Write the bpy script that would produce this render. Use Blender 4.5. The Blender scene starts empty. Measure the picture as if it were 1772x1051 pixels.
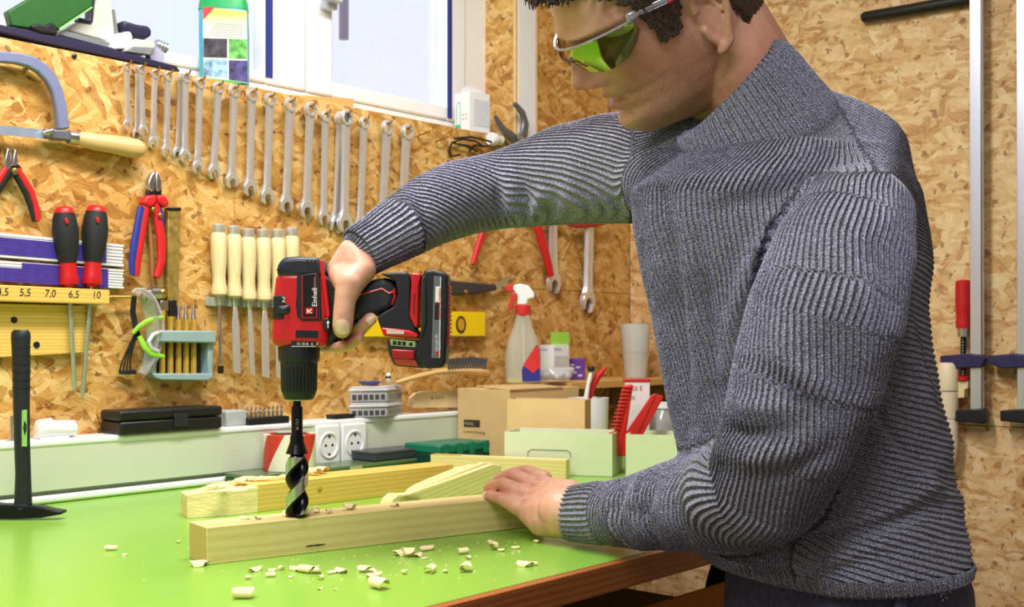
import bpy, bmesh, math, random
import numpy as np
from mathutils import Vector, Matrix
random.seed(7); np.random.seed(7)
scene = bpy.context.scene
col = scene.collection

# ------------------------------------------------------------------ camera
FPX, CX0, HY = 2000.0, 886.0, 585.0            # focal length in pixels, principal column, horizon row (1772x1051 frame)
TH = math.radians(40.9)
CAM = Vector((0, 0, 1.2))
FW = Vector((math.cos(TH), math.sin(TH), 0)); RT = Vector((math.sin(TH), -math.cos(TH), 0)); UP = Vector((0, 0, 1))
cd = bpy.data.cameras.new('camera'); cam = bpy.data.objects.new('camera', cd); col.objects.link(cam)
cd.sensor_width = 36; cd.lens = 36 * FPX / 1772; cd.shift_y = (HY - 525.5) / 1772
cam.location = CAM; cam.rotation_euler = (math.pi / 2, 0, TH - math.pi / 2)
cd.clip_start = 0.05
cd.dof.use_dof = True; cd.dof.focus_distance = 1.5; cd.dof.aperture_fstop = 11.0
scene.camera = cam

# ------------------------------------------------------------------ light
wd = bpy.data.worlds.new('world'); scene.world = wd; wd.use_nodes = True
wd.node_tree.nodes['Background'].inputs[0].default_value = (0.90, 0.93, 1.0, 1)
wd.node_tree.nodes['Background'].inputs[1].default_value = 1.3
def area(name, loc, target, sx, sy, power, color):
    l = bpy.data.lights.new(name, 'AREA'); l.shape = 'RECTANGLE'; l.size = sx; l.size_y = sy; l.energy = power; l.color = color
    o = bpy.data.objects.new(name, l); col.objects.link(o); o.location = loc
    o.rotation_euler = (Vector(target) - Vector(loc)).to_track_quat('-Z', 'Y').to_euler(); return o
area('ceiling_lamp', (0.95, 1.2, 2.58), (0.95, 1.4, 0.9), 1.5, 0.25, 54, (1.0, 0.94, 0.87))
area('ceiling_lamp', (-0.4, 0.2, 2.58), (-0.2, 0.5, 0.9), 1.5, 0.25, 36, (0.95, 0.96, 1.0))
pw = area('window_portal', (0.9, 2.12, 2.17), (0.9, 0.0, 2.17), 2.8, 0.85, 1, (1, 1, 1)); pw.data.cycles.is_portal = True
scene.cycles.max_bounces = 6; scene.cycles.diffuse_bounces = 3; scene.cycles.glossy_bounces = 2; scene.cycles.transparent_max_bounces = 10; scene.cycles.use_adaptive_sampling = True; scene.cycles.adaptive_threshold = 0.03; scene.cycles.caustics_reflective = False; scene.cycles.caustics_refractive = False
vs = scene.view_settings
vs.view_transform = 'Standard'; vs.look = 'None'; vs.exposure = -0.14; vs.gamma = 1.0; vs.use_curve_mapping = False

# ------------------------------------------------------------------ pixel -> place helpers
def P(x, y, d): return CAM + FW * d + RT * ((x - CX0) / FPX * d) + UP * ((HY - y) / FPX * d)
def ray(x, y): return FW + RT * ((x - CX0) / FPX) + UP * ((HY - y) / FPX)
def onY(x, y, Y): r = ray(x, y); return CAM + r * (Y / r.y)
def onX(x, y, X): r = ray(x, y); return CAM + r * (X / r.x)
def onZ(x, y, Z): r = ray(x, y); return CAM + r * ((Z - CAM.z) / r.z)
def pxm(d): return d / FPX                       # metres for one pixel at depth d
YW, XW, ZT, YF = 2.03, 2.89, 0.905, 0.895        # back wall, right wall, bench top, bench front edge
ZS = 1.735                                       # window ledge height
DX, DY, DZ = Vector((1, 0, 0)), Vector((0, 1, 0)), Vector((0, 0, 1))

# ------------------------------------------------------------------ materials
def lin(c):
    return tuple(((v / 255) / 12.92 if v / 255 <= 0.04045 else ((v / 255 + 0.055) / 1.055) ** 2.4) for v in c[:3]) + (1,)
MATS = {}
def node(nt, t, **kw):
    n = nt.nodes.new(t)
    for k, v in kw.items(): setattr(n, k, v)
    return n
def new_mat(name):
    m = bpy.data.materials.new(name); m.use_nodes = True
    nt = m.node_tree; return m, nt, nt.nodes['Principled BSDF'], nt.links
def M(name, rgb, rough=0.5, metal=0.0, var=0.08, vs=40, bump=0.0, bs=300, spec=0.5, trans=0.0, coat=0.0, emit=0, stretch=(1, 1, 1), ior=1.45, alpha=1.0):
    if name in MATS: return MATS[name]
    m, nt, b, L = new_mat(name)
    c = lin(rgb)
    b.inputs['Roughness'].default_value = rough; b.inputs['Metallic'].default_value = metal
    b.inputs['Specular IOR Level'].default_value = spec; b.inputs['Transmission Weight'].default_value = trans
    b.inputs['Coat Weight'].default_value = coat; b.inputs['IOR'].default_value = ior; b.inputs['Alpha'].default_value = alpha
    tc = node(nt, 'ShaderNodeTexCoord'); mp = node(nt, 'ShaderNodeMapping'); mp.inputs['Scale'].default_value = stretch
    L.new(tc.outputs['Object'], mp.inputs[0])
    nz = node(nt, 'ShaderNodeTexNoise'); nz.inputs['Scale'].default_value = vs; nz.inputs['Detail'].default_value = 4
    L.new(mp.outputs[0], nz.inputs['Vector'])
    rp = node(nt, 'ShaderNodeValToRGB'); rp.color_ramp.elements[0].position = 0.3; rp.color_ramp.elements[1].position = 0.7
    rp.color_ramp.elements[0].color = tuple(max(0, v * (1 - var)) for v in c[:3]) + (1,)
    rp.color_ramp.elements[1].color = tuple(min(1, v * (1 + var)) for v in c[:3]) + (1,)
    L.new(nz.outputs['Fac'], rp.inputs[0]); L.new(rp.outputs[0], b.inputs['Base Color'])
    if bump:
        n2 = node(nt, 'ShaderNodeTexNoise'); n2.inputs['Scale'].default_value = bs; L.new(mp.outputs[0], n2.inputs['Vector'])
        bp = node(nt, 'ShaderNodeBump'); bp.inputs['Strength'].default_value = bump; bp.inputs['Distance'].default_value = 0.002
        L.new(n2.outputs['Fac'], bp.inputs['Height']); L.new(bp.outputs[0], b.inputs['Normal'])
    if emit:
        b.inputs['Emission Color'].default_value = c; b.inputs['Emission Strength'].default_value = emit
    MATS[name] = m; return m
def mixc(nt, fac, a, b):
    n = node(nt, 'ShaderNodeMix', data_type='RGBA')
    for s, v in ((n.inputs[0], fac), (n.inputs[6], a), (n.inputs[7], b)):
        if isinstance(v, (int, float)): s.default_value = v
        elif isinstance(v, tuple): s.default_value = v
        else: nt.links.new(v, s)
    return n.outputs[2]
def math_n(nt, op, a, b=None, c=None):
    n = node(nt, 'ShaderNodeMath', operation=op)
    for i, v in enumerate((a, b, c)):
        if v is None: continue
        if isinstance(v, (int, float)): n.inputs[i].default_value = v
        else: nt.links.new(v, n.inputs[i])
    return n.outputs[0]
def osb_mat(name, tones, seed):
    m, nt, b, L = new_mat(name)
    tc = node(nt, 'ShaderNodeTexCoord'); sx = node(nt, 'ShaderNodeSeparateXYZ'); L.new(tc.outputs['Object'], sx.inputs[0])
    cb = node(nt, 'ShaderNodeCombineXYZ'); L.new(sx.outputs[0], cb.inputs[0]); L.new(sx.outputs[2], cb.inputs[1])
    nz = node(nt, 'ShaderNodeTexNoise', noise_dimensions='2D'); nz.inputs['Scale'].default_value = 26; nz.inputs['Detail'].default_value = 2
    L.new(cb.outputs[0], nz.inputs['Vector'])
    va = node(nt, 'ShaderNodeVectorMath', operation='MULTIPLY_ADD'); va.inputs[1].default_value = (0.020, 0.020, 0)
    L.new(nz.outputs['Color'], va.inputs[0]); L.new(cb.outputs[0], va.inputs[2])
    rr = random.Random(seed)
    out = None; hgt = None
    angs = [0.5, -0.9, 1.25, -0.35, 0.15]
    for k in range(5):
        mp = node(nt, 'ShaderNodeMapping'); s = (0.75, 1.0, 0.8, 1.25, 1.5)[k]
        mp.inputs['Rotation'].default_value = (0, 0, angs[k] + rr.uniform(-.2, .2)); mp.inputs['Location'].default_value = (rr.random() * 9, rr.random() * 9, 0)
        mp.inputs['Scale'].default_value = (1, 1, 1); L.new(va.outputs[0], mp.inputs[0])
        sc = node(nt, 'ShaderNodeVectorMath', operation='MULTIPLY'); sc.inputs[1].default_value = (16 * s, 70 * s, 1); L.new(mp.outputs[0], sc.inputs[0])
        vo = node(nt, 'ShaderNodeTexVoronoi', voronoi_dimensions='2D'); vo.inputs['Scale'].default_value = 1.0; L.new(sc.outputs[0], vo.inputs['Vector'])
        sp = node(nt, 'ShaderNodeSeparateColor'); L.new(vo.outputs['Color'], sp.inputs[0])
        rp = node(nt, 'ShaderNodeValToRGB'); els = rp.color_ramp.elements
        els[0].position = 0; els[0].color = lin(tones[0]); els[1].position = 1; els[1].color = lin(tones[3])
        e = els.new(0.3); e.color = lin(tones[1]); e = els.new(0.65); e.color = lin(tones[2])
        fs = node(nt, 'ShaderNodeVectorMath', operation='MULTIPLY'); fs.inputs[1].default_value = (1.2, 4, 1); L.new(sc.outputs[0], fs.inputs[0])
        fib = node(nt, 'ShaderNodeTexNoise', noise_dimensions='2D'); fib.inputs['Scale'].default_value = 1.6; fib.inputs['Detail'].default_value = 2; L.new(fs.outputs[0], fib.inputs['Vector'])
        tone = math_n(nt, 'ADD', sp.outputs[0], math_n(nt, 'MULTIPLY', math_n(nt, 'SUBTRACT', fib.outputs['Fac'], 0.5), 0.9))
        L.new(tone, rp.inputs[0])
        if out is None: out, hgt = rp.outputs[0], tone; continue
        mask = math_n(nt, 'GREATER_THAN', sp.outputs[1], (0, 0.5, 0.55, 0.6, 0.72)[k])
        out = mixc(nt, math_n(nt, 'MULTIPLY', mask, 0.7), out, rp.outputs[0])
        hgt = math_n(nt, 'ADD', hgt, math_n(nt, 'MULTIPLY', math_n(nt, 'MULTIPLY', mask, sp.outputs[2]), 0.8))
    dk = node(nt, 'ShaderNodeTexNoise', noise_dimensions='2D'); dk.inputs['Scale'].default_value = 42; dk.inputs['Detail'].default_value = 2; L.new(va.outputs[0], dk.inputs['Vector'])
    sp_ = math_n(nt, 'GREATER_THAN', dk.outputs['Fac'], 0.69)
    out = mixc(nt, math_n(nt, 'MULTIPLY', sp_, 0.7), out, lin(tones[4]))
    L.new(out, b.inputs['Base Color']); b.inputs['Roughness'].default_value = 0.5; b.inputs['Specular IOR Level'].default_value = 0.4
    bp = node(nt, 'ShaderNodeBump'); bp.inputs['Strength'].default_value = 0.3; bp.inputs['Distance'].default_value = 0.001
    L.new(hgt, bp.inputs['Height']); L.new(bp.outputs[0], b.inputs['Normal'])
    MATS[name] = m; return m
def pane_mat(name, tint, refl=0.06, rough=0.02, dens=0.0):
    """Thin clear sheet: transparent with a little gloss (dens: share of milky plastic)."""
    m, nt, b, L = new_mat(name); out = nt.nodes['Material Output']
    tr = node(nt, 'ShaderNodeBsdfTransparent'); tr.inputs[0].default_value = lin(tint)
    gl = node(nt, 'ShaderNodeBsdfGlossy'); gl.inputs['Roughness'].default_value = rough
    mx = node(nt, 'ShaderNodeMixShader'); lw = node(nt, 'ShaderNodeLayerWeight'); lw.inputs[0].default_value = 0.25
    L.new(math_n(nt, 'ADD', math_n(nt, 'MULTIPLY', lw.outputs['Facing'], 0.35), refl), mx.inputs[0]); L.new(tr.outputs[0], mx.inputs[1]); L.new(gl.outputs[0], mx.inputs[2])
    res = mx.outputs[0]
    if dens:
        m2 = node(nt, 'ShaderNodeMixShader'); m2.inputs[0].default_value = dens; b.inputs['Base Color'].default_value = lin(tint); b.inputs['Roughness'].default_value = 0.35
        L.new(res, m2.inputs[1]); L.new(b.outputs[0], m2.inputs[2]); res = m2.outputs[0]
    L.new(res, out.inputs[0]); MATS[name] = m; return m
OSB = osb_mat('osb_golden', [(150, 96, 40), (194, 140, 66), (212, 164, 90), (232, 198, 138), (108, 62, 26)], 3)
OSB2 = osb_mat('osb_pale', [(176, 124, 72), (212, 168, 112), (226, 190, 138), (240, 214, 170), (128, 84, 44)], 11)
def wood_mat(name, c1, c2, axis=(1, 0, 0), ring=55.0, rough=0.6):
    """Softwood grain running along axis (object space)."""
    m, nt, b, L = new_mat(name)
    tc = node(nt, 'ShaderNodeTexCoord')
    a = Vector(axis).normalized(); t = a.orthogonal().normalized(); s = a.cross(t)
    def dot(v):
        n = node(nt, 'ShaderNodeVectorMath', operation='DOT_PRODUCT'); n.inputs[1].default_value = v; L.new(tc.outputs['Object'], n.inputs[0]); return n.outputs['Value']
    cb = node(nt, 'ShaderNodeCombineXYZ'); L.new(math_n(nt, 'MULTIPLY', dot(a), 0.09), cb.inputs[0]); L.new(dot(t), cb.inputs[1]); L.new(dot(s), cb.inputs[2])
    nz = node(nt, 'ShaderNodeTexNoise'); nz.inputs['Scale'].default_value = 16; nz.inputs['Detail'].default_value = 2; L.new(cb.outputs[0], nz.inputs['Vector'])
    wv = node(nt, 'ShaderNodeTexWave'); wv.wave_type = 'RINGS'; wv.rings_direction = 'X'; wv.inputs['Scale'].default_value = ring; wv.inputs['Distortion'].default_value = 3.0; wv.inputs['Detail'].default_value = 2
    wv.inputs['Detail Scale'].default_value = 1.2
    off = node(nt, 'ShaderNodeVectorMath', operation='ADD'); off.inputs[1].default_value = (0, 0.05, 0.03); L.new(cb.outputs[0], off.inputs[0]); L.new(off.outputs[0], wv.inputs['Vector'])
    fb = node(nt, 'ShaderNodeTexNoise'); fb.inputs['Scale'].default_value = 500; L.new(cb.outputs[0], fb.inputs['Vector'])
    f = math_n(nt, 'ADD', math_n(nt, 'MULTIPLY', wv.outputs['Fac'], 0.5), math_n(nt, 'ADD', math_n(nt, 'MULTIPLY', nz.outputs['Fac'], 0.35), math_n(nt, 'MULTIPLY', fb.outputs['Fac'], 0.15)))
    L.new(mixc(nt, f, lin(c1), lin(c2)), b.inputs['Base Color']); b.inputs['Roughness'].default_value = rough
    bp = node(nt, 'ShaderNodeBump'); bp.inputs['Strength'].default_value = 0.15; bp.inputs['Distance'].default_value = 0.001
    L.new(fb.outputs['Fac'], bp.inputs['Height']); L.new(bp.outputs[0], b.inputs['Normal'])
    MATS[name] = m; return m

steel = M('steel', (196, 198, 205), 0.28, 1.0, 0.06)
chrome = M('satin_chrome', (228, 230, 240), 0.22, 0.72, 0.05, bump=0.05)
darksteel = M('dark_steel', (70, 70, 76), 0.35, 0.9)
black = M('black_plastic', (24, 25, 28), 0.42, 0, 0.12, bump=0.05, bs=900)
rubber = M('black_rubber', (30, 31, 34), 0.65, 0, 0.12, bump=0.1, bs=900)
redp = M('red_plastic', (196, 26, 34), 0.38, 0, 0.05)
redrub = M('red_rubber', (206, 34, 40), 0.45, 0, 0.06)
white = M('white_plastic', (238, 240, 245), 0.35, 0, 0.015)
whitep = M('white_paper', (238, 238, 236), 0.6, 0, 0.02)
brass = M('brass', (200, 160, 90), 0.35, 1.0)
bluep = M('blue_plastic', (48, 56, 150), 0.4, 0, 0.06)
purple = M('violet_blue_paint', (66, 50, 150), 0.5, 0, 0.12, vs=90)
card = M('cardboard', (214, 182, 132), 0.8, 0, 0.05, vs=25, bump=0.1, bs=150)
card2 = M('cardboard_light', (226, 194, 138), 0.8, 0, 0.05, vs=25, bump=0.1, bs=150)

# ------------------------------------------------------------------ mesh helpers
class MB:
    def __init__(s): s.v = []; s.f = []
    def add(s, vs, fs):
        o = len(s.v); s.v += [Vector(p) for p in vs]; s.f += [tuple(i + o for i in f) for f in fs]; return s
    def box(s, c, size, ax=(DX, DY, DZ)):
        c = Vector(c); X, Y, Z = (Vector(a) * (h / 2) for a, h in zip(ax, size))
        vs = [c + X * i + Y * j + Z * k for i in (-1, 1) for j in (-1, 1) for k in (-1, 1)]
        return s.add(vs, [(0, 1, 3, 2), (4, 6, 7, 5), (0, 4, 5, 1), (2, 3, 7, 6), (0, 2, 6, 4), (1, 5, 7, 3)])
    def prism(s, pts, vec):
        pts = [Vector(p) for p in pts]; vec = Vector(vec); n = len(pts)
        nm = Vector((0, 0, 0))
        for i in range(n): nm += pts[i].cross(pts[(i + 1) % n])
        if nm.dot(vec) > 0: pts.reverse()
        return s.add(pts + [p + vec for p in pts], [tuple(range(n)), tuple(range(2 * n - 1, n - 1, -1))] + [(i, i + n, (i + 1) % n + n, (i + 1) % n) for i in range(n)])
    def loft(s, rings, cap=True, closed=False):
        n = len(rings[0]); k = len(rings); fs = []
        for j in range(k - (0 if closed else 1)):
            a, b = j * n, ((j + 1) % k) * n
            fs += [(a + i, a + (i + 1) % n, b + (i + 1) % n, b + i) for i in range(n)]
        if cap and not closed: fs += [tuple(range(n - 1, -1, -1)), tuple(range((k - 1) * n, k * n))]
        return s.add([p for r in rings for p in r], fs)
    def tube(s, pts, rad, n=10, flat=None, up=None):
        """Swept tube; rad number or list; flat=(vector, factor) squashes along a direction."""
        pts = [Vector(p) for p in pts]; k = len(pts)
        rad = [rad] * k if isinstance(rad, (int, float)) else rad
        rings = []; pu = up
        for i, p in enumerate(pts):
            t = (pts[min(i + 1, k - 1)] - pts[max(i - 1, 0)]).normalized()
            u = (pu - t * pu.dot(t)) if pu is not None else t.orthogonal()
            if u.length < 1e-6: u = t.orthogonal()
            u.normalize(); w = t.cross(u); pu = u
            ring = []
            for j in range(n):
                a = 2 * math.pi * j / n; o = (u * math.cos(a) + w * math.sin(a)) * rad[i]
                if flat: fv = Vector(flat[0]).normalized(); o -= fv * o.dot(fv) * (1 - flat[1])
                ring.append(p + o)
            rings.append(ring)
        return s.loft(rings)
    def lathe(s, org, axis, prof, n=20):
        """prof: list of (radius, height) along axis."""
        org = Vector(org); a = Vector(axis).normalized(); u = a.orthogonal().normalized(); w = a.cross(u)
        return s.loft([[org + a * h + (u * math.cos(2 * math.pi * j / n) + w * math.sin(2 * math.pi * j / n)) * max(r, 1e-5) for j in range(n)] for r, h in prof])
    def hull(s, sph, sub=2):
        bm = bmesh.new()
        for p, r in sph:
            bmesh.ops.create_icosphere(bm, subdivisions=sub, radius=r, matrix=Matrix.Translation(p))
        res = bmesh.ops.convex_hull(bm, input=bm.verts)
        bmesh.ops.delete(bm, geom=[e for e in res['geom_interior'] if isinstance(e, bmesh.types.BMVert)], context='VERTS')
        bm.verts.ensure_lookup_table(); bm.verts.index_update()
        s.add([v.co.copy() for v in bm.verts], [tuple(v.index for v in f.verts) for f in bm.faces]); bm.free(); return s
    def chain(s, joints, sub=2):
        for a, b in zip(joints[:-1], joints[1:]): s.hull([a, b], sub)
        return s
    def ball(s, c, r, n=12, scale=(1, 1, 1)):
        c = Vector(c)
        return s.loft([[c + Vector((math.sin(b) * math.cos(2 * math.pi * j / n) * r * scale[0], math.sin(b) * math.sin(2 * math.pi * j / n) * r * scale[1], math.cos(b) * r * scale[2])) for j in range(n)] for b in [max(1e-3, math.pi * i / 8) for i in range(8)] + [math.pi - 1e-3]])
    def mesh(s, name, off, ang=40, smooth=True):
        me = bpy.data.meshes.new(name); me.from_pydata([p - off for p in s.v], [], s.f)
        bm = bmesh.new(); bm.from_mesh(me); bmesh.ops.recalc_face_normals(bm, faces=bm.faces); bm.to_mesh(me); bm.free()
        if smooth:
            me.polygons.foreach_set('use_smooth', [True] * len(me.polygons)); me.set_sharp_from_angle(angle=math.radians(ang))
        return me
ROOT = {}
def tag(o, label, cat, group=None):
    o['label'] = label; o['category'] = cat
    if group: o['group'] = group
    return o
def thing(name, loc, label, cat, group=None):
    o = bpy.data.objects.new(name, None); col.objects.link(o); o.location = Vector(loc); o.empty_display_size = 0.02
    ROOT[o] = Vector(loc); return tag(o, label, cat, group)
def base_of(vs):
    a = np.array([tuple(v) for v in vs]); return Vector(((a[:, 0].min() + a[:, 0].max()) / 2, (a[:, 1].min() + a[:, 1].max()) / 2, a[:, 2].min()))
def build(name, mb, mat, parent=None, bevel=0, seg=2, ang=40, smooth=True, org=None):
    off = ROOT[parent] if parent is not None else (org if org is not None else base_of(mb.v))
    o = bpy.data.objects.new(name, mb.mesh(name, off, ang, smooth)); col.objects.link(o)
    o.data.materials.append(mat); ROOT[o] = off
    if parent is not None: o.parent = parent
    else: o.location = off
    if bevel:
        b = o.modifiers.new('bevel', 'BEVEL'); b.width = bevel; b.segments = seg; b.limit_method = 'ANGLE'; b.angle_limit = math.radians(35)
    return o
def struct(name, mb, mat, parent=None, bevel=0):
    o = build(name, mb, mat, parent, bevel, org=Vector((0, 0, 0)), smooth=False)
    if parent is None: o['kind'] = 'structure'
    return o
def text(name, s, org, right, up, size, mat, parent, ext=0.0003, align='LEFT', width=1.0):
    cu = bpy.data.curves.new('lettering', 'FONT'); cu.body = s; cu.size = 1.0; cu.align_x = align; cu.extrude = 0.0
    t = bpy.data.objects.new('t', cu); col.objects.link(t)
    dg = bpy.context.evaluated_depsgraph_get(); dg.update()
    me = bpy.data.meshes.new_from_object(t.evaluated_get(dg)); bpy.data.objects.remove(t); bpy.data.curves.remove(cu)
    right = Vector(right).normalized(); up = Vector(up).normalized(); nrm = right.cross(up)
    mb = MB(); vs = [Vector(org) + right * (v.co.x * size * width) + up * (v.co.y * size) + nrm * 0.0002 for v in me.vertices]
    mb.add(vs, [tuple(p.vertices) for p in me.polygons]); bpy.data.meshes.remove(me)
    return build(name, mb, mat, parent, smooth=False)
def remesh(mb, voxel, it=4, fac=0.5):
    me = bpy.data.meshes.new('tmp'); me.from_pydata([tuple(p) for p in mb.v], [], mb.f)
    bm = bmesh.new(); bm.from_mesh(me); bmesh.ops.recalc_face_normals(bm, faces=bm.faces); bm.to_mesh(me); bm.free()
    o = bpy.data.objects.new('tmp', me); col.objects.link(o)
    r = o.modifiers.new('r', 'REMESH'); r.mode = 'VOXEL'; r.voxel_size = voxel
    if it: sm = o.modifiers.new('s', 'SMOOTH'); sm.iterations = it; sm.factor = fac
    dg = bpy.context.evaluated_depsgraph_get(); dg.update()
    res = bpy.data.meshes.new_from_object(o.evaluated_get(dg)); bpy.data.objects.remove(o)
    return res
def mesh_obj(name, me, mat, parent=None, off=Vector((0, 0, 0)), smooth=True):
    n = len(me.vertices); co = np.empty(n * 3, np.float32); me.vertices.foreach_get('co', co)
    co = co.reshape(-1, 3) - np.array(off, np.float32); me.vertices.foreach_set('co', co.ravel())
    if smooth: me.polygons.foreach_set('use_smooth', [True] * len(me.polygons))
    me.materials.clear(); me.materials.append(mat); me.name = name
    o = bpy.data.objects.new(name, me); col.objects.link(o); ROOT[o] = off
    if parent is not None: o.parent = parent
    else: o.location = off
    return o
def copy_tree(o, parent=None):
    c = o.copy(); col.objects.link(c); c.parent = parent; ROOT[c] = ROOT.get(o, Vector((0, 0, 0)))
    for ch in o.children: copy_tree(ch, c)
    return c
# prisms on the back wall / facing the camera, outlines given in photo pixels
def wpts(px, off): return [onY(x, y, YW - off) for x, y in px]
def wprism(mb, px, off, thick): return mb.prism(wpts(px, off), (0, -thick, 0))
def cprism(mb, px, d, thick): return mb.prism([P(x, y, d) for x, y in px], FW * thick)
def arc(cx, cy, rx, ry, a0, a1, n):
    return [(cx + rx * math.cos(math.radians(a0 + (a1 - a0) * i / n)), cy + ry * math.sin(math.radians(a0 + (a1 - a0) * i / n))) for i in range(n + 1)]
# ================================================================== the room
floor_m = M('floor_concrete', (96, 84, 72), 0.8, 0, 0.15, vs=6, bump=0.2, bs=80)
struct('floor', MB().box((0.6, 0.2, -0.03), (4.8, 4.2, 0.06)), floor_m)
plaster = M('room_plaster', (226, 220, 210), 0.8, 0, 0.02)
struct('ceiling', MB().box((0.6, 0.2, 2.65), (4.8, 4.2, 0.06)), plaster)
struct('wall_left', MB().box((-1.72, 0.2, 1.31), (0.06, 4.0, 2.62)), plaster)
struct('wall_front', MB().box((0.6, -1.72, 1.31), (4.7, 0.06, 2.62)), plaster)
ZC = 2.62
# back wall: backing plus OSB panels with open joints
wb = struct('wall_back', MB().box((0.6, YW + 0.075, ZS / 2 - 0.01), (4.6, 0.11, ZS - 0.02)).box(((2.353 + XW) / 2 + 0.02, YW + 0.075, (ZS + ZC) / 2), (XW - 2.353 + 0.02, 0.11, ZC - ZS)), M('timber_backing', (120, 78, 36), 0.8))
def panel(x0, x1, z0, z1, parent, mat=OSB, g=0.0006):
    build('panel', MB().box(((x0 + x1) / 2, YW + 0.009, (z0 + z1) / 2), (x1 - x0 - 2 * g, 0.018, z1 - z0 - 2 * g)), mat, parent, bevel=0.0008, seg=1, smooth=False)
zj = onY(1010, 505, YW).z
for x0, x1, z0, z1 in ((-1.69, 1.454, 0, 1.0), (-1.69, 1.454, 1.0, ZS), (1.454, 2.05, 0, 1.0), (1.454, 2.05, 1.0, ZS), (2.05, 2.33, 0, zj), (2.05, 2.33, zj, ZS), (2.33, XW, 0, zj), (2.33, 2.353, zj, ZS), (2.353, XW, zj, ZC)):
    panel(x0, x1, z0, z1, wb)
# ledge on top of the lower panels and the reveal beside the window
sill = struct('trim_1', MB().box((0.33, YW + 0.07, ZS - 0.006), (4.04, 0.135, 0.012)), M('ledge_wood', (222, 190, 140), 0.6), bevel=0.001)
rvb = MB().box((YW + 0.065, 0, (ZS + ZC) / 2), (0.125, 0.012, ZC - ZS))
rvo = bpy.data.objects.new('reveal_board', rvb.mesh('reveal_board', Vector((0, 0, 0)), smooth=False)); col.objects.link(rvo); rvo.data.materials.append(OSB); rvo.parent = wb; rvo.location = (2.353 + 0.006, 0, 0); rvo.rotation_euler = (0, 0, math.pi / 2)
post = struct('trim_2', MB().box((2.353 + 0.0415, YW - 0.005, (1.60 + ZC) / 2), (0.074, 0.010, ZC - 1.60)), M('white_board', (236, 238, 246), 0.5, 0, 0.01), bevel=0.001)
for x in (2.353 + 0.000, 2.353 + 0.083): build('raw_edge', MB().box((x, YW - 0.0045, (1.60 + ZC) / 2), (0.009, 0.009, ZC - 1.60)), M('ledge_wood', (222, 190, 140), 0.6), post)
# right wall (panels in local x-z, turned to face -X)
wr = struct('wall_right', MB().box((XW + 0.06, 0.2, ZC / 2), (0.08, 3.8, ZC)), M('timber_backing', (120, 78, 36), 0.8))
for y0, y1, z0, z1 in ((-1.69, 0.335, 0, 0.985), (-1.69, 0.335, 0.985, ZC), (0.335, 1.585, 0, 0.985), (0.335, 1.585, 0.985, ZC), (1.585, YW, 0, 0.985), (1.585, YW, 0.985, ZC)):
    mb = MB().box(((y0 + y1) / 2, 0, (z0 + z1) / 2), (y1 - y0 - 0.002, 0.018, z1 - z0 - 0.002))
    o = bpy.data.objects.new('panel', mb.mesh('panel', Vector((0, 0, 0)), smooth=False)); col.objects.link(o); o.data.materials.append(OSB2)
    o.parent = wr; o.location = (XW + 0.009, 0, 0); o.rotation_euler = (0, 0, math.pi / 2)
# ------------------------------------------------------------------ window
YG = YW + 0.105
upvc = M('window_white', (244, 246, 250), 0.3, 0, 0.008)
gask = M('dark_blue_gasket', (44, 58, 140), 0.5)
def wx(x, y=100, Y=YG): return onY(x, y, Y).x
zb = ZS + 0.0; ztop = 2.6
win = struct('window_1', MB().box((0.0, YG + 0.03, zb + 0.02), (4.706, 0.06, 0.04)).box((wx(822), YG + 0.03, (zb + ztop) / 2), (wx(842) - wx(803), 0.06, ztop - zb)).box((0.0, YG + 0.03, ztop - 0.02), (4.706, 0.06, 0.04)), upvc, bevel=0.002)
def sash(x0, x1, glass0, glass1, zg):
    z1 = ztop - 0.04; Yc = YG + 0.018
    mb = MB().box(((x0 + glass0) / 2, Yc, (zb + z1) / 2 + 0.02), (glass0 - x0, 0.05, z1 - zb - 0.04)).box(((glass1 + x1) / 2, Yc, (zb + z1) / 2 + 0.02), (x1 - glass1, 0.05, z1 - zb - 0.04))
    mb.box(((glass0 + glass1) / 2, Yc, (zb + 0.04 + zg) / 2), (glass1 - glass0, 0.05, zg - zb - 0.04)).box(((glass0 + glass1) / 2, Yc, z1 - 0.03), (glass1 - glass0, 0.05, 0.06))
    s = build('sash', mb, upvc, win, bevel=0.006, seg=3)
    gl = MATS.get('window_glass') or pane_mat('window_glass', (250, 252, 255), 0.03)
    build('pane', MB().box(((glass0 + glass1) / 2, YG + 0.03, (zg + z1) / 2 - 0.03), (glass1 - glass0 + 0.01, 0.006, z1 - zg - 0.05)), gl, s)
    return s
zg = onY(600, 148, YG).z
sR = sash(wx(528), wx(803), wx(573), wx(771), zg)
build('gasket', MB().box((wx(774.5), YG - 0.008, (zg - 0.03 + 2.5) / 2), (wx(778) - wx(771), 0.003, 2.5 - zg + 0.03)), gask, sR)
sL = sash(-1.6, wx(526.5), -1.5, wx(456), zg - 0.01)
build('gasket', MB().box((wx(462), YG - 0.008, (onY(462, 135, YG).z + 2.5) / 2), (wx(467.5) - wx(456), 0.003, 2.5 - onY(462, 135, YG).z)), gask, sL)
hz = onY(560, 6, YG - 0.04).z
build('handle', MB().box((wx(560), YG - 0.02, hz + 0.03), (0.03, 0.03, 0.07)).box((wx(560) - 0.01, YG - 0.045, hz + 0.02), (0.05, 0.02, 0.025)), M('handle_grey', (196, 198, 214), 0.35), sR, bevel=0.004)
op = onY(595, 68, YW + 1.2)
tag(build('drain_pipe', MB().lathe((op.x, op.y, op.z), DZ, [(0.0, 0), (0.018, 0), (0.018, 1.6), (0, 1.6)], 16), M('pipe_grey', (150, 142, 160), 0.5)), 'grey pipe seen outside through the window pane', 'pipe')
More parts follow.
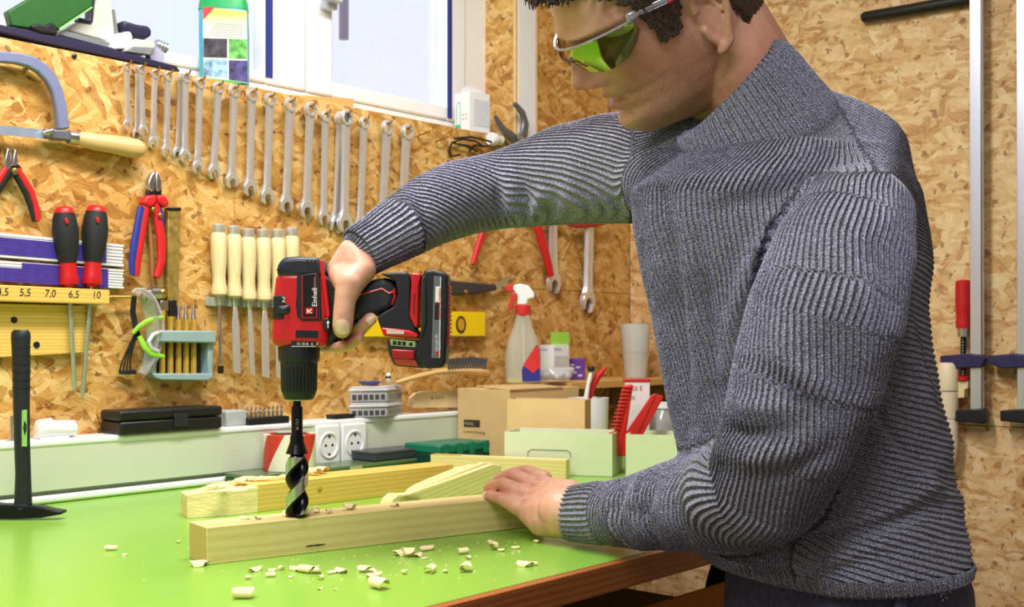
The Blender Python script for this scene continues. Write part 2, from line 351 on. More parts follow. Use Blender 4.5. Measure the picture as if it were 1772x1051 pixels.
# ================================================================== bench
green = M('bench_green', (136, 186, 72), 0.26, 0, 0.03, vs=3, bump=0.02, bs=500)
bench = thing('workbench', (1.3, 1.4, 0), 'lime green workbench top with a reddish-brown wooden front edge', 'workbench')
build('bench_top', MB().box((0.93, (YF + 0.008 + YW) / 2, ZT - 0.017), (2.86, YW - YF - 0.008, 0.034)), green, bench, bevel=0.0015)
build('front_edge', MB().box((0.93, YF, ZT - 0.0185), (2.86, 0.016, 0.036)), wood_mat('edge_brown', (128, 66, 26), (176, 104, 52), (1, 0, 0), 40, 0.4), bench, bevel=0.001)
for x in (0.1, 2.28):
    for y in (YF + 0.06, YW - 0.08): build('leg', MB().box((x, y, (ZT - 0.034) / 2), (0.07, 0.07, ZT - 0.034)), M('bench_leg', (132, 84, 40), 0.6), bench, bevel=0.002)
build('lower_shelf', MB().box((1.19, 1.45, 0.40), (2.16, 0.96, 0.03)), M('shelf_brown', (110, 66, 28), 0.6), bench)
# things stored on the lower shelf, seen below the front edge
bx = thing('carton', (1.62, 1.25, 0.415), 'brown cardboard carton on the dim shelf under the bench', 'box')
build('body', MB().box((1.62, 1.25, 0.565), (0.44, 0.36, 0.30)), M('carton_brown', (170, 106, 44), 0.8), bx, bevel=0.003)
for sgn in (-1, 1): build('flap', MB().box((1.62, 1.25 + sgn * 0.21, 0.745), (0.44, 0.10, 0.004), (DX, Vector((0, 0.6, sgn * 0.8)), Vector((0, -sgn * 0.8, 0.6)))), M('carton_brown', (170, 106, 44), 0.8), bx)
sk = MB()
sk.hull([(Vector((1.94, 1.12, 0.50)), 0.08), (Vector((2.1, 1.2, 0.5)), 0.08), (Vector((2.0, 1.15, 0.72)), 0.06), (Vector((2.1, 1.22, 0.66)), 0.05)])
tag(build('tool_bag', sk, M('black_cloth', (22, 22, 26), 0.85, bump=0.3, bs=120)), 'black cloth tool bag slumped on the shelf under the bench', 'bag')
# ------------------------------------------------------------------ cable trunking along the wall
zt0, zt1 = ZT, 1.2 - (767 - HY) / FPX * 1.987
yt = 1.966
tr = thing('cable_trunking', ((0.6 + 1.9) / 2, yt + 0.03, ZT), 'glossy white cable trunking running along the wall behind the bench', 'trunking')
tw = M('trunking_reflection_tint', (208, 216, 198), 0.2, 0, 0.01, coat=0.3)  # green reflection of the bench put into the white cover's base colour
x0, x1 = -0.3, 2.35
build('cover', MB().box(((x0 + x1) / 2, yt + 0.004, (zt0 + zt1) / 2 + 0.006), (x1 - x0, 0.008, zt1 - zt0 - 0.034)), tw, tr, bevel=0.001)
build('top_rail', MB().box(((x0 + x1) / 2, (yt - 0.002 + YW) / 2, zt1 - 0.007), (x1 - x0, YW - yt + 0.002, 0.014)), white, tr, bevel=0.005, seg=3)
build('bottom_rail', MB().box(((x0 + x1) / 2, yt + 0.02, zt0 + 0.008), (x1 - x0, 0.048, 0.014)), white, tr, bevel=0.005, seg=3)
build('core', MB().box(((x0 + x1) / 2, yt + 0.035, (zt0 + zt1) / 2), (x1 - x0, 0.05, zt1 - zt0 - 0.03)), M('trunking_core', (150, 158, 140), 0.5), tr)
# two sockets
for px0, px1, nm in ((544, 587, 'white wall socket half hidden behind the red and white tape roll'), (588, 632, 'white round wall socket on the trunking right of the tape roll')):
    pa, pb = onY(px0, 770, yt - 0.002), onY(px1, 770, yt - 0.002); zc = (onY(605, 732, yt).z + onY(605, 802, yt).z) / 2; w = pb.x - pa.x - 0.003; hh = onY(605, 734, yt).z - onY(605, 802, yt).z
    c = Vector(((pa.x + pb.x) / 2, yt - 0.004, zc))
    s = thing('wall_socket', (c.x, c.y, zc - hh / 2), nm, 'socket', 'wall sockets on the trunking')
    build('face_plate', MB().box(c, (w, 0.010, hh)), white, s, bevel=0.004, seg=3)
    mb = MB(); n = 28; R1, R2, dep = 0.0225, 0.0205, 0.004; k = 0.98
    ring = lambda r, y: [c + Vector((r * math.cos(2 * math.pi * j / n), y, r * math.sin(2 * math.pi * j / n) * 1.05)) for j in range(n)]
    mb.loft([ring(R1 + 0.006, -0.0051), ring(R1 + 0.004, -0.008), ring(R1, -0.0075), ring(R2, -0.0053)], cap=False)
    build('cup_rim', mb, white, s)
    build('cup', MB().lathe(c + Vector((0, -0.0052, 0)), -DY, [(0, 0), (R2, 0), (R2, 0.0005), (0, 0.0005)], 28), white, s)
    for dx in (-0.0095, 0.0095): build('pin_hole', MB().lathe(c + Vector((dx, -0.0055, 0)), -DY, [(0, 0), (0.0032, 0), (0.0032, 0.0006), (0, 0.0006)], 12), black, s)
    for sg in (-1, 1): build('earth_clip', MB().box(c + Vector((0, -0.0065, sg * 0.0195)), (0.006, 0.002, 0.004)), darksteel, s)
# ================================================================== the man
def S(x, y, d, r): return (P(x, y, d), r * pxm(d))       # sphere from pixel, depth, pixel radius
PHI = math.radians(28)
BF = -RT * math.cos(PHI) - FW * math.sin(PHI)            # body forward
BS = RT * math.sin(PHI) - FW * math.cos(PHI)             # body left (towards the camera)
DB = 1.42
# ------------------------------------------------------------------ head, head-local pixel units at depth DB
HU = pxm(DB) * 1.034
PIT, YAW, ROL = 0.709, 0.066, 0.493
h_img_f = -RT * math.cos(PIT) - UP * math.sin(PIT)       # face direction seen in profile
HF = h_img_f * math.cos(YAW) - FW * math.sin(YAW)
HL0 = -FW * math.cos(YAW) - h_img_f * math.sin(YAW); HU0 = -RT * math.sin(PIT) + UP * math.cos(PIT)
HL = HL0 * math.cos(ROL) - HU0 * math.sin(ROL)           # his left, towards the camera; the head leans that way
HUP = HU0 * math.cos(ROL) + HL0 * math.sin(ROL)
HO = P(1188, 37.5, DB)
def H(u, w, v): return HO + (HF * u + HL * w + HUP * v) * HU
FACE = [(-124, 100), (-114, 140), (-105, 160), (-93, 174), (-80, 182), (-63, 186), (-46, 180), (-34, 181), (-19, 180), (-8, 182), (14, 180), (38, 180), (60, 179), (80, 179), (96, 181), (112, 190), (130, 187), (155, 179), (181, 163), (205, 138), (228, 104), (243, 70), (251, 20)]
BACK = [(-124, -20), (-105, -40), (-80, -92), (-63, -103), (-30, -122), (0, -134), (60, -150), (120, -148), (181, -120), (215, -82), (240, -40), (251, 0)]
WID = [(-124, 60), (-114, 66), (-100, 72), (-80, 82), (-55, 92), (-20, 100), (20, 105), (60, 108), (110, 110), (150, 108), (185, 98), (215, 76), (238, 44), (251, 12)]
NOSE = [(8, 0, 22), (14, 8, 22), (20, 22, 20), (27, 37, 17), (36, 46, 15), (46, 46, 14), (60, 37, 12), (76, 25, 10.5), (92, 14, 10), (104, 5, 12), (112, 0, 14)]
def itp(tab, x, k=1):
    return float(np.interp(x, [t[0] for t in tab], [t[k] for t in tab]))
def gs(x, s): return math.exp(-(x / s) ** 2)
def head_pt(v, t, grow=0.0):
    f, bk, w = itp(FACE, v), itp(BACK, v), itp(WID, v)
    uc = -5.0 if v > -60 else -5 + (v + 60) * -0.9
    c, s_ = math.cos(t), math.sin(t)
    e = 0.86
    cc, ss = math.copysign(abs(c) ** e, c), math.copysign(abs(s_) ** e, s_)
    if v < 110 and c > 0:                                # the face narrows to the front, chin more than cheeks
        nar = min(1, max(0, (110 - v) / 200)); ss *= 1 - 0.30 * nar * c
    wl = w * ss; u = uc + (f - uc) * cc if c > 0 else uc + (uc - bk) * cc
    if c > 0:
        aw = abs(wl)
        u += itp(NOSE, v) * gs(wl, itp(NOSE, v, 2))
        u += 12 * gs(aw - 17, 7) * gs(v - 25, 10) - 10 * gs(aw - 8, 5) * gs(v - 13, 4)                                    # nostril wings
        u += 9 * gs(v + 7, 7) * gs(wl, 24) + 10 * gs(v + 32, 8) * gs(wl, 21) - 14 * gs(v + 19, 4.0) / (1 + (wl / 40) ** 6) - 4 * gs(aw - 40 + 0.35 * (v - 20), 6) * gs(v, 24)   # lips
        u -= 7 * gs(v + 47, 9) * gs(wl, 30)
        u += 5 * gs(v + 70, 16) * gs(wl, 24)                                         # chin
        u -= 20 * gs(aw - 38, 20) * gs(v - 84, 17)                                   # eye sockets
        u += 9 * gs(aw - 38, 14) * gs(v - 83, 11)                                    # eyelids
        u += 7 * gs(aw - 36, 26) * gs(v - 112, 11)                                   # brow
        u += 7 * gs(aw - 62, 22) * gs(v - 52, 22)                                    # cheekbone
        u -= 5 * gs(aw - 66, 20) * gs(v + 12, 26)
    k = 1 + grow
    return H(u * k if grow == 0 else uc + (u - uc) * k, wl * k, v)
NA = 120; vsl = list(np.linspace(-124, -112, 4)) + list(np.linspace(-106, 118, 76)) + list(np.linspace(124, 250, 18))
body = MB()
body.loft([[head_pt(v, 2 * math.pi * j / NA) for j in range(NA)] for v in vsl])
# ears
def ear(sg):
    H = lambda u, w, v, _h=globals()['H']: _h(u + 22, w, v - 2)
    e = MB(); w0 = 104 * sg
    rim = [(2, -38), (-14, -30), (-24, -8), (-34, 14), (-40, 36), (-36, 56), (-22, 68), (-4, 68), (8, 56), (10, 40)]
    cen = [(H(u - 8, w0 + sg * (8 + 0.30 * (-u)), v + 8), 6.5 * HU) for u, v in rim]
    cen[0] = (cen[0][0], 10 * HU); cen[1] = (cen[1][0], 10 * HU)
    e.chain(cen, 1)
    e.chain([(H(u - 8, w0 + sg * (3 + 0.2 * (-u)), v + 8), 6 * HU) for u, v in [(-2, -26), (-18, -2), (-26, 26), (-22, 48), (-6, 52)]], 1)
    e.hull([(H(-14, w0, -10), 7 * HU), (H(-30, w0 + sg * 3, 30), 6 * HU), (H(-8, w0, 56), 6 * HU), (H(-2, w0 - sg * 4, 10), 6 * HU)], 1)
    e.chain([(H(2, w0 + sg * 5, 14), 5.5 * HU), (H(0, w0 + sg * 5, -2), 6 * HU), (H(-6, w0 + sg * 6, -16), 5.5 * HU)], 1)
    return e
for sg in (1, -1):
    e = ear(sg); body.add(e.v, e.f)
# neck
nk0 = H(-25, 0, -20); nk1 = P(1330, 215, 1.44)
body.hull([(H(-42, 0, 10), 84 * HU), (P(1335, 205, 1.45), 88 * HU)], 3)
body.hull([(H(25, -18, -45), 58 * HU), (P(1300, 235, 1.475), 62 * HU)], 3)
# jaw muscle line
# hidden core that joins head, arms and hands
LARM = [(1482, 384, 1.245, 100), (1456, 450, 1.215, 122), (1428, 545, 1.20, 134), (1400, 640, 1.205, 130), (1368, 740, 1.215, 118), (1322, 842, 1.26, 102), (1250, 868, 1.36, 90), (1180, 874, 1.46, 80), (1108, 886, 1.545, 65), (1040, 889, 1.615, 52), (1000, 889, 1.645, 48)]
RARM = [(1120, 288, 1.55, 98), (1050, 293, 1.60, 94), (985, 301, 1.665, 87), (915, 318, 1.715, 74), (862, 330, 1.73, 66), (800, 342, 1.705, 66), (745, 364, 1.665, 62), (690, 397, 1.62, 55), (655, 418, 1.60, 49), (638, 428, 1.592, 46)]
core = lambda arm: [(P(x, y, d), min(0.032, r * pxm(d) * 0.6)) for x, y, d, r in arm]
body.chain(core(LARM)); body.chain(core(RARM))
body.hull([(nk1, 0.06), (P(1470, 380, 1.3), 0.035), (P(1130, 300, 1.55), 0.035), (P(1330, 420, DB), 0.10)])
body.hull([(P(1350, 400, DB), 0.10), (P(1440, 900, DB), 0.12)])
# right hand on the drill handle
RH = [
 [S(646, 424, 1.598, 36), S(618, 445, 1.585, 36)],
 [S(618, 445, 1.585, 36), S(594, 468, 1.585, 28), S(584, 482, 1.62, 20), S(628, 468, 1.562, 23)],
 [S(628, 468, 1.562, 22), S(604, 492, 1.55, 25), S(592, 476, 1.575, 24)],
 [S(606, 490, 1.55, 25), S(598, 515, 1.545, 19.5)],
 [S(598, 515, 1.545, 19), S(595, 540, 1.543, 18.5)], [S(595, 540, 1.543, 18.5), S(593, 563, 1.544, 18)], [S(593, 563, 1.544, 18), S(592, 571, 1.545, 15)],
 [S(584, 486, 1.62, 18), S(588, 560, 1.648, 15)], [S(588, 560, 1.648, 15), S(604, 592, 1.618, 14)],
 [S(604, 587, 1.615, 13), S(622, 571, 1.58, 12.5)], [S(622, 571, 1.58, 12.5), S(641, 552, 1.565, 11.5)],
 [S(578, 560, 1.65, 14), S(582, 600, 1.622, 11.5)], [S(582, 601, 1.62, 11), S(604, 597, 1.585, 10.5)], [S(604, 597, 1.585, 10.5), S(622, 585, 1.57, 9)],
 [S(566, 560, 1.65, 12), S(560, 601, 1.62, 9.5)], [S(560, 601, 1.62, 9.5), S(582, 601, 1.57, 9)], [S(582, 601, 1.57, 9), S(594, 597, 1.56, 8)],
 [S(600, 560, 1.655, 14), S(640, 540, 1.640, 12)],
]
for h in RH: body.hull(h, 3)
# left hand pressed on the beam
LH = [
 [S(1010, 888, 1.64, 43), S(972, 884, 1.65, 42)],
 [S(972, 894, 1.65, 38), S(938, 902, 1.675, 27), S(901, 882, 1.712, 14), S(940, 840, 1.765, 15), S(985, 858, 1.68, 28)],
 [S(897, 878, 1.705, 16), S(868, 864, 1.733, 11.5)], [S(868, 864, 1.733, 11.5), S(846, 858, 1.758, 9.5)],
 [S(906, 855, 1.728, 16), S(872, 838, 1.752, 12)], [S(872, 838, 1.752, 12), S(852, 842, 1.775, 10.5)], [S(852, 842, 1.775, 10.5), S(845, 847, 1.785, 9.5)],
 [S(921, 838, 1.75, 16), S(887, 822, 1.776, 12)], [S(887, 822, 1.776, 12), S(867, 828, 1.80, 10.5)], [S(867, 828, 1.80, 10.5), S(859, 836, 1.805, 9.5)],
 [S(940, 830, 1.77, 16), S(910, 817, 1.80, 12)], [S(910, 817, 1.80, 12), S(888, 819, 1.825, 10.5)], [S(888, 819, 1.825, 10.5), S(878, 828, 1.83, 9.5)],
 [S(955, 850, 1.75, 20), S(930, 848, 1.81, 15)], [S(930, 848, 1.81, 14.5), S(905, 850, 1.84, 12.5)],
]
for h in LH: body.hull(h, 3)
for pts in ([(905, 868, 1.70), (945, 862, 1.672), (975, 868, 1.64)], [(912, 852, 1.722), (950, 848, 1.693), (985, 850, 1.65)], [(925, 838, 1.74), (960, 838, 1.71), (990, 842, 1.665)]):
    body.chain([S(x, y, d, 6) for x, y, d in pts], 1)                              # tendons on the back of the hand
bme = remesh(body, 0.0019, 4, 0.5)
# skin tint per vertex: lips, stubble, flushed knuckles
nv = len(bme.vertices); co = np.empty(nv * 3, np.float32); bme.vertices.foreach_get('co', co); co = co.reshape(-1, 3)
rel = (co - np.array(HO, np.float32)) / HU
hu, hw, hv = rel @ np.array(HF), rel @ np.array(HL), rel @ np.array(HUP)
g = lambda x, s: np.exp(-(x / s) ** 2)
inhead = (np.abs(hw) < 130) & (hv > -150)
base = np.tile(np.array(lin((226, 172, 148))[:3]), (nv, 1))
def blend(a, colr):
    global base
    a = np.clip(a, 0, 1)[:, None]; base = base * (1 - a) + np.array(lin(colr)[:3]) * a
blend(inhead * 0.55 * g(hv - 20, 60) * (hu > 40) * g(np.abs(hw) - 75, 40), (206, 128, 104))
blend(inhead * 0.5 * np.clip((-hv - 40) / 60, 0, 1) * (hu < 60), (196, 118, 92))
blend(inhead * 0.6 * (hu > 150) * g(hv - 30, 18) * g(hw, 22), (206, 120, 104))
blend(inhead * 0.85 * (hu > 165) * (g(hv + 7, 6) + g(hv + 30, 8)) * g(hw, 27), (176, 96, 100))
stub = inhead * np.clip((hu + 5) / 40, 0, 1) * np.clip((-hv + 25) / 40, 0, 1) * np.clip((hv + 125) / 30, 0, 1) * (1 - 0.9 * g(hv + 18, 16) * g(hw, 30) * (hu > 160))
blend(inhead * 0.5 * np.clip((-hv - 62) / 25, 0, 1) * (hu > 60), (150, 118, 66))
ear_in = inhead * g(hu + 12, 14) * g(hv - 20, 20) * (np.abs(hw) > 95) * (np.abs(hw) < 112)
for x_, y_, d_ in ((641, 552, 1.565), (622, 585, 1.57), (594, 597, 1.56), (622, 571, 1.58), (870, 862, 1.735), (872, 838, 1.752), (887, 822, 1.776), (910, 817, 1.80), (846, 856, 1.76), (848, 846, 1.78)):
    dq = np.linalg.norm(co - np.array(P(x_, y_, d_), np.float32), axis=1); blend(0.55 * np.exp(-(dq / 0.014) ** 2), (206, 112, 100))
ca = bme.attributes.new('tint', 'FLOAT_COLOR', 'POINT'); ca.data.foreach_set('color', np.hstack([base, np.ones((nv, 1))]).astype(np.float32).ravel())
sa = bme.attributes.new('stubble', 'FLOAT', 'POINT'); sa.data.foreach_set('value', stub.astype(np.float32))
skin, nt, b, L = new_mat('skin'); MATS['skin'] = skin
at = node(nt, 'ShaderNodeAttribute', attribute_name='tint'); as_ = node(nt, 'ShaderNodeAttribute', attribute_name='stubble')
tc = node(nt, 'ShaderNodeTexCoord')
n1 = node(nt, 'ShaderNodeTexNoise'); n1.inputs['Scale'].default_value = 70; n1.inputs['Detail'].default_value = 4; L.new(tc.outputs['Object'], n1.inputs['Vector'])
n2 = node(nt, 'ShaderNodeTexNoise'); n2.inputs['Scale'].default_value = 900; n2.inputs['Detail'].default_value = 2; L.new(tc.outputs['Object'], n2.inputs['Vector'])
c1 = mixc(nt, math_n(nt, 'MULTIPLY', math_n(nt, 'SUBTRACT', n1.outputs['Fac'], 0.42), 1.1), at.outputs['Color'], lin((188, 112, 88)))
sf = math_n(nt, 'MULTIPLY', as_.outputs['Fac'], math_n(nt, 'MULTIPLY_ADD', math_n(nt, 'GREATER_THAN', n2.outputs['Fac'], 0.56), 0.42, 0.10))
c2 = mixc(nt, sf, c1, lin((112, 78, 48)))
L.new(c2, b.inputs['Base Color']); b.inputs['Roughness'].default_value = 0.42; b.inputs['Specular IOR Level'].default_value = 0.45
b.inputs['Subsurface Weight'].default_value = 0.12; b.inputs['Subsurface Radius'].default_value = (0.012, 0.005, 0.003); b.inputs['Subsurface Scale'].default_value = 0.6
bp = node(nt, 'ShaderNodeBump'); bp.inputs['Strength'].default_value = 0.22; bp.inputs['Distance'].default_value = 0.0012
n3 = node(nt, 'ShaderNodeTexNoise'); n3.inputs['Scale'].default_value = 260; n3.inputs['Detail'].default_value = 5; L.new(tc.outputs['Object'], n3.inputs['Vector'])
L.new(n3.outputs['Fac'], bp.inputs['Height']); L.new(bp.outputs[0], b.inputs['Normal'])
FEET = P(1440, 900, DB); MANO = Vector((FEET.x, FEET.y, 0.0))
man = mesh_obj('person', bme, skin, None, MANO)
tag(man, 'man in a ribbed grey turtleneck sweater and clear safety glasses, drilling at the bench', 'person')
# nails
nailm = M('nail', (240, 198, 176), 0.25, 0, 0.03)
def nail(c, nrm, along, w, l):
    n = Vector(nrm).normalized(); a = Vector(along); a = (a - n * a.dot(n)).normalized(); s_ = n.cross(a); mb = MB()
    rings = []
    for k, q in enumerate((1.0, 0.92, 0.6, 0.05)):
        rings.append([Vector(c) + (a * math.copysign(abs(math.cos(t)) ** 0.7, math.cos(t)) * l + s_ * math.copysign(abs(math.sin(t)) ** 0.7, math.sin(t)) * w) * q + n * (0.0022 * (1 - q * q) - 0.0012 - 0.0016 * (math.sin(t) ** 2) * q * q) for t in [2 * math.pi * j / 20 for j in range(20)]])
    build('nail', mb.loft(rings), nailm, man)
nail(P(592.5, 567, 1.544 - 0.0142), -FW * 0.92 - UP * 0.30, -UP, 0.0092, 0.0105)
nail(P(643, 552, 1.565 - 0.0094), -FW * 0.9 + RT * 0.25 + UP * 0.1, RT * 0.7 + UP * 0.7, 0.0062, 0.0075)
nail(P(841, 854, 1.762 - 0.0082), -FW * 0.7 + UP * 0.5 - RT * 0.3, -RT - UP * 0.2, 0.0055, 0.0065)
# ------------------------------------------------------------------ hair
hairm = M('hair_brown', (78, 60, 48), 0.5, 0, 0.5, vs=420, bump=0.9, bs=500, stretch=(1, 1, 1))
hb = MB(); NB = 220
hv_ = list(np.linspace(-90, 256, 130))
grid = {}
HLN = [(-200, -84), (-64, -78), (-46, -30), (-34, 40), (-22, 88), (30, 90), (42, 60), (52, 30), (84, 36), (92, 92), (110, 132), (140, 172), (240, 180)]
def hairline(v, t):
    """True where hair grows (line height by distance forward)."""
    f_, bk_ = itp(FACE, v), itp(BACK, v); c_ = math.cos(t); u_h = -5 + (f_ + 5) * abs(c_) ** 0.86 if c_ > 0 else -5 - (-5 - bk_) * abs(c_) ** 0.86
    return v > itp(HLN, u_h) + 5 * math.sin(u_h * 1.3) + 3 * math.sin(u_h * 2.9)
rings = [[(v, 2 * math.pi * j / NB) for j in range(NB)] for v in hv_]
idx = {}; vs_, fs_ = [], []
def hp(i, j):
    k = (i, j % NB)
    if k not in idx:
        v, t = rings[i][j % NB]; vv = min(v, 250)
        jit = 0.012 * math.sin(j * 1.7 + i * 0.13) + 0.008 * math.sin(j * 3.3 - i * 0.05)
        idx[k] = len(vs_); vs_.append(head_pt(vv, t, 0.05 + jit * 0.6 * max(0, min(1, (235 - v) / 40))) + HUP * (max(0, v - 100) / 150 * 12 * HU))
    return idx[k]
for i in range(len(hv_) - 1):
    for j in range(NB):
        if hairline((hv_[i] + hv_[i + 1]) / 2, 2 * math.pi * (j + 0.5) / NB): fs_.append((hp(i, j), hp(i, j + 1), hp(i + 1, j + 1), hp(i + 1, j)))
fs_.append(tuple(hp(len(hv_) - 1, j) for j in range(NB)))
hb.add(vs_, fs_)
hair = build('hair', hb, hairm, man, ang=80)
so = hair.modifiers.new('s', 'SOLIDIFY'); so.thickness = 0.009; so.offset = -1
lk = MB()
rr = random.Random(4)
for k in range(170):                                                                 # loose fringe combed forward and to the side
    w0 = rr.uniform(-92, 80); bnd = (w0 / 100) ** 2; sh = rr.uniform(-16, 6)
    p0 = H(96 - 40 * bnd + rr.uniform(-25, 10), w0 * 0.9, 226 - 26 * bnd); p1 = H(146 - 34 * bnd, w0 + sh * 0.3, 222 - 22 * bnd + rr.uniform(-4, 6)); p2 = H(186 - 40 * bnd + rr.uniform(-6, 8), w0 + sh * 0.7, 206 - 16 * bnd + rr.uniform(-7, 7)); p3 = H(198 - 44 * bnd + rr.uniform(-6, 10), w0 + sh, 188 - 12 * bnd + rr.uniform(-9, 8))
    lk.tube([p0, p1, p2, p3], [0.0016, 0.003, 0.0024, 0.0006], 5)
def tab_t(u_, v_): f_ = itp(FACE, v_); return math.acos(max(-1, min(1, ((u_ + 5) / (f_ + 5)))) ** (1 / 0.86)) if u_ > -5 else math.pi - math.acos(max(-1, min(1, ((-5 - u_) / (-5 - itp(BACK, v_))))) ** (1 / 0.86))
for k in range(70):                                                                  # sideburn and temple strands
    u0 = rr.uniform(54, 96); v0 = rr.uniform(58, 130) + (u0 > 86) * 50; t0 = tab_t(u0, v0)
    lk.tube([head_pt(v0, t0, 0.055), head_pt(v0 - 16, tab_t(u0 - 1, v0 - 16), 0.045), head_pt(v0 - 30, tab_t(u0 - 2, v0 - 30), 0.012)], [0.0018, 0.0016, 0.0005], 5)
for k in range(110):
    u0 = rr.uniform(-130, -38); v0 = itp(HLN, u0) + rr.uniform(4, 40); t0 = tab_t(max(u0, itp(BACK, v0)), v0) * rr.choice((1, 1, -1))
    lk.tube([head_pt(v0, t0, 0.055), head_pt(v0 - 12, t0, 0.045), head_pt(v0 - 24, t0, 0.008)], [0.0018, 0.0016, 0.0005], 5)
build('hair_strands', lk, hairm, man)['kind'] = 'stuff'
# ------------------------------------------------------------------ sweater
TS = [(270, 1170, 1556, .135), (330, 1092, 1594, .155), (400, 1097, 1610, .165), (470, 1110, 1617, .168), (540, 1126, 1606, .168), (620, 1141, 1620, .17), (700, 1155, 1637, .175), (780, 1172, 1648, .17), (860, 1190, 1662, .17), (920, 1204, 1678, .178), (958, 1212, 1684, .185), (982, 1220, 1680, .183)]
def torso_ring(y, xl, xr, s, n=64, shrink=0.0, dz=0.0, tilt=0.0):
    """Ring of the trunk whose outline, seen from the camera, spans xl..xr."""
    s = s - shrink; e = 0.9; sg = lambda q: math.copysign(abs(q) ** e, q); a, b_ = xl, xr
    for it in range(5):
        xm = (a + b_) / 2; h = (b_ - a) / 2 * pxm(DB) - shrink
        f = math.sqrt(max(0.06 ** 2, h * h - (s * math.sin(PHI)) ** 2)) / math.cos(PHI)
        c = P(xm, y, DB) + UP * dz
        r = [c + BF * (f * sg(math.cos(2 * math.pi * j / n))) + BS * (s * sg(math.sin(2 * math.pi * j / n))) for j in range(n)]
        if shrink and it == 0 and False: break
        q = [CX0 + FPX * (p - CAM).dot(RT) / (p - CAM).dot(FW) for p in r]; k = shrink / pxm(DB)
        a += (xl + k) - min(q); b_ += (xr - k) - max(q)
    return [p + UP * (tilt * max(0, (x_ - 1450) / 235)) for p, x_ in zip(r, q)]
sw = MB()
sw.loft([torso_ring(*t, tilt=float(np.interp(t[0], (880, 985), (0, 0.013)))) for t in TS])
sw.hull([S(1330, 262, 1.47, 95), S(1398, 226, 1.46, 78), S(1482, 272, 1.45, 88), S(1484, 362, 1.27, 78), S(1500, 400, 1.40, 100)], 3)       # upper back and near shoulder
sw.hull([S(1290, 280, 1.45, 88), S(1130, 292, 1.545, 92), S(1185, 345, 1.42, 62)], 3)                            # chest to far shoulder
sw.hull([S(1300, 285, 1.44, 92), S(1205, 380, 1.38, 62), S(1446, 360, 1.31, 66), S(1400, 430, 1.35, 66)], 3)        # chest
sw.chain([S(*a) for a in LARM], 3); sw.chain([S(*a) for a in RARM], 3)
sme = remesh(sw, 0.0048, 11, 0.5)
ns = len(sme.vertices); sc_ = np.empty(ns * 3, np.float32); sme.vertices.foreach_get('co', sc_); sc_ = sc_.reshape(-1, 3).astype(np.float64)
def axis_field(arm, pts):
    """nearest axis point: arc length, radius ratio, angle about the axis (0 = camera side)."""
    A = np.array([tuple(P(x, y, d)) for x, y, d, r in arm]); R = np.array([r * pxm(d) for x, y, d, r in arm])
    cum = np.concatenate([[0], np.cumsum(np.linalg.norm(np.diff(A, axis=0), axis=1))])
    best = np.full(len(pts), 1e9); sA = np.zeros(len(pts)); rA = np.ones(len(pts)); th = np.zeros(len(pts)); radA = np.ones(len(pts))
    tang = np.gradient(A, axis=0)
    for i in range(len(A) - 1):
        ab = A[i + 1] - A[i]; t = np.clip(((pts - A[i]) @ ab) / (ab @ ab), 0, 1)
        q = A[i] + t[:, None] * ab; dv = pts - q; dist = np.linalg.norm(dv, axis=1); rad = R[i] + t * (R[i + 1] - R[i]); rat = dist / rad
        tg = tang[i] * (1 - t)[:, None] + tang[i + 1] * t[:, None]; tg /= np.linalg.norm(tg, axis=1)[:, None]
        e1 = -np.array(FW) - tg * (tg @ -np.array(FW))[:, None]; e1 /= np.linalg.norm(e1, axis=1)[:, None]; e2 = np.cross(tg, e1)
        ang = np.arctan2((dv * e2).sum(1), (dv * e1).sum(1))
        m = rat < best
        best[m] = rat[m]; sA[m] = (cum[i] + t * (cum[i + 1] - cum[i]))[m]; th[m] = ang[m]; radA[m] = rad[m]
    return sA, best, th, cum[-1], radA
camp = np.array(tuple(CAM)); dv_ = sc_ - camp
dep = dv_ @ np.array(FW); pxs = CX0 + FPX * (dv_ @ np.array(RT)) / dep; pys = HY - FPX * dv_[:, 2] / dep
sL, qL, tL, LL, rL = axis_field(LARM, sc_); sR, qR, tR, LR, rR = axis_field(RARM, sc_)
bc = np.array([tuple(P(np.interp(y, [t[0] for t in TS], [(t[1] + t[2]) / 2 for t in TS]), y, DB)) for y in pys])
df = (sc_ - bc) @ np.array(BF); ds = (sc_ - bc) @ np.array(BS)
bang = np.arctan2(ds, df)                                                              # 0 chest, +90 near side, 180 back
# phase, in ribs
per = 0.0072
smoothstep = lambda a, b, x: (lambda t: t * t * (3 - 2 * t))(np.clip((x - a) / (b - a), 0, 1))
wl = smoothstep(0.36 * LL, 0.62 * LL, sL)
_t = np.linspace(0, 1, 400) * LL; _g = np.concatenate([[0], np.cumsum((0.30 + 0.65 * smoothstep(0.36 * LL, 0.62 * LL, _t))[1:] * np.diff(_t))])
phL = ((tL * 0.078) * (1 - 0.85 * wl) + np.interp(sL, _t, _g)) / per
wr_ = smoothstep(0.35 * LR, 0.65 * LR, sR)
_t2 = np.linspace(0, 1, 400) * LR; _g2 = np.concatenate([[0], np.cumsum((0.75 - 0.4 * smoothstep(0.35 * LR, 0.65 * LR, _t2))[1:] * np.diff(_t2))])
_xg = np.linspace(-0.4, 0.4, 400); _m = 0.22 + 0.62 * smoothstep((760 - CX0) / FPX * 1.65, (960 - CX0) / FPX * 1.65, _xg); _gx = np.concatenate([[0], np.cumsum(_m[1:] * np.diff(_xg))])
phR = (-sc_[:, 2] - np.interp(dv_ @ np.array(RT), _xg, _gx) - 0.35 * dep) / per
cxr = (sc_ - bc) @ np.array(RT); z0_ = P(1300, 400, DB).z; up_ = np.maximum(0, sc_[:, 2] - z0_)
front = (bang < 0.50) & (bang > -1.9)
phF = (bang * 0.185 - 3.2 * up_ ** 2) / per
slp = 0.28 + 0.34 * smoothstep(P(0, 470, DB).z, P(0, 300, DB).z, sc_[:, 2])
phS = (sc_[:, 2] + slp * cxr) / per
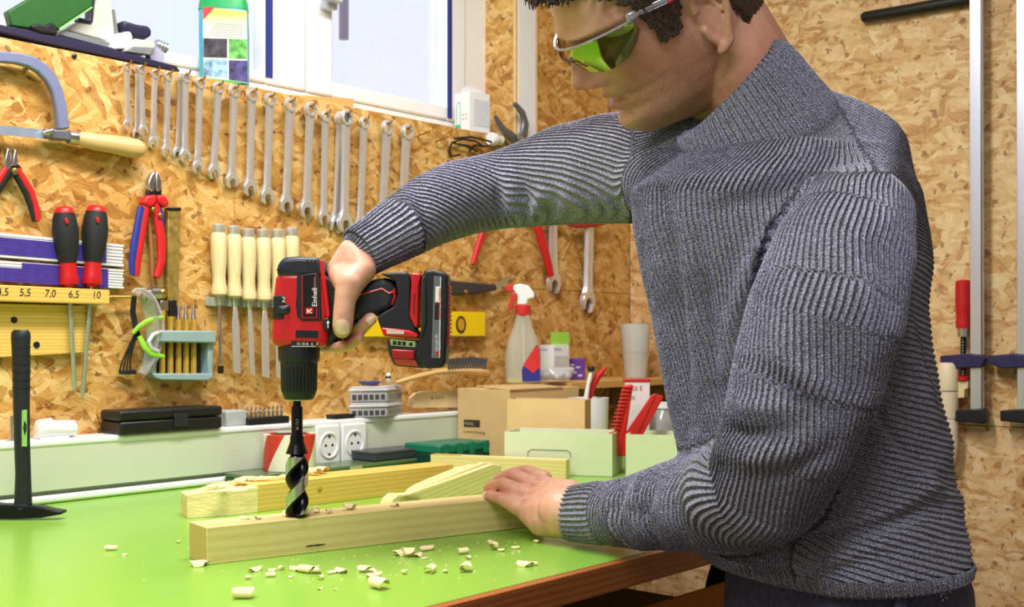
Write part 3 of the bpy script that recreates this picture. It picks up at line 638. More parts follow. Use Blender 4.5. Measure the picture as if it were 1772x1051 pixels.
ph = np.where(front | ((pys < 790) & (pxs < 1310)) | ((pys < 430) & (pxs < 1426 + (pys - 142) * 0.58)), phF, phS)
isR = (qR < 1.16) & (pxs < 1092 + np.maximum(0, 260 - pys) * 0.1)
isL = (qL < 1.16) & (dep < 1.30 + np.maximum(0, sL - 0.22) * 1.2) & (pys > 300)
FOLDS = [
 ('T', [(1120, 340), (1135, 450), (1150, 600), (1165, 740)], 5, 11), ('T', [(1143, 340), (1163, 450), (1180, 600), (1195, 740)], -9, 13), ('T', [(1175, 330), (1195, 450), (1212, 600), (1222, 720)], 8, 15), ('T', [(1205, 420), (1228, 560), (1238, 690)], -7, 12),
 ('T', [(1430, 318), (1345, 385), (1298, 470), (1272, 560), (1258, 640)], 11, 20), ('T', [(1450, 352), (1375, 412), (1322, 495), (1295, 590)], -12, 13),
 ('T', [(1235, 330), (1320, 300), (1400, 250)], 5, 18), ('T', [(1230, 362), (1330, 332), (1420, 290)], -5, 13),
 ('T', [(1480, 700), (1550, 780), (1620, 840), (1675, 885)], 9, 16), ('T', [(1508, 690), (1535, 740), (1585, 800), (1650, 845)], -10, 10), ('T', [(1430, 915), (1520, 890), (1600, 840), (1640, 770)], 8, 18),
 ('T', [(1265, 995), (1400, 968), (1520, 938), (1640, 905)], 9, 18), ('T', [(1260, 962), (1400, 932), (1520, 908), (1630, 872)], -9, 13), ('T', [(1560, 540), (1590, 640), (1620, 720)], 7, 15), ('T', [(1588, 540), (1612, 640), (1636, 720)], -6, 10), ('T', [(1500, 560), (1540, 660), (1590, 740)], -5, 12),
 ('L', [(1262, 690), (1300, 705), (1350, 708)], 7, 16), ('L', [(1245, 742), (1290, 752), (1345, 748)], -9, 11), ('L', [(1240, 785), (1300, 795), (1370, 775), (1430, 730)], 6, 18), ('L', [(1300, 830), (1370, 815), (1430, 780)], -4, 14),
 ('L', [(1240, 800), (1228, 850), (1245, 925)], -6, 11), ('L', [(1205, 800), (1190, 860), (1205, 940)], 5, 12), ('L', [(1085, 838), (1065, 882), (1085, 935)], -7, 8), ('L', [(1108, 832), (1088, 885), (1112, 942)], 8, 11), ('L', [(1136, 828), (1115, 888), (1142, 946)], -7, 8), ('L', [(1165, 815), (1148, 880), (1172, 948)], 6, 12), ('L', [(1060, 845), (1046, 885), (1060, 932)], 5, 8),
 ('L', [(1330, 545), (1370, 630), (1440, 690)], 5, 26), ('L', [(1305, 630), (1370, 685), (1440, 715)], -5, 20), ('L', [(1480, 420), (1500, 520), (1490, 620)], 5, 24),
 ('R', [(895, 285), (905, 340), (916, 392)], -9, 9), ('R', [(878, 300), (884, 350), (895, 388)], 8, 10), ('R', [(862, 320), (866, 380)], -6, 8), ('R', [(936, 330), (926, 370), (914, 394)], 8, 10), ('R', [(960, 340), (948, 388)], -5, 10), ('R', [(698, 335), (715, 380), (727, 440)], 5, 9), ('R', [(722, 330), (740, 380), (750, 425)], -4, 9), ('R', [(1000, 240), (985, 320), (990, 380)], 4, 20)]
nrm_ = np.empty(ns * 3, np.float32); sme.vertices.foreach_get('normal', nrm_); nrm_ = nrm_.reshape(-1, 3).astype(np.float64)
face_ = np.clip((nrm_ @ -np.array(FW)) * 2.5 + 0.35, 0, 1); fold = np.zeros(ns)
for reg, pl_, amp_, sig_ in FOLDS:
    A_ = np.array(pl_, float); dm = np.full(ns, 1e9); tpar = np.zeros(ns); nseg = len(A_) - 1
    for i in range(nseg):
        ab = A_[i + 1] - A_[i]; t = np.clip(((pxs - A_[i, 0]) * ab[0] + (pys - A_[i, 1]) * ab[1]) / (ab @ ab), 0, 1)
        dd = np.hypot(pxs - A_[i, 0] - t * ab[0], pys - A_[i, 1] - t * ab[1]); m = dd < dm; dm[m] = dd[m]; tpar[m] = ((i + t) / nseg)[m]
    mask = {'T': ~isL & ~isR, 'L': isL, 'R': isR}[reg]
    fold += mask * amp_ * 0.001 * np.exp(-(dm / sig_) ** 2) * (0.35 + 0.65 * np.sin(np.pi * np.clip(tpar, 0.03, 0.97)))
fold += 0.0012 * np.sin(pxs * 0.045 + pys * 0.021) * np.sin(pys * 0.037 - pxs * 0.012)
sc_ += nrm_ * (fold * face_)[:, None]; sme.vertices.foreach_set('co', sc_.astype(np.float32).ravel())
cuffL, cuffR = sL > LL - 0.062, sR > LR - 0.060
ph = np.where(isR, np.where(cuffR, tR * 0.046 / 0.0085, phR), ph)
ph = np.where(isL, np.where(cuffL, tL * 0.044 / 0.0085, phL), ph)
ra = sme.attributes.new('rib', 'FLOAT', 'POINT'); ra.data.foreach_set('value', ph.astype(np.float32))
# fine mesh with the ribs raised as geometry
_o = bpy.data.objects.new('tmp', sme); col.objects.link(_o); _sb = _o.modifiers.new('s', 'SUBSURF'); _sb.levels = 2; _sb.render_levels = 2
_dg = bpy.context.evaluated_depsgraph_get(); _dg.update(); fine = bpy.data.meshes.new_from_object(_o.evaluated_get(_dg)); bpy.data.objects.remove(_o); sme = fine
_n = len(fine.vertices); _c = np.empty(_n * 3, np.float32); _nn = np.empty(_n * 3, np.float32); _p = np.empty(_n, np.float32)
fine.vertices.foreach_get('co', _c); fine.vertices.foreach_get('normal', _nn); fine.attributes['rib'].data.foreach_get('value', _p)
_c = _c.reshape(-1, 3) + _nn.reshape(-1, 3) * (0.0011 * np.sin(2 * np.pi * _p))[:, None]; fine.vertices.foreach_set('co', _c.astype(np.float32).ravel())
knit, nt, b, L = new_mat('grey_rib_knit'); MATS['knit'] = knit
at = node(nt, 'ShaderNodeAttribute', attribute_name='rib'); tc = node(nt, 'ShaderNodeTexCoord')
nzw = node(nt, 'ShaderNodeTexNoise'); nzw.inputs['Scale'].default_value = 60; nzw.inputs['Detail'].default_value = 1; L.new(tc.outputs['Object'], nzw.inputs['Vector'])
phs = math_n(nt, 'ADD', at.outputs['Fac'], math_n(nt, 'MULTIPLY', math_n(nt, 'SUBTRACT', nzw.outputs['Fac'], 0.5), 0.2))
sn = math_n(nt, 'SINE', math_n(nt, 'MULTIPLY', phs, 2 * math.pi))
vo = node(nt, 'ShaderNodeTexVoronoi'); vo.inputs['Scale'].default_value = 420; L.new(tc.outputs['Object'], vo.inputs['Vector'])
ml = node(nt, 'ShaderNodeTexNoise'); ml.inputs['Scale'].default_value = 750; ml.inputs['Detail'].default_value = 2; L.new(tc.outputs['Object'], ml.inputs['Vector'])
rp = node(nt, 'ShaderNodeValToRGB'); rp.color_ramp.elements[0].position = 0.36; rp.color_ramp.elements[0].color = lin((70, 70, 90)); rp.color_ramp.elements[1].position = 0.66; rp.color_ramp.elements[1].color = lin((190, 190, 216))
L.new(ml.outputs['Fac'], rp.inputs[0]); L.new(rp.outputs[0], b.inputs['Base Color'])
hgt = math_n(nt, 'ADD', sn, math_n(nt, 'MULTIPLY', vo.outputs['Distance'], -0.65))
bp = node(nt, 'ShaderNodeBump'); bp.inputs['Strength'].default_value = 1.0; bp.inputs['Distance'].default_value = 0.0022
L.new(hgt, bp.inputs['Height']); L.new(bp.outputs[0], b.inputs['Normal'])
b.inputs['Roughness'].default_value = 0.9; b.inputs['Specular IOR Level'].default_value = 0.15
b.inputs['Sheen Weight'].default_value = 0.15; b.inputs['Sheen Roughness'].default_value = 0.5
sweater = mesh_obj('sweater', sme, knit, man, MANO)
# collar and cuffs as ribbed bands
def band(name, rings, nrib, parent, cap=False):
    n = len(rings[0]); mb = MB(); out_ = []
    for r in rings:
        cen = sum(r, Vector((0, 0, 0))) / n; out_.append([p + (p - cen).normalized() * (0.0013 * math.sin(2 * math.pi * nrib * j / n)) for j, p in enumerate(r)])
    mb.loft(out_, cap=False)
    me = mb.mesh(name, Vector((0, 0, 0)), 180)
    vals = [(k % n) / n * nrib for k in range(len(mb.v))]
    a = me.attributes.new('rib', 'FLOAT', 'POINT'); a.data.foreach_set('value', vals)
    return mesh_obj(name, me, knit, parent, MANO)
def ell(c, A, B, n=560): return [c + A * math.cos(2 * math.pi * j / n) + B * math.sin(2 * math.pi * j / n) for j in range(n)]
def pv(dx, dy, d=DB): return RT * (dx * pxm(d)) - UP * (dy * pxm(d))
col_r = []
prof = [(-0.25, 0.86), (0.0, 0.90), (0.06, 0.97), (0.0, 1.03), (-0.02, 1.05), (0.15, 1.09), (0.35, 1.09), (0.55, 1.06), (0.75, 1.04), (0.9, 1.03), (1.0, 1.0), (1.12, 0.94)]
for k, (t, q) in enumerate(prof):
    if k < 2: t = -t if k == 0 else 0.03
    c = P(1256 + 52 * t, 150 + 66 * t, 1.43)
    A = pv(78 + 46 * t, -84 + 26 * t) * q
    B = (-FW * (0.083 + 0.03 * t) + pv(6 + 10 * t, 20 + 46 * t)) * q
    col_r.append(ell(c, A, B))
collar = band('collar', col_r, 70, sweater)
def cuff(arm, n0, nrib):
    A = [P(x, y, d) for x, y, d, r in arm]; R = [r * pxm(d) for x, y, d, r in arm]
    p1 = A[-1]; t = (A[-1] - A[-3]).normalized(); u = (-FW - t * (-FW).dot(t)).normalized(); w = t.cross(u); r1 = R[-1]
    rings = []
    for s_, q in ((-0.065, 1.04), (-0.05, 1.10), (-0.03, 1.07), (-0.01, 1.03), (0.008, 0.99), (0.015, 0.97), (0.017, 0.93), (0.012, 0.88), (-0.02, 0.82)):
        rings.append([p1 + t * s_ + (u * math.cos(2 * math.pi * j / 272) + w * math.sin(2 * math.pi * j / 272)) * r1 * q for j in range(272)])
    return band('cuff', rings, nrib, sweater)
cuff(LARM, 0, 34); cuff(RARM, 0, 34)
hem = band('hem', [torso_ring(962, 1211, 1685, .186, 960, -0.001, tilt=0.0105), torso_ring(985, 1219, 1682, .184, 960, -0.002, tilt=0.013), torso_ring(992, 1222, 1679, .182, 960, 0.003, tilt=0.0135), torso_ring(980, 1222, 1679, .182, 960, 0.010, tilt=0.013)], 120, sweater)
# ------------------------------------------------------------------ jeans
denim = M('dark_denim', (62, 64, 92), 0.8, 0, 0.35, vs=160, bump=0.35, bs=1200)
jn = MB()
jn.loft([torso_ring(y, xl, xr, s, 48, 0.012) for y, xl, xr, s in ((900, 1235, 1672, .165), (960, 1238, 1690, .17), (1000, 1238, 1704, .172), (1080, 1235, 1708, .175), (1180, 1240, 1705, .18), (1260, 1260, 1690, .175))])
hipz = P(1440, 1240, DB)
for sg in (1, -1):
    hpos = P(1455, 1200, DB) + BS * (0.10 * sg); kn = Vector((hpos.x, hpos.y, 0.50)) + BF * 0.03; an = Vector((hpos.x, hpos.y, 0.07)) + BS * 0.03 * sg
    jn.hull([(hpos, 0.10), (kn, 0.075)]); jn.hull([(kn, 0.075), (an, 0.065)])
jme = remesh(jn, 0.008, 4, 0.5)
jeans = mesh_obj('jeans', jme, denim, man, MANO)
for sg in (1, -1):
    hpos = P(1455, 1200, DB) + BS * (0.10 * sg) + BS * 0.03 * sg; f0 = Vector((hpos.x, hpos.y, 0.0))
    build('shoe', MB().hull([(f0 + UP * 0.04 - BF * 0.07, 0.038), (f0 + UP * 0.035 + BF * 0.15, 0.033), (f0 + UP * 0.09, 0.05), (f0 + UP * 0.034 + BF * 0.10, 0.034)]), black, man)
# pocket, seams, belt loop and yarn-like fray seen at the hip
def tring(y, j, n=64, out=0.0):
    r = torso_ring(y, *[float(np.interp(y, (900, 990, 1080), c)) for c in ((1235, 1238, 1235), (1672, 1678, 1684), (.165, .17, .175))], n, 0.012 - out); return r[j % n]
pk = MB()
pk.tube([P(1632, 1035, 1.285), P(1645, 1024, 1.295), P(1662, 1012, 1.31), P(1676, 998, 1.335), P(1682, 985, 1.36)], 0.006, 8)
pk.tube([P(1632, 1035, 1.285), P(1635, 1070, 1.285)], 0.005, 8)
build('pocket_edge', pk, M('denim_seam', (84, 86, 112), 0.8, bump=0.4, bs=900), jeans)
build('belt_loop', MB().box(P(1558, 1046, 1.258), (0.014, 0.006, 0.05), (RT, FW, UP)), denim, jeans, bevel=0.002)
fr = MB(); rr = random.Random(9)
for k in range(26): 
    c = P(1632 + rr.uniform(-6, 6), 1026 + rr.uniform(-9, 9), 1.28); fr.tube([c, c + Vector((rr.uniform(-1, 1), rr.uniform(-1, 1), rr.uniform(-1, 1))) * 0.004, c + Vector((rr.uniform(-1, 1), rr.uniform(-1, 1), rr.uniform(-1, 1))) * 0.007], 0.0007, 4)
build('frayed_patch', fr, whitep, jeans)
# ================================================================== tools on the back wall
def W(x, y, off=0.0): return onY(x, y, YW - off)
def wr_px(x, y): r = ray(x, y); return YW / r.y / FPX           # metres per pixel (in height) on the wall at this pixel
def wthing(name, x, y, label, cat, group=None): return thing(name, W(x, y), label, cat, group)
pale_wood = wood_mat('handle_wood', (222, 198, 142), (240, 224, 182), (0, 0, 1), 60, 0.45)
# ------------------------------------------------------------------ spanners
spz = [((219, 116), (221, 216), 7.2), ((244, 120), (248, 226), 7.6), ((268, 128), (265, 247), 8.2), ((290.5, 132), (288, 262), 8.6), ((321, 134), (320, 270), 9.2), ((346, 144), (342, 290), 9.6), ((378, 152), (370, 298), 10.4), ((405, 158), (401, 313), 10.8), ((436, 165), (432, 326), 11.2), ((467, 173), (462, 340), 11.6), ((502, 182), (495, 354), 12), ((537, 190), (530, 363), 12.4), ((563, 202), (560, 377), 10.5), ((599, 204), (596, 386), 13.4), ((630, 213), (623, 396), 10.8), ((670, 221), (660, 412), 13), ((704, 229), (693, 425), 13.2)]
extra = [((239, 121), (237, 232), 7.6, -1), ((314, 137), (308, 266), 9.2, -1), ((590, 206), (582, 388), 13.2, -1)]
ordn = ['first', 'second', 'third', 'fourth', 'fifth', 'sixth', 'seventh', 'eighth', 'ninth', 'tenth', 'eleventh', 'twelfth', 'thirteenth', 'fourteenth', 'fifteenth', 'sixteenth', 'seventeenth']
hookm = brass
def spanner(rc, ec, r, label, off=0.026, group='chrome spanners hanging in a row under the window', hook=True, flip=1):
    s = wr_px(*rc); R = r * s; C = W(rc[0], rc[1], off); E = W(ec[0], ec[1], off * 0.55)
    t = thing('spanner', E - UP * R, label, 'spanner', group)
    ax = (E - C).normalized(); nrm = Vector((0.10, -1, 0.22)).normalized(); nrm = (nrm - ax * nrm.dot(ax)).normalized(); sd = ax.cross(nrm)
    n = 26; th = R * 0.42
    ring = lambda q, h, m=0: [C + (ax * math.cos(2 * math.pi * j / n) + sd * math.sin(2 * math.pi * j / n)) * R * q * (1 + (0.05 if (m and j % 2) else 0)) + nrm * h for j in range(n)]
    mb = MB().loft([ring(0.92, -th), ring(1.0, -th * 0.7), ring(1.0, th * 0.7), ring(0.92, th), ring(0.68, th), ring(0.62, th * 0.8, 1), ring(0.62, -th * 0.8, 1), ring(0.68, -th)], closed=True)
    build('ring_head', mb, chrome, t)
    Ln = (E - C).length; w0, w1 = R * 0.66, R * 0.62
    prof = lambda w, h: [(-w, -h * 0.6), (-w * 0.8, h), (-w * 0.3, h * 0.72), (w * 0.3, h * 0.72), (w * 0.8, h), (w, -h * 0.6), (w * 0.7, -h), (-w * 0.7, -h)]
    rings = []
    for q, w, h in ((R * 0.86, w0 * 1.25, th * 0.8), (R * 1.4, w0, th * 0.7), (Ln * 0.55, w1, th * 0.62), (Ln - R * 1.7, w1, th * 0.65), (Ln - R * 0.9, w1 * 1.5, th * 0.7)):
        c = C + ax * q; rings.append([c + sd * a + nrm * b_ for a, b_ in prof(w, h)])
    build('shaft', MB().loft(rings), chrome, t, ang=25)
    RJ = R * 1.22; tilt = 0.26 * flip
    pts = []
    a0 = 0.62
    for k in range(19):
        a = math.pi / 2 + a0 + (2 * math.pi - 2 * a0) * k / 18
        pts.append((math.cos(a - math.pi) * 0 + RJ * math.cos(a), RJ * 1.0 * math.sin(a)))
    g = RJ * 0.50
    pts += [(g, RJ * 0.92), (g * 1.02, RJ * 0.05), (g * 0.5, -RJ * 0.25), (-g * 0.5, -RJ * 0.25), (-g * 1.02, RJ * 0.05), (-g, RJ * 0.92)]
    ct, st = math.cos(tilt), math.sin(tilt)
    P3 = [E + sd * (x * ct - y * st) + ax * (x * st + y * ct) - nrm * th * 0.7 for x, y in pts]
    build('open_jaw', MB().prism(P3, nrm * th * 1.4), chrome, t, bevel=th * 0.25, seg=2)
    if hook:
        hp_ = C + UP * R * 0.45
        build('hook', MB().tube([Vector((hp_.x, YW + 0.004, hp_.z)), Vector((hp_.x, YW - off - 0.004, hp_.z)), hp_ + Vector((0.001, -0.012, 0.001)), hp_ + Vector((0.002, -0.015, 0.008))], 0.0019, 8), hookm, wb)
    return t
for i, (rc, ec, r) in enumerate(spz):
    lb = {0: 'smallest chrome combination spanner, at the left end of the hanging row', 16: 'chrome combination spanner at the right end of the hanging row'}.get(i, f'chrome combination spanner on the {ordn[i]} hook from the left of the row')
    spanner(rc, ec, r, lb, 0.031 if i in (1, 4, 13) else 0.026)
for (rc, ec, r, f), w in zip(extra, ('second', 'fifth', 'fourteenth')):
    spanner(rc, ec, r, f'rear chrome spanner doubled up behind another on the {w} hook from the left', 0.010, hook=False, flip=-1)
for x, y in ((735, 231), (766, 241)):
    a = W(x - 9, y + 3, 0.0); build('hook', MB().tube([a + DY * 0.01, W(x - 9, y + 3, 0.012), W(x, y, 0.018), W(x + 8, y - 3, 0.016), W(x + 10, y - 8, 0.016)], 0.002, 8), hookm, wb)
for x, y in ((44, 119), (128, 97)): build('screw_head', MB().lathe(W(x, y), -DY, [(0, 0), (0.005, 0), (0.005, 0.002), (0.002, 0.004), (0, 0.004)], 12), brass if x == 44 else darksteel, wb)
# ------------------------------------------------------------------ hacksaw
hs = wthing('hacksaw', 100, 275, 'hacksaw with blue-grey bow frame and pale wooden handle', 'saw')
fr_m = M('saw_blue_grey', (128, 136, 176), 0.35, 0.2, 0.05)
outer = [(-170, 96), (-60, 88), (0, 91), (30, 94), (55, 101), (76, 115), (92, 134), (102, 156), (109, 185), (114, 224)]
inner = [(94, 226), (91, 190), (84, 160), (74, 142), (60, 127), (42, 117), (22, 112), (0, 110), (-60, 108), (-170, 116)]
build('bow_frame', wprism(MB(), outer + inner, 0.016, 0.016), fr_m, hs, bevel=0.003)
build('front_post', wprism(MB(), [(-170, 96), (-150, 100), (-150, 222), (-170, 222)], 0.016, 0.016), fr_m, hs, bevel=0.003)
build('blade', wprism(MB(), [(-170, 200), (75, 225), (75, 240), (-170, 218)], 0.022, 0.0022), M('blade_blue', (178, 196, 226), 0.3, 0.6), hs)
build('blade_holder', wprism(MB(), [(70, 224), (122, 230), (122, 246), (70, 240)], 0.014, 0.018), M('holder_grey', (120, 122, 140), 0.35, 0.5), hs, bevel=0.002)
build('wing_nut', MB().hull([(W(76, 230, 0.036), 0.004), (W(90, 226, 0.038), 0.004), (W(83, 233, 0.034), 0.004)]), steel, hs)
a, b_ = W(118, 237, 0.024), W(136, 240, 0.024); build('ferrule', MB().tube([a, a + (b_ - a) * .5, b_], [0.0125, 0.0135, 0.0125], 16), steel, hs)
build('handle', MB().tube([W(x, y, 0.026) for x, y in ((133, 239), (142, 241), (165, 246), (195, 250), (222, 255), (238, 258), (246, 260), (250, 261))], [r * 0.00108 for r in (10, 13, 14.5, 16, 17.5, 17, 12, 4)], 18), wood_mat('saw_wood', (206, 168, 108), (230, 198, 146), (1, 0, 0), 20), hs)
# ------------------------------------------------------------------ red and black pliers at the left edge
def grip(mb, px, rad, off, sq=0.75): return mb.tube([W(x, y, off) for x, y in px], [r * wr_px(*px[0]) for r in rad], 14, flat=(DY, sq))
pl = wthing('pliers', 25, 385, 'red and black handled pliers hanging at the left edge below the hacksaw', 'pliers')
grip(mb := MB(), [(24, 292), (36, 312), (48, 334), (56, 358), (62, 384)], [8, 9, 9, 8, 6], 0.016); build('grip', mb, rubber, pl)
grip(mb := MB(), [(30, 292), (42, 312), (54, 332), (62, 356), (66, 382)], [5, 6, 6, 5.5, 4.5], 0.021); build('grip_inlay', mb, redrub, pl)
grip(mb := MB(), [(18, 292), (4, 312), (-10, 334), (-18, 360), (-22, 384)], [8, 9, 9, 8, 6], 0.016); build('grip', mb, rubber, pl)
grip(mb := MB(), [(10, 292), (-3, 312), (-16, 334), (-24, 358)], [5, 6, 6, 5], 0.021); build('grip_inlay', mb, redrub, pl)
build('jaw', wprism(MB(), [(8, 256), (13, 262), (14, 276), (16, 292), (6, 294), (2, 282)], 0.010, 0.012), steel, pl, bevel=0.002)
build('jaw', wprism(MB(), [(21, 258), (25, 268), (26, 282), (24, 294), (16, 293), (18, 272)], 0.010, 0.012), steel, pl, bevel=0.002)
build('joint', wprism(MB(), arc(20, 295, 12, 11, 0, 340, 14), 0.008, 0.014), darksteel, pl, bevel=0.002)
build('pivot', MB().lathe(W(25, 297, 0.022), -DY, [(0, 0), (0.006, 0), (0.006, 0.003), (0.003, 0.004), (0, 0.004)], 14), brass, pl)
# ------------------------------------------------------------------ folding rules
def folding_rule(y0l, y0r, y1l, y1r, label, step):
    t = wthing('folding_rule', 60, (y1l + y1r) / 2, label, 'folding rule', 'folding rules on the wall')
    n = 7; xl, xr = -70, 207
    yat = lambda q, x: (y0l + (y0r - y0l) * (x - 0) / 207) * (1 - q) + (y1l + (y1r - y1l) * (x - 0) / 207) * q
    for k in range(n):
        q0, q1 = k / n + 0.012, (k + 1) / n - 0.012
        build('slat', wprism(MB(), [(xl, yat(q0, xl)), (xr - (k % 3), yat(q0, xr)), (xr - (k % 3), yat(q1, xr)), (xl, yat(q1, xl))], 0.002, 0.016), M('rule_white', (222, 222, 230), 0.5, 0, 0.05), t, bevel=0.0006, seg=1)
        xa, xb = (xl, 184) if not step else ((xl, 187) if k > 1 else (38, 187))
        if (k < n - 1 if not step else True) and not (not step and k == 0):
            build('printed_strip', wprism(MB(), [(xa, yat(q0 - 0.006, xa)), (xb, yat(q0 - 0.006, xb)), (xb, yat(q1 + 0.006, xb)), (xa, yat(q1 + 0.006, xa))], 0.0182, 0.0006), purple, t)
folding_rule(404, 424, 447, 463, 'upper violet and white folding rule behind the screwdriver handles', False)
folding_rule(452, 467, 487, 501, 'lower violet and white folding rule just above the numbered wooden rack', True)
# ------------------------------------------------------------------ screwdriver rack with written sizes
yel = wood_mat('rack_pine', (214, 168, 72), (238, 204, 116), (1, 0, 0), 50)
rk = wthing('screwdriver_rack', 60, 527, 'pine screwdriver rack strip with handwritten sizes on its front', 'rack')
bo = 0.044
f4 = [(-70, 490), (190, 502), (190, 527), (-70, 519)]
build('strip', MB().prism([onY(x, y, YW - bo) for x, y in f4], (0, bo - 0.001, 0)), yel, rk, bevel=0.0015)
ink = M('marker_ink', (20, 18, 16), 0.7)
for s_, x, y in (('4,5', -6, 511), ('5,5', 33, 512), ('7,0', 77, 513.5), ('6,5', 118, 515), ('10', 159, 516)):
    text('handwriting', s_, W(x, y, bo + 0.0004), DX, UP + DX * 0.08, 0.0185, ink, rk, width=0.95)
build('long_screw', MB().tube([W(188, 514, 0.02)] + [W(190 + k * 1.5, 514, 0.02) for k in range(1, 30)], [0.002] + [0.0026 if k % 2 else 0.0034 for k in range(1, 30)], 10), brass, rk)
bd = wthing('pine_board', 40, 612, 'yellowish pine board screwed to the wall below the screwdriver rack', 'board')
build('plank', wprism(MB(), [(-70, 524), (142, 529), (142, 611), (-70, 622)], 0.001, 0.014), yel, bd, bevel=0.0015)
for x, y in ((24, 554), (63, 597)): build('screw_head', MB().lathe(W(x, y, 0.015), -DY, [(0, 0), (0.006, 0), (0.006, 0.0015), (0.003, 0.002), (0, 0.001)], 12), darksteel, bd)
def screwdriver(top, bot, tip, label):
    t = thing('screwdriver', W(tip[0], tip[1], 0.024), label, 'screwdriver', 'red and black screwdrivers in the rack')
    a, b2 = W(top[0], top[1], 0.024), W(bot[0], bot[1], 0.024); Lh = (a - b2).length; ax = (b2 - a).normalized(); k = wr_px(*top)
    build('end_cap', MB().lathe(a, ax, [(0, 0), (10 * k, 0.001), (14 * k, 0.004), (16.5 * k, Lh * 0.085), (16.8 * k, Lh * 0.10)], 24), redp, t)
    build('grip', MB().lathe(a, ax, [(16.8 * k, Lh * 0.085), (19.5 * k, Lh * 0.16), (21.5 * k, Lh * 0.28), (21.6 * k, Lh * 0.36), (20 * k, Lh * 0.50), (16.5 * k, Lh * 0.64), (14.5 * k, Lh * 0.70)], 24), rubber, t)
    build('collar', MB().lathe(a, ax, [(14 * k, Lh * 0.69), (14 * k, Lh * 0.76), (15.5 * k, Lh * 0.86), (17 * k, Lh * 0.95), (16 * k, Lh * 0.965), (9 * k, Lh * 0.97), (8.5 * k, Lh), (0, Lh)], 24), redp, t)
    tp = W(tip[0], tip[1], 0.024); build('shaft', MB().tube([b2, b2 + (tp - b2) * 0.95, tp], [0.0042, 0.0042, 0.0022], 12), M('shaft_pale_steel', (186, 196, 182), 0.3, 0.7), t)
    build('inlay', MB().hull([(a + ax * Lh * 0.18 - DY * 20 * k - DX * 8 * k, 3 * k), (a + ax * Lh * 0.22 - DY * 20.6 * k - DX * 7 * k, 3 * k)]), redp, t)
screwdriver((110, 357), (120, 497), (129, 677), 'red and black screwdriver in the rack, left of the two')
screwdriver((167, 355), (158, 497), (142, 690), 'red and black screwdriver in the rack, right of the two')
# ------------------------------------------------------------------ side cutters
cu = wthing('side_cutters', 262, 485, 'red and blue handled side cutters hanging beside the brown flat bar', 'pliers')
build('jaw', wprism(MB(), [(262, 297), (256, 301), (250, 316), (251, 328), (257, 334), (262, 330)], 0.014, 0.014), steel, cu, bevel=0.003)
build('jaw', wprism(MB(), [(263.5, 297), (269, 301), (274, 316), (273, 328), (268, 334), (263.5, 330)], 0.014, 0.014), steel, cu, bevel=0.003)
build('joint', wprism(MB(), [(251, 322), (274, 322), (274, 341), (269, 345), (254, 345), (249, 341)], 0.010, 0.014), darksteel, cu, bevel=0.003)
build('shoulder', wprism(MB(), [(243, 340), (261, 338), (262, 352), (252, 362), (237, 354)], 0.010, 0.022), redrub, cu, bevel=0.005, seg=3)
build('shoulder', wprism(MB(), [(263, 338), (277, 340), (284, 354), (276, 362), (263, 352)], 0.010, 0.022), redrub, cu, bevel=0.005, seg=3)
for s_, rp_, bp_ in ((-1, [(253, 352), (247, 385), (241, 420), (236, 455), (235, 478)], [(244, 358), (238, 390), (232, 425), (228, 455), (229, 476)]), (1, [(268, 352), (275, 390), (279, 420), (279, 452), (271, 480)], [(276, 360), (279, 375), (281, 390)])):
    grip(mb := MB(), rp_, [8, 8.5, 9, 8, 6.5], 0.022); build('grip', mb, redrub, cu)
    grip(mb := MB(), bp_, ([6, 6.5, 7, 6, 5] if s_ < 0 else [4, 4.5, 3]), 0.025); build('grip_inlay', mb, bluep, cu)
for x, y in ((265, 363), (277, 373)): build('pivot', MB().lathe(W(x, y, 0.031), -DY, [(0, 0), (0.0045, 0), (0.0045, 0.002), (0.002, 0.0035), (0, 0.0035)], 12), brass, cu)
# small hammer, flat bar
hm = wthing('small_hammer', 264, 520, 'small brass-faced hammer hanging head down behind the side cutters', 'hammer')
build('handle', MB().tube([W(258, 375, 0.012), W(262, 430, 0.012), W(266, 497, 0.012)], [0.004, 0.005, 0.006], 12, flat=(DY, 0.8)), M('handle_brown', (150, 104, 60), 0.5), hm)
build('head', MB().tube([W(248, 509, 0.014), W(258, 508, 0.014), W(259, 508, 0.014), W(274, 508, 0.014)], [0.010, 0.010, 0.013, 0.013], 16), steel, hm, ang=30)
build('brass_face', MB().lathe(W(274, 508, 0.014), DX, [(0.010, 0), (0.0125, 0.006), (0.011, 0.012), (0.004, 0.014), (0, 0.014)], 18), brass, hm)
fb = wthing('flat_bar', 296, 520, 'worn brownish-yellow flat bar with a dark top end', 'bar')
build('bar', wprism(MB(), [(285, 364), (307, 364), (303, 522), (284, 522)], 0.004, 0.012), M('worn_brass_paint', (150, 124, 62), 0.5, 0.2, 0.35, vs=90), fb, bevel=0.002)
build('end', wprism(MB(), [(285, 360), (307, 360), (307, 366), (285, 366)], 0.003, 0.014), darksteel, fb, bevel=0.001)
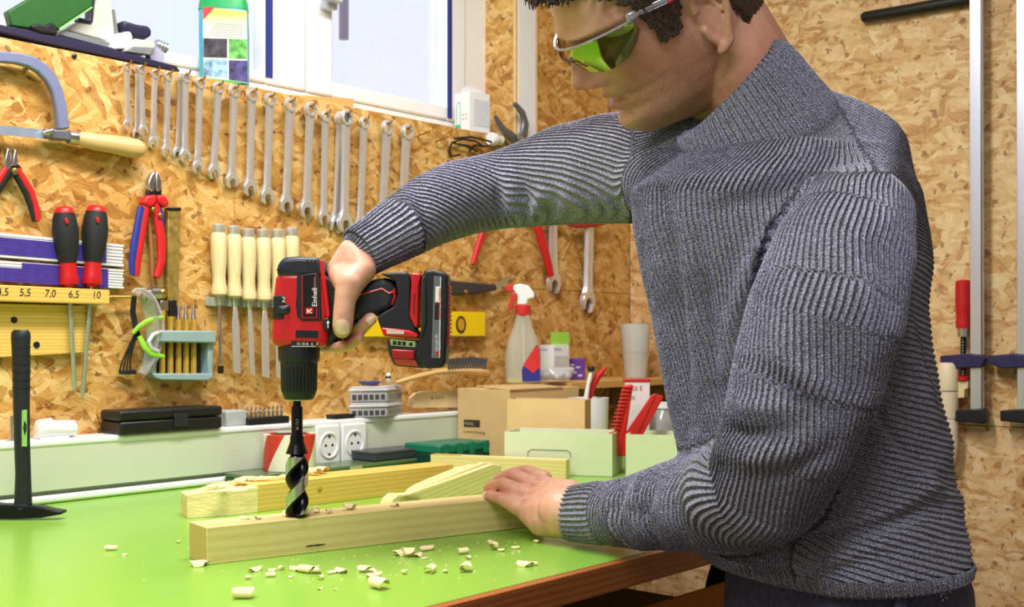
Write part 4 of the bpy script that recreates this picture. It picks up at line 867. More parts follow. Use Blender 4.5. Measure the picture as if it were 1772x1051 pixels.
# ------------------------------------------------------------------ punch and chisel rack
gp = M('rack_grey_blue', (148, 172, 180), 0.4, 0, 0.04)
pr = wthing('chisel_rack', 300, 658, 'grey-blue plastic rack holding yellow punches on the wall', 'rack')
build('top_bar', wprism(MB(), [(252, 572), (352, 573), (355, 578), (355, 594), (250, 592)], 0.001, 0.040), gp, pr, bevel=0.003)
build('side', wprism(MB(), [(345, 592), (355, 592), (354, 648), (346, 648)], 0.001, 0.030), gp, pr, bevel=0.003)
build('side', wprism(MB(), [(246, 590), (257, 592), (257, 648), (247, 648)], 0.001, 0.030), gp, pr, bevel=0.003)
build('bottom_bar', wprism(MB(), [(247, 646), (354, 646), (350, 656), (340, 659), (262, 658), (252, 654)], 0.001, 0.034), gp, pr, bevel=0.003)
build('back', wprism(MB(), [(252, 590), (350, 590), (350, 652), (252, 652)], 0.001, 0.003), M('rack_gap_shade', (58, 56, 50), 0.7), pr)  # dark sheet added in the open gap, its shade put into the colour
yel2 = M('tool_yellow', (190, 152, 62), 0.45, 0.1, 0.12)
for k, (x, kind, top, lb) in enumerate(((265, 'n', 560, 'yellow punch at the left end of the grey-blue rack'), (281, 'w', 521, 'yellow cold chisel with square steel tip in the rack'), (295, 'f', 520, 'yellow chisel with flared dark steel tip in the rack'), (309, 'p', 528, 'yellow pointed punch beside the flared chisel in the rack'), (322, 'p', 527, 'middle one of the three pointed punches in the rack'), (335, 'p', 527, 'rightmost pointed punch in the grey-blue rack'))):
    t = thing('punch', W(x, 652, 0.02), lb, 'punch', 'punches in the grey-blue rack'); o_ = 0.018
    s = wr_px(x, 600); rb = 5.2 * s
    ytip = {'n': 578, 'w': 538, 'f': 548, 'p': 552}[kind]
    build('body', MB().tube([W(x, 650, o_), W(x, ytip + 12, o_), W(x, ytip, o_)], [rb, rb, rb * (1.2 if kind in 'wf' else 0.9)], 6), yel2, t, ang=20)
    if kind == 'p': build('tip', MB().tube([W(x, ytip, o_), W(x, top + 3, o_), W(x, top, o_)], [rb * 0.9, rb * 0.35, rb * 0.25], 10), steel, t)
    elif kind == 'w': build('tip', wprism(MB(), [(x - 7, ytip), (x + 7, ytip), (x + 7, top), (x - 7, top)], o_ - 0.004, 0.008), steel, t, bevel=0.001)
    elif kind == 'f': build('tip', wprism(MB(), [(x - 5, ytip), (x + 9, ytip), (x + 7, top), (x - 4, top)], o_ - 0.004, 0.008), darksteel, t, bevel=0.001)
# ------------------------------------------------------------------ clear goggles with black and green straps
go = wthing('safety_goggles', 240, 650, 'clear safety goggles with black and lime green straps hung on a long screw', 'goggles')
clear = pane_mat('clear_plastic', (246, 248, 248), 0.10, 0.05, 0.12)
lime = M('lime_plastic', (150, 214, 60), 0.4)
vis = [(228, 506), (236, 500), (250, 501), (262, 509), (272, 524), (279, 544), (282, 566), (280, 590), (274, 618), (262, 640), (250, 650)]
inn = [(238, 645), (246, 628), (252, 606), (254, 582), (252, 556), (246, 532), (238, 516)]
rr_ = []
for k in range(11):
    a_ = vis[k]; q = inn[::-1][min(6, int(k * 0.65))]; rr_.append((a_, q))
mb = MB(); rings = []
for (x1_, y1_), (x2_, y2_) in rr_:
    p1_, p2_ = W(x1_, y1_, 0.030), W(x2_, y2_, 0.030); mid = (p1_ + p2_) / 2 - DY * 0.018
    rings.append([p1_, mid + UP * 0, p2_, mid + DY * 0.0012])
build('visor', mb.loft(rings), clear, go, ang=80)
build('visor_rim', MB().tube([W(x, y, 0.031) for x, y in vis], 0.0022, 8), pane_mat('rim_plastic', (236, 240, 240), 0.15, 0.08, 0.45), go)
for k in range(4):
    build('strap', MB().tube([W(229 + k * 2.2, 512, 0.022), W(226 + k * 2.5, 540, 0.020), W(231 + k * 2.4, 566, 0.022), W(238 + k * 2.2, 588, 0.026)], 0.0016, 6), rubber, go)
    build('strap', MB().tube([W(236 + k * 1.4, 572, 0.028), W(224 + k * 2.4, 598, 0.024), W(213 + k * 4.0, 622, 0.020), W(206 + k * 6.5, 646, 0.016)], 0.0017, 6), rubber, go)
build('strap_end', wprism(MB(), [(206, 640), (232, 640), (234, 648), (205, 648)], 0.012, 0.008), rubber, go, bevel=0.002)
build('temple', MB().tube([W(230, 577, 0.034), W(240, 566, 0.038), W(255, 556, 0.040), (W(270, 551, 0.040)), W(283, 549, 0.038)], [0.004, 0.005, 0.005, 0.0045, 0.003], 10, flat=(DY, 0.5)), lime, go)
build('temple', MB().tube([W(241, 582, 0.040), W(250, 600, 0.044), W(262, 612, 0.046), W(284, 618, 0.044)], [0.005, 0.006, 0.006, 0.004], 10, flat=(DY, 0.5)), lime, go)
build('nose_piece', MB().tube([W(278, 574, 0.042), W(264, 580, 0.046), W(257, 592, 0.048), W(263, 604, 0.048), W(273, 608, 0.046)], 0.0042, 10), pane_mat('nose_clear', (240, 244, 244), 0.15, 0.08, 0.55), go)
# ------------------------------------------------------------------ wooden-handled chisels in a metal clip strip
cs = wthing('clip_strip', 430, 530, 'grey metal clip strip holding the wooden chisel handles on the wall', 'tool holder')
build('strip', wprism(MB(), [(355, 514), (520, 518), (520, 533), (355, 529)], 0.001, 0.004), M('clip_grey', (196, 206, 200), 0.35, 0.5), cs, bevel=0.0008)
for x in (366, 394, 420, 444, 469, 494):
    build('clip', wprism(MB(), [(x - 5, 514 + (x - 355) * .024), (x + 5, 514 + (x - 355) * .024), (x + 5, 530 + (x - 355) * .024), (x - 5, 530 + (x - 355) * .024)], 0.004, 0.016), M('clip_grey', (196, 206, 200), 0.35, 0.5), cs, bevel=0.0008)
chs = [(378, 388, 382, 640, 3.4, 'rod', 'leftmost wooden-handled file with a round shaft and black tip'), (404, 391, 409, 648, 7, 'flat', 'second wooden-handled chisel from the left in the clip strip'), (429, 396, 436, 651, 5, 'flat', 'third wooden-handled chisel from the left, narrow bladed'), (455, 397, 459, 655, 7.5, 'flat', 'fourth wooden-handled chisel from the left, broad bladed'), (480, 397, 483, 656, 7.5, 'flat', 'fifth wooden-handled chisel, its blade partly behind the drill'), (504, 394, 508, 650, 6, 'flat', 'rightmost wooden-handled chisel, just behind the drill housing')]
for x, yt_, xb, yb_, wd_, kind, lb in chs:
    t = thing('chisel', W(xb, yb_, 0.02), lb, 'chisel', 'wooden-handled chisels on the clip strip'); o_ = 0.022
    s = wr_px(x, 450); a = W(x, yt_, o_); b2 = W(x + 1.5, yt_ + 124, o_); ax = (b2 - a).normalized(); Lh = (b2 - a).length
    build('cap', MB().lathe(a, ax, [(0, 0), (9.5 * s, 0), (11 * s, 0.002), (11 * s, 16 * s), (10.5 * s, 17 * s)], 18), M('cap_steel', (214, 212, 205), 0.35, 0.6), t)
    build('handle', MB().lathe(a, ax, [(10.5 * s, 14 * s), (13.2 * s, 19 * s), (13.8 * s, 40 * s), (13.2 * s, 62 * s), (11.0 * s, 88 * s), (11.4 * s, 100 * s), (13.6 * s, 112 * s), (13.2 * s, 120 * s), (8 * s, 124 * s), (0, 124 * s)], 18), pale_wood, t)
    build('ferrule', MB().lathe(b2 - ax * 2 * s, ax, [(6 * s, 0), (6 * s, 14 * s), (4 * s, 18 * s), (0, 18 * s)], 14), steel, t)
    e = W(xb, yb_, o_)
    if kind == 'rod':
        build('blade', MB().tube([b2, e - (e - b2).normalized() * 0.012], 0.0032, 10), steel, t)
        build('tip', MB().box(e - UP * 0.0, (0.010, 0.008, 0.016)), black, t, bevel=0.001)
    else: build('blade', MB().prism([b2 - DX * 3 * s + ax * 12 * s, b2 + DX * 3 * s + ax * 12 * s, b2 + (e - b2) * 0.35 + DX * wd_ * s, e + DX * wd_ * s, e - DX * wd_ * s + UP * 0.004, b2 + (e - b2) * 0.35 - DX * wd_ * s], (0, -0.004, 0)), chrome, t, bevel=0.0008)
# ------------------------------------------------------------------ lower right of the wall
pp = thing('pipe_pliers', W(886, 480), 'big grey pliers with open jaws and long red handles behind the raised arm', 'pliers')
grey = M('forged_grey', (120, 124, 134), 0.4, 0.7)
s = wr_px(890, 240)
def wt(px, rad, off, mat, nm, th, flat=0.6): return build(nm, MB().tube([W(x, y, off) for x, y in px], [r * s for r in rad], 14, flat=(DY, flat)), mat, th)
wt([(896, 246), (884, 236), (872, 226), (862, 212), (856, 200)], [10, 9, 7.5, 6, 4], 0.028, grey, 'jaw', pp)
wt([(898, 246), (906, 232), (909, 214), (904, 196), (893, 182), (888, 180)], [10, 9, 8, 7, 5, 3.5], 0.034, grey, 'jaw', pp)
build('pivot', MB().lathe(W(900, 241, 0.044), -DY, [(0, 0), (0.010, 0), (0.010, 0.003), (0.005, 0.005), (0, 0.005)], 16), steel, pp)
wt([(896, 246), (880, 290), (862, 335)], [8, 7, 6], 0.026, grey, 'arm', pp); wt([(898, 246), (908, 290), (918, 335)], [8, 7, 6], 0.034, grey, 'arm', pp)
wt([(864, 330), (840, 388), (828, 425), (818, 458)], [6, 6, 6, 4.5], 0.026, redrub, 'grip', pp, 0.8); wt([(916, 330), (930, 390), (942, 432), (954, 478)], [8, 9, 9, 6.5], 0.034, redrub, 'grip', pp, 0.8)
spanner((956, 300), (958, 490), 15, 'large open spanner hanging beside the red plier handle under the arm', 0.018, 'large spanners on the wall', flip=-1)
spanner((1022, 300), (1017, 522), 16, 'large open spanner hanging nearest the corner behind the sweater', 0.026, 'large spanners on the wall', flip=-1)
rb_ = thing('red_handled_tool', W(1015, 392), 'red grip of a tool lying level just under the raised sleeve', 'tool'); s = wr_px(1015, 385)
wt([(982, 386), (1000, 389), (1030, 387), (1052, 383)], [5, 6, 6, 5], 0.03, redrub, 'grip', rb_, 0.8); wt([(984, 386), (940, 376), (900, 366)], [3, 3, 2], 0.026, steel, 'shaft', rb_)
kn_ = thing('garden_knife', W(830, 512), 'dark-handled curved knife with a bright blade beside the battery pack', 'knife')
build('handle', wprism(MB(), [(735, 484), (778, 487), (820, 490), (850, 493), (851, 503), (815, 510), (778, 512), (735, 506)], 0.010, 0.020), M('knife_handle', (56, 54, 58), 0.5), kn_, bevel=0.005, seg=3)
build('blade', wprism(MB(), [(848, 494), (862, 488), (874, 480), (885, 475), (880, 484), (870, 495), (860, 502), (848, 504)], 0.018, 0.003), steel, kn_)
build('rivet', MB().lathe(W(807, 505, 0.031), -DY, [(0, 0), (0.006, 0), (0.005, 0.002), (0, 0.002)], 12), brass, kn_)
lv = thing('spirit_level', W(730, 583), 'yellow spirit level on the wall behind the drill battery', 'spirit level')
yl = M('level_yellow', (244, 208, 20), 0.35, 0, 0.03)
build('body', wprism(MB(), [(622, 536), (830, 541), (830, 583), (622, 584)], 0.002, 0.022), yl, lv, bevel=0.003)
build('vial_window', wprism(MB(), arc(797, 562, 8.5, 15, 0, 350, 22), 0.0235, 0.002), M('vial_dark', (60, 50, 18), 0.3), lv)
build('vial', wprism(MB(), arc(797, 562, 5.5, 11, 0, 350, 18), 0.0245, 0.003), M('vial_amber', (196, 150, 40), 0.15), lv)
# ------------------------------------------------------------------ spectacles on the wall
gl_ = thing('spectacles', W(820, 270), 'black-framed spectacles hanging on the wall above the raised sleeve', 'glasses')
for pts in ([(777, 262), (782, 247), (800, 241), (822, 244), (838, 254)], [(777, 262), (781, 271), (796, 268)], [(812, 262), (822, 251), (838, 254), (850, 250), (866, 252)], [(785, 248), (806, 252), (826, 262)]):
    build('rim', MB().tube([W(x, y, 0.012) for x, y in pts], 0.0026, 8), black, gl_)
build('temple', MB().tube([W(786, 240, 0.03), W(815, 237, 0.034), W(845, 244, 0.03), W(866, 252, 0.012)], 0.0028, 8), black, gl_)
wc = thing('white_cap', W(862, 250), 'small white plastic cap beside the black spectacles', 'cap')
build('shell', MB().lathe(W(848, 240, 0.02), DX, [(0, 0), (0.016, 0), (0.017, 0.004), (0.017, 0.02), (0.013, 0.026), (0.013, 0.042), (0, 0.042)], 18), white, wc)
# ================================================================== things on the window ledge
def Lp(x, y, back): return onY(x, y, YW + back)
def lprism(mb, px, back, thick): return mb.prism([Lp(x, y, back) for x, y in px], (0, thick, 0))
navy = M('navy_plastic', (38, 34, 66), 0.4); gfix = M('tool_grey', (198, 198, 190), 0.45, 0, 0.03); gdk = M('dark_green_paint', (34, 92, 36), 0.4, 0, 0.06)
mt = thing('mitre_tool', (Lp(150, 95, 0.04).x, YW + 0.05, ZS), 'green and grey bench mitre tool on a dark rail on the window ledge', 'tool')
rail = [(-20, 38), (30, 48), (101, 61), (199, 86), (306, 114), (313, 124), (200, 100), (100, 79), (29, 62), (-20, 50)]
bz = 0.012
build('rail', lprism(MB(), rail, bz, 0.085), navy, mt, bevel=0.002)
build('rail_top', lprism(MB(), [(101, 60), (112, 53), (190, 73), (199, 86)], 0.03, 0.05), M('tool_grey_dark', (120, 124, 130), 0.45), mt, bevel=0.002)
build('guard', lprism(MB(), [(13, 19), (45, 0), (70, -14), (165, -14), (159, 11), (102, 49), (70, 52), (20, 45)], 0.02, 0.02), gdk, mt, bevel=0.003)
build('guard_edge', lprism(MB(), [(102, 49), (159, 11), (161, 13), (104, 52)], 0.018, 0.022), M('guard_light', (140, 190, 120), 0.4), mt)
build('lever', lprism(MB(), [(54, 44), (66, 40), (80, 44), (90, 38), (98, 44), (101, 60), (72, 56), (56, 50)], 0.008, 0.014), black, mt, bevel=0.003)
build('arm', lprism(MB(), [(156, -12), (166, -12), (161, 40), (137, 36), (137, 30), (155, 33)], 0.045, 0.02), navy, mt, bevel=0.002)
build('body', lprism(MB(), [(112, 52), (137, 36), (161, 40), (164, 6), (175, -10), (190, -10), (197, 16), (204, 70), (191, 73)], 0.05, 0.035), gfix, mt, bevel=0.004)
build('body_rib', lprism(MB(), [(196, 16), (199, 17), (206, 70), (202, 71)], 0.045, 0.04), M('tool_grey_dark', (120, 124, 130), 0.45), mt)
build('foot', lprism(MB(), [(203, 58), (226, 53), (231, 66), (218, 84), (199, 86), (182, 82)], 0.03, 0.05), white, mt, bevel=0.003)
build('block', lprism(MB(), [(234, 66), (269, 72), (270, 83), (262, 93), (217, 88)], 0.02, 0.05), gfix, mt, bevel=0.004)
build('block_front_shade', lprism(MB(), [(232, 80), (268, 82), (262, 96), (217, 89)], 0.012, 0.012), M('tool_grey_dark', (120, 124, 130), 0.45), mt, bevel=0.002)  # shadow on the block's front, painted as a darker grey slab
build('knob', lprism(MB(), [(213, 34), (226, 38), (240, 42), (257, 44), (264, 52), (263, 62), (252, 68), (238, 65), (226, 60), (213, 50)], 0.03, 0.03), navy, mt, bevel=0.006, seg=3)
a = Lp(269, 76, 0.04); build('clamp_screw', MB().tube([a + DX * (0.0035 * k) + UP * (-0.0006 * k) for k in range(8)], [0.011 if k % 2 else 0.009 for k in range(8)], 14), steel, mt)
build('wheel', MB().lathe(Lp(272, 97, 0.03), DY, [(0, 0), (0.017, 0), (0.0185, 0.004), (0.0185, 0.012), (0.017, 0.016), (0, 0.016)], 20), M('wheel_grey', (170, 170, 196), 0.25), mt)
# ------------------------------------------------------------------ cleaner bottle (faces the camera)
dB = onY(388, 140, YW + 0.055).dot(FW)
k = pxm(dB)
def bp_(x, y, o=0.0): return P(x, y, dB - o)
zb_ = ZS; yb = HY - (zb_ - CAM.z) / dB * FPX
bt = thing('cleaner_bottle', (P(388, yb, dB).x, P(388, yb, dB).y, zb_), 'turquoise cleaning bottle with picture label on the window ledge', 'bottle')
cyan = M('bottle_cyan', (70, 176, 206), 0.3, 0, 0.03)
def brow(y, x0, x1, dp):
    c = P((x0 + x1) / 2, y, dB + 0.0); a = (x1 - x0) / 2 * k; n = 32
    sg = lambda q: math.copysign(abs(q) ** 0.55, q)
    return [c + RT * (a * sg(math.cos(2 * math.pi * j / n))) + FW * (dp * sg(math.sin(2 * math.pi * j / n))) for j in range(n)]
build('body', MB().loft([brow(yb, 350, 428, 0.024), brow(yb - 4, 347, 430, 0.027), brow(60, 346, 430, 0.027), brow(14, 346, 428, 0.027), brow(4, 350, 426, 0.026), brow(-30, 366, 412, 0.018), brow(-44, 376, 402, 0.014)]), cyan, bt, ang=50)
build('shoulder_band', MB().loft([brow(20, 345, 429, 0.0278), brow(8, 346, 428, 0.0278), brow(0, 349, 426, 0.0272), brow(-22, 362, 416, 0.022)], cap=False), M('bottle_green', (34, 160, 92), 0.35), bt)
build('cap', MB().lathe(P(389, -44, dB), UP, [(0, 0), (0.018, 0), (0.018, 0.03), (0.014, 0.034), (0, 0.034)], 20), M('bottle_green', (34, 160, 92), 0.35), bt)
def lab(nm, px, mat, lift): return build(nm, MB().prism([P(x, y, dB - 0.0275 - lift) for x, y in px], FW * 0.0004), mat, bt, smooth=False)
ly = HY - (zb_ + 0.004 - CAM.z) / (dB - 0.028) * FPX
gradm, nt, b, L = new_mat('label_yellow_white'); tc = node(nt, 'ShaderNodeTexCoord'); sx_ = node(nt, 'ShaderNodeSeparateXYZ'); L.new(tc.outputs['Generated'], sx_.inputs[0])
rpn = node(nt, 'ShaderNodeValToRGB'); rpn.color_ramp.elements[0].position = 0.25; rpn.color_ramp.elements[0].color = lin((238, 236, 226)); rpn.color_ramp.elements[1].position = 0.8; rpn.color_ramp.elements[1].color = lin((240, 206, 92)); L.new(sx_.outputs[2], rpn.inputs[0]); L.new(rpn.outputs[0], b.inputs['Base Color']); b.inputs['Roughness'].default_value = 0.4
lab('label', [(351, 12), (427, 19), (428, ly), (352, ly)], whitep, 0.0)
lab('label_top', [(351, 12), (427, 20), (427, 66), (351, 64)], gradm, 0.0006)
lab('label_flash', [(351, 12), (372, 12), (352, 34)], M('label_red', (206, 60, 64), 0.4), 0.0012)
for i_, (q, c_) in enumerate((([(352, 66), (393, 67), (393, 100), (352, 99)], (60, 58, 70)), ([(396, 67), (427, 68), (427, 102), (396, 101)], (96, 176, 80)), ([(352, 102), (393, 103), (393, 135), (352, 133)], (130, 168, 196)), ([(396, 104), (428, 105), (428, 142), (396, 138)], (70, 60, 120)))):
    m_ = M(f'label_picture_{i_}', c_, 0.4, 0, 0.8, vs=70); lab('label_picture', q, m_, 0.0008)
lab('label_foot', [(352, 134), (428, 143), (428, ly), (352, ly)], M('label_green', (70, 170, 84), 0.4), 0.001)
for j in range(7): lab('label_text', [(372 - j * 2.2, 40 + j * 3.4), (420, 43 + j * 3.4), (420, 44 + j * 3.4), (372 - j * 2.2, 41 + j * 3.4)], M('label_ink', (150, 150, 150), 0.5), 0.0012)
# ------------------------------------------------------------------ wooden offcut, carton
wo = thing('wood_offcut', (Lp(530, 180, 0.02).x, YW + 0.03, ZS), 'thin wooden offcut lying on the ledge above the spanners', 'wood piece')
xa_, xb2 = Lp(425, 160, 0.03).x, Lp(612, 190, 0.03).x; zt_ = Lp(612, 171, 0.03).z
build('board', MB().prism([(xa_, YW + 0.03, ZS), (xb2, YW + 0.03, ZS), (xb2, YW + 0.03, zt_), (xa_ + 0.10, YW + 0.03, ZS + 0.006)], (0, 0.03, 0)), wood_mat('offcut_wood', (206, 158, 92), (226, 182, 116), (1, 0, 0), 50), wo, bevel=0.0008)
cA = onZ(812, 0, ZS); cw = thing('bulb_carton', (2.235, YW + 0.04, ZS), 'white hang-tab carton with green mark at the right end of the ledge', 'carton')
k0 = onY(812, 235, YW + 0.006); Lx = Vector((k0.x, k0.y, ZS)); dl = P(781, 200, Lx.dot(FW) + 0.03); dl = Vector((dl.x - Lx.x, dl.y - Lx.y, 0)); dr = P(848, 200, Lx.dot(FW) + 0.05); dr = Vector((dr.x - Lx.x, dr.y - Lx.y, 0))
dl = Vector((-dr.y, dr.x, 0)).normalized() * 0.058
zc_ = onY(812, 157, Lx.y).z; hh = zc_ - ZS
wcm = M('carton_white', (232, 234, 240), 0.5, 0, 0.01)
build('body', MB().prism([Lx, Lx + dr, Lx + dr + dl, Lx + dl], (0, 0, hh)), wcm, cw, bevel=0.001)
build('hang_tab', MB().prism([Lx + UP * hh + dl * 0.5, Lx + dr + UP * hh + dl * 0.5, Lx + dr * 0.97 + UP * (hh + 0.012) + dl * 0.5, Lx + dr * 0.85 + UP * (hh + 0.018) + dl * 0.5, Lx + dr * 0.15 + UP * (hh + 0.018) + dl * 0.5, Lx + dr * 0.03 + UP * (hh + 0.012) + dl * 0.5], dl.normalized() * 0.001), wcm, cw)
nl = -dr.normalized(); nr = -dl.normalized()
build('green_mark', MB().prism([Lx + dl * 0.55 + nl * 0.0004 + UP * hh * 0.10, Lx + dl * 0.95 + nl * 0.0004 + UP * hh * 0.06, Lx + dl * 0.95 + nl * 0.0004 + UP * hh * 0.2, Lx + dl * 0.6 + nl * 0.0004 + UP * hh * 0.2], nl * 0.0003), M('mark_green', (60, 180, 130), 0.5), cw)
build('lamp_outline', MB().tube([Lx + dl * q + nl * 0.0005 + UP * hh * z_ for q, z_ in ((0.6, 0.2), (0.6, 0.7), (0.72, 0.78), (0.85, 0.7), (0.85, 0.2))], 0.0008, 6), M('mark_green', (60, 180, 130), 0.5), cw)
build('grey_panel', MB().prism([Lx + dr * 0.2 + nr * 0.0004 + UP * hh * 0.15, Lx + dr * 0.95 + nr * 0.0004 + UP * hh * 0.15, Lx + dr * 0.95 + nr * 0.0004 + UP * hh * 0.82, Lx + dr * 0.2 + nr * 0.0004 + UP * hh * 0.82], nr * 0.0003), M('panel_lilac', (208, 208, 222), 0.5), cw)
for q in (0.3, 0.5):
    for z_ in (0.32, 0.42): build('symbol', MB().box(Lx + dl * (q - 0.1) + nl * 0.0005 + UP * hh * z_, (0.0006, 0.004, 0.004)), M('label_ink', (150, 150, 150), 0.5), cw)
# ================================================================== cordless drill (side on to the camera)
DD = 1.585
def D(x, y, o=0.0): return P(x, y, DD - o)                      # o: towards the camera
def dprism(mb, px, near, far): return mb.prism([P(x, y, DD) - FW * near for x, y in px], FW * (near + far))
def flat(nm, px, o, th, mat, par, bevel=0.0): return build(nm, MB().prism([P(x, y, DD) - FW * o for x, y in px], -FW * th), mat, par, bevel=bevel)
kd = pxm(DD)
dr_ = thing('cordless_drill', D(517, 692), 'red and black cordless drill held upright over the front beam', 'drill')
dred = M('drill_red', (200, 24, 34), 0.32, 0, 0.04, coat=0.2); dblk = M('drill_black', (26, 27, 34), 0.45, 0, 0.1, bump=0.06, bs=1400); dgrip = M('drill_grip', (34, 35, 42), 0.62, 0, 0.1, bump=0.15, bs=1800)
dnav = M('drill_navy', (34, 36, 54), 0.38); dwht = M('print_white', (240, 240, 240), 0.5, 0, 0.0); dgry = M('print_grey', (150, 154, 160), 0.4)
hs_ = build('housing', dprism(MB(), [(475, 600), (476, 572), (478, 540), (479, 510), (482, 484), (487, 470), (566, 470), (570, 488), (574, 520), (577, 545), (573, 562), (572, 602)], 0.029, 0.029), dred, dr_, bevel=0.011, seg=4)
build('rear_cap', dprism(MB(), [(485, 481), (487, 462), (490, 454), (499, 448), (520, 446), (553, 448), (562, 455), (566, 470), (567, 481)], 0.0305, 0.0305), dnav, dr_, bevel=0.010, seg=4)
for i_ in range(4): flat('vent_slot', [(537 + i_ * 6.5, 453), (540.5 + i_ * 6.5, 453), (542.5 + i_ * 6.5, 474), (539 + i_ * 6.5, 474)], 0.0303, 0.0006, black, dr_)
flat('cap_groove', [(487, 467), (507, 467), (507, 471), (487, 471)], 0.0285, 0.0026, black, dr_)
flat('side_panel', [(521, 479), (556, 474), (560, 480), (563, 556), (530, 556), (521, 549), (520, 520)], 0.0285, 0.0025, dblk, dr_, 0.0012)
flat('rear_stripe', [(558, 452), (565, 454), (571, 500), (577, 545), (572, 556), (565, 500)], 0.029, 0.0022, dred, dr_, 0.0008)
flat('badge', [(531, 479), (552, 477), (554, 550), (532, 551)], 0.0311, 0.0006, M('badge_black', (16, 16, 20), 0.25), dr_)
for q in ([(529.5, 478), (531, 478), (531.5, 551), (530, 551)], [(552, 476), (553.5, 476), (555.5, 551), (554, 551)], [(530, 550.5), (555, 549.5), (555, 551), (530, 552)]): flat('badge_frame', q, 0.0311, 0.0010, dred, dr_)
text('lettering', 'Einhell', D(548.5, 531, 0.0321), UP, -RT, 12.5 * kd, dwht, dr_, width=0.98)
flat('logo_tile', [(536, 534), (549, 533), (549, 544), (536, 545)], 0.0317, 0.0005, dred, dr_)
for q in ([(538.5, 536), (540.5, 536), (540.5, 543), (538.5, 543)], [(540.5, 539), (546.5, 535.5), (546.5, 537.6), (542, 540.2)], [(541.5, 539.8), (546.5, 542), (546.5, 543.6), (540.5, 541)]): flat('logo_mark', q, 0.0322, 0.0003, dwht, dr_)
flat('badge_line', [(550.3, 482), (551.2, 482), (551.6, 528), (550.7, 528)], 0.0317, 0.0003, dgry, dr_)
flat('gear_window', [(481, 514), (499, 513), (501, 530), (498, 553), (480, 553)], 0.0285, 0.0018, dblk, dr_, 0.001)
build('gear_slider', MB().hull([(D(482, 532, 0.031), 0.002), (D(499, 531, 0.031), 0.002), (D(481, 541, 0.031), 0.002), (D(498, 540, 0.031), 0.002), (D(490, 536, 0.034), 0.002)]), dnav, dr_)
text('gear_number', '2', D(487.5, 523, 0.0306), RT, UP, 13 * kd, dwht, dr_)
flat('vent', [(519, 572), (557, 573), (557, 585), (518, 584)], 0.0288, 0.0012, dblk, dr_)
for i_ in range(8): flat('vent_rib', [(521 + i_ * 4.6, 573), (522.5 + i_ * 4.6, 573), (522.5 + i_ * 4.6, 584), (521 + i_ * 4.6, 584)], 0.0298, 0.0012, black, dr_)
flat('seam', [(519, 521), (520.5, 521), (520.5, 535), (519, 535)], 0.0288, 0.0006, black, dr_)
build('direction_switch', dprism(MB(), [(565, 553), (574, 550), (578, 556), (578, 570), (571, 573), (565, 570)], 0.0325, 0.0325), dblk, dr_, bevel=0.002)
flat('arrow', [(574.2, 555), (577, 560), (575, 560), (575, 568), (573.4, 568), (573.4, 560), (571.4, 560)], 0.0326, 0.0004, dwht, dr_)
# gear ring, chuck
cx_, ax_ = 517.5, -UP
def ridged(prof, nr, amp, n=None):
    n = nr * 4; rings = []
    for r, h, a_ in prof: rings.append([D(cx_, 590) + ax_ * (h * kd) + (RT * math.cos(2 * math.pi * j / n) + FW * math.sin(2 * math.pi * j / n)) * r * kd * (1 - a_ * amp * (j % 4 in (0, 1))) for j in range(n)])
    return MB().loft(rings)
flat('scale_band', [(511, 590), (554, 591), (554, 601), (511, 601)], 0.0275, 0.0012, dblk, dr_)
for i_, s_ in enumerate('15 10 8 6 3'.split()): text('scale_number', s_, D(513 + i_ * 8.5, 597.5, 0.029), RT, UP, 6.2 * kd, dwht, dr_)
for i_ in range(18): flat('scale_tick', [(512 + i_ * 2.3, 598.5), (513 + i_ * 2.3, 598.5), (513 + i_ * 2.3, 600.5), (512 + i_ * 2.3, 600.5)], 0.0288, 0.0003, dwht, dr_)
build('torque_ring', ridged([(30, 2, 0), (35.5, 8, 0), (36, 12, 0.6), (35.5, 30, 0.6), (34.5, 34, 0), (33, 37, 0), (20, 37, 0)], 22, 0.02), dblk, dr_, ang=30)
build('chuck', ridged([(24, 36, 0), (31.5, 37, 0), (32, 40, 0.3), (31.5, 46, 1), (31, 84, 1), (29, 90, 0.6), (26, 98, 0), (25, 101, 0), (12, 102, 0), (9, 102, 0)], 30, 0.055), M('chuck_black', (28, 30, 30), 0.4), dr_, ang=30)
build('chuck_collar', MB().lathe(D(cx_, 690.5), ax_, [(11 * kd, 0), (20 * kd, 0), (19 * kd, 2.5 * kd), (11 * kd, 3.2 * kd)], 28), M('collar_pale', (180, 190, 170), 0.35, 0.6), dr_)
# neck, trigger, handle, foot
build('neck', dprism(MB(), [(566, 478), (574, 484), (600, 492), (612, 506), (612, 560), (596, 575), (576, 596), (570, 600), (566, 560)], 0.020, 0.020), dblk, dr_, bevel=0.007, seg=3)
build('trigger', dprism(MB(), [(578, 572), (604, 556), (622, 552), (618, 566), (600, 578), (584, 594)], 0.010, 0.010), dblk, dr_, bevel=0.004, seg=3)
build('handle', dprism(MB(), [(606, 512), (618, 503), (648, 485), (668, 482), (683, 484), (690, 498), (688, 520), (680, 536), (655, 547), (612, 556)], 0.021, 0.021), dgrip, dr_, bevel=0.009, seg=4)
build('grip_line', MB().tube([P(x, y, DD) - FW * 0.0208 for x, y in ((614, 521), (620, 513), (664, 501), (676, 509), (685, 505))], [1.4 * kd, 2 * kd, 2 * kd, 2 * kd, 3 * kd], 8), dred, dr_)
build('grip_line', MB().tube([P(x, y, DD) - FW * 0.0202 for x, y in ((685, 500), (686, 515), (681, 529))], [2.6 * kd, 2.6 * kd, 1.5 * kd], 8), dred, dr_)
for i_ in range(7): flat('grip_rib', [(620 + i_ * 3, 519), (621.4 + i_ * 3, 519), (621.4 + i_ * 3, 534), (620 + i_ * 3, 534)], 0.0205, 0.0012, dgrip, dr_)
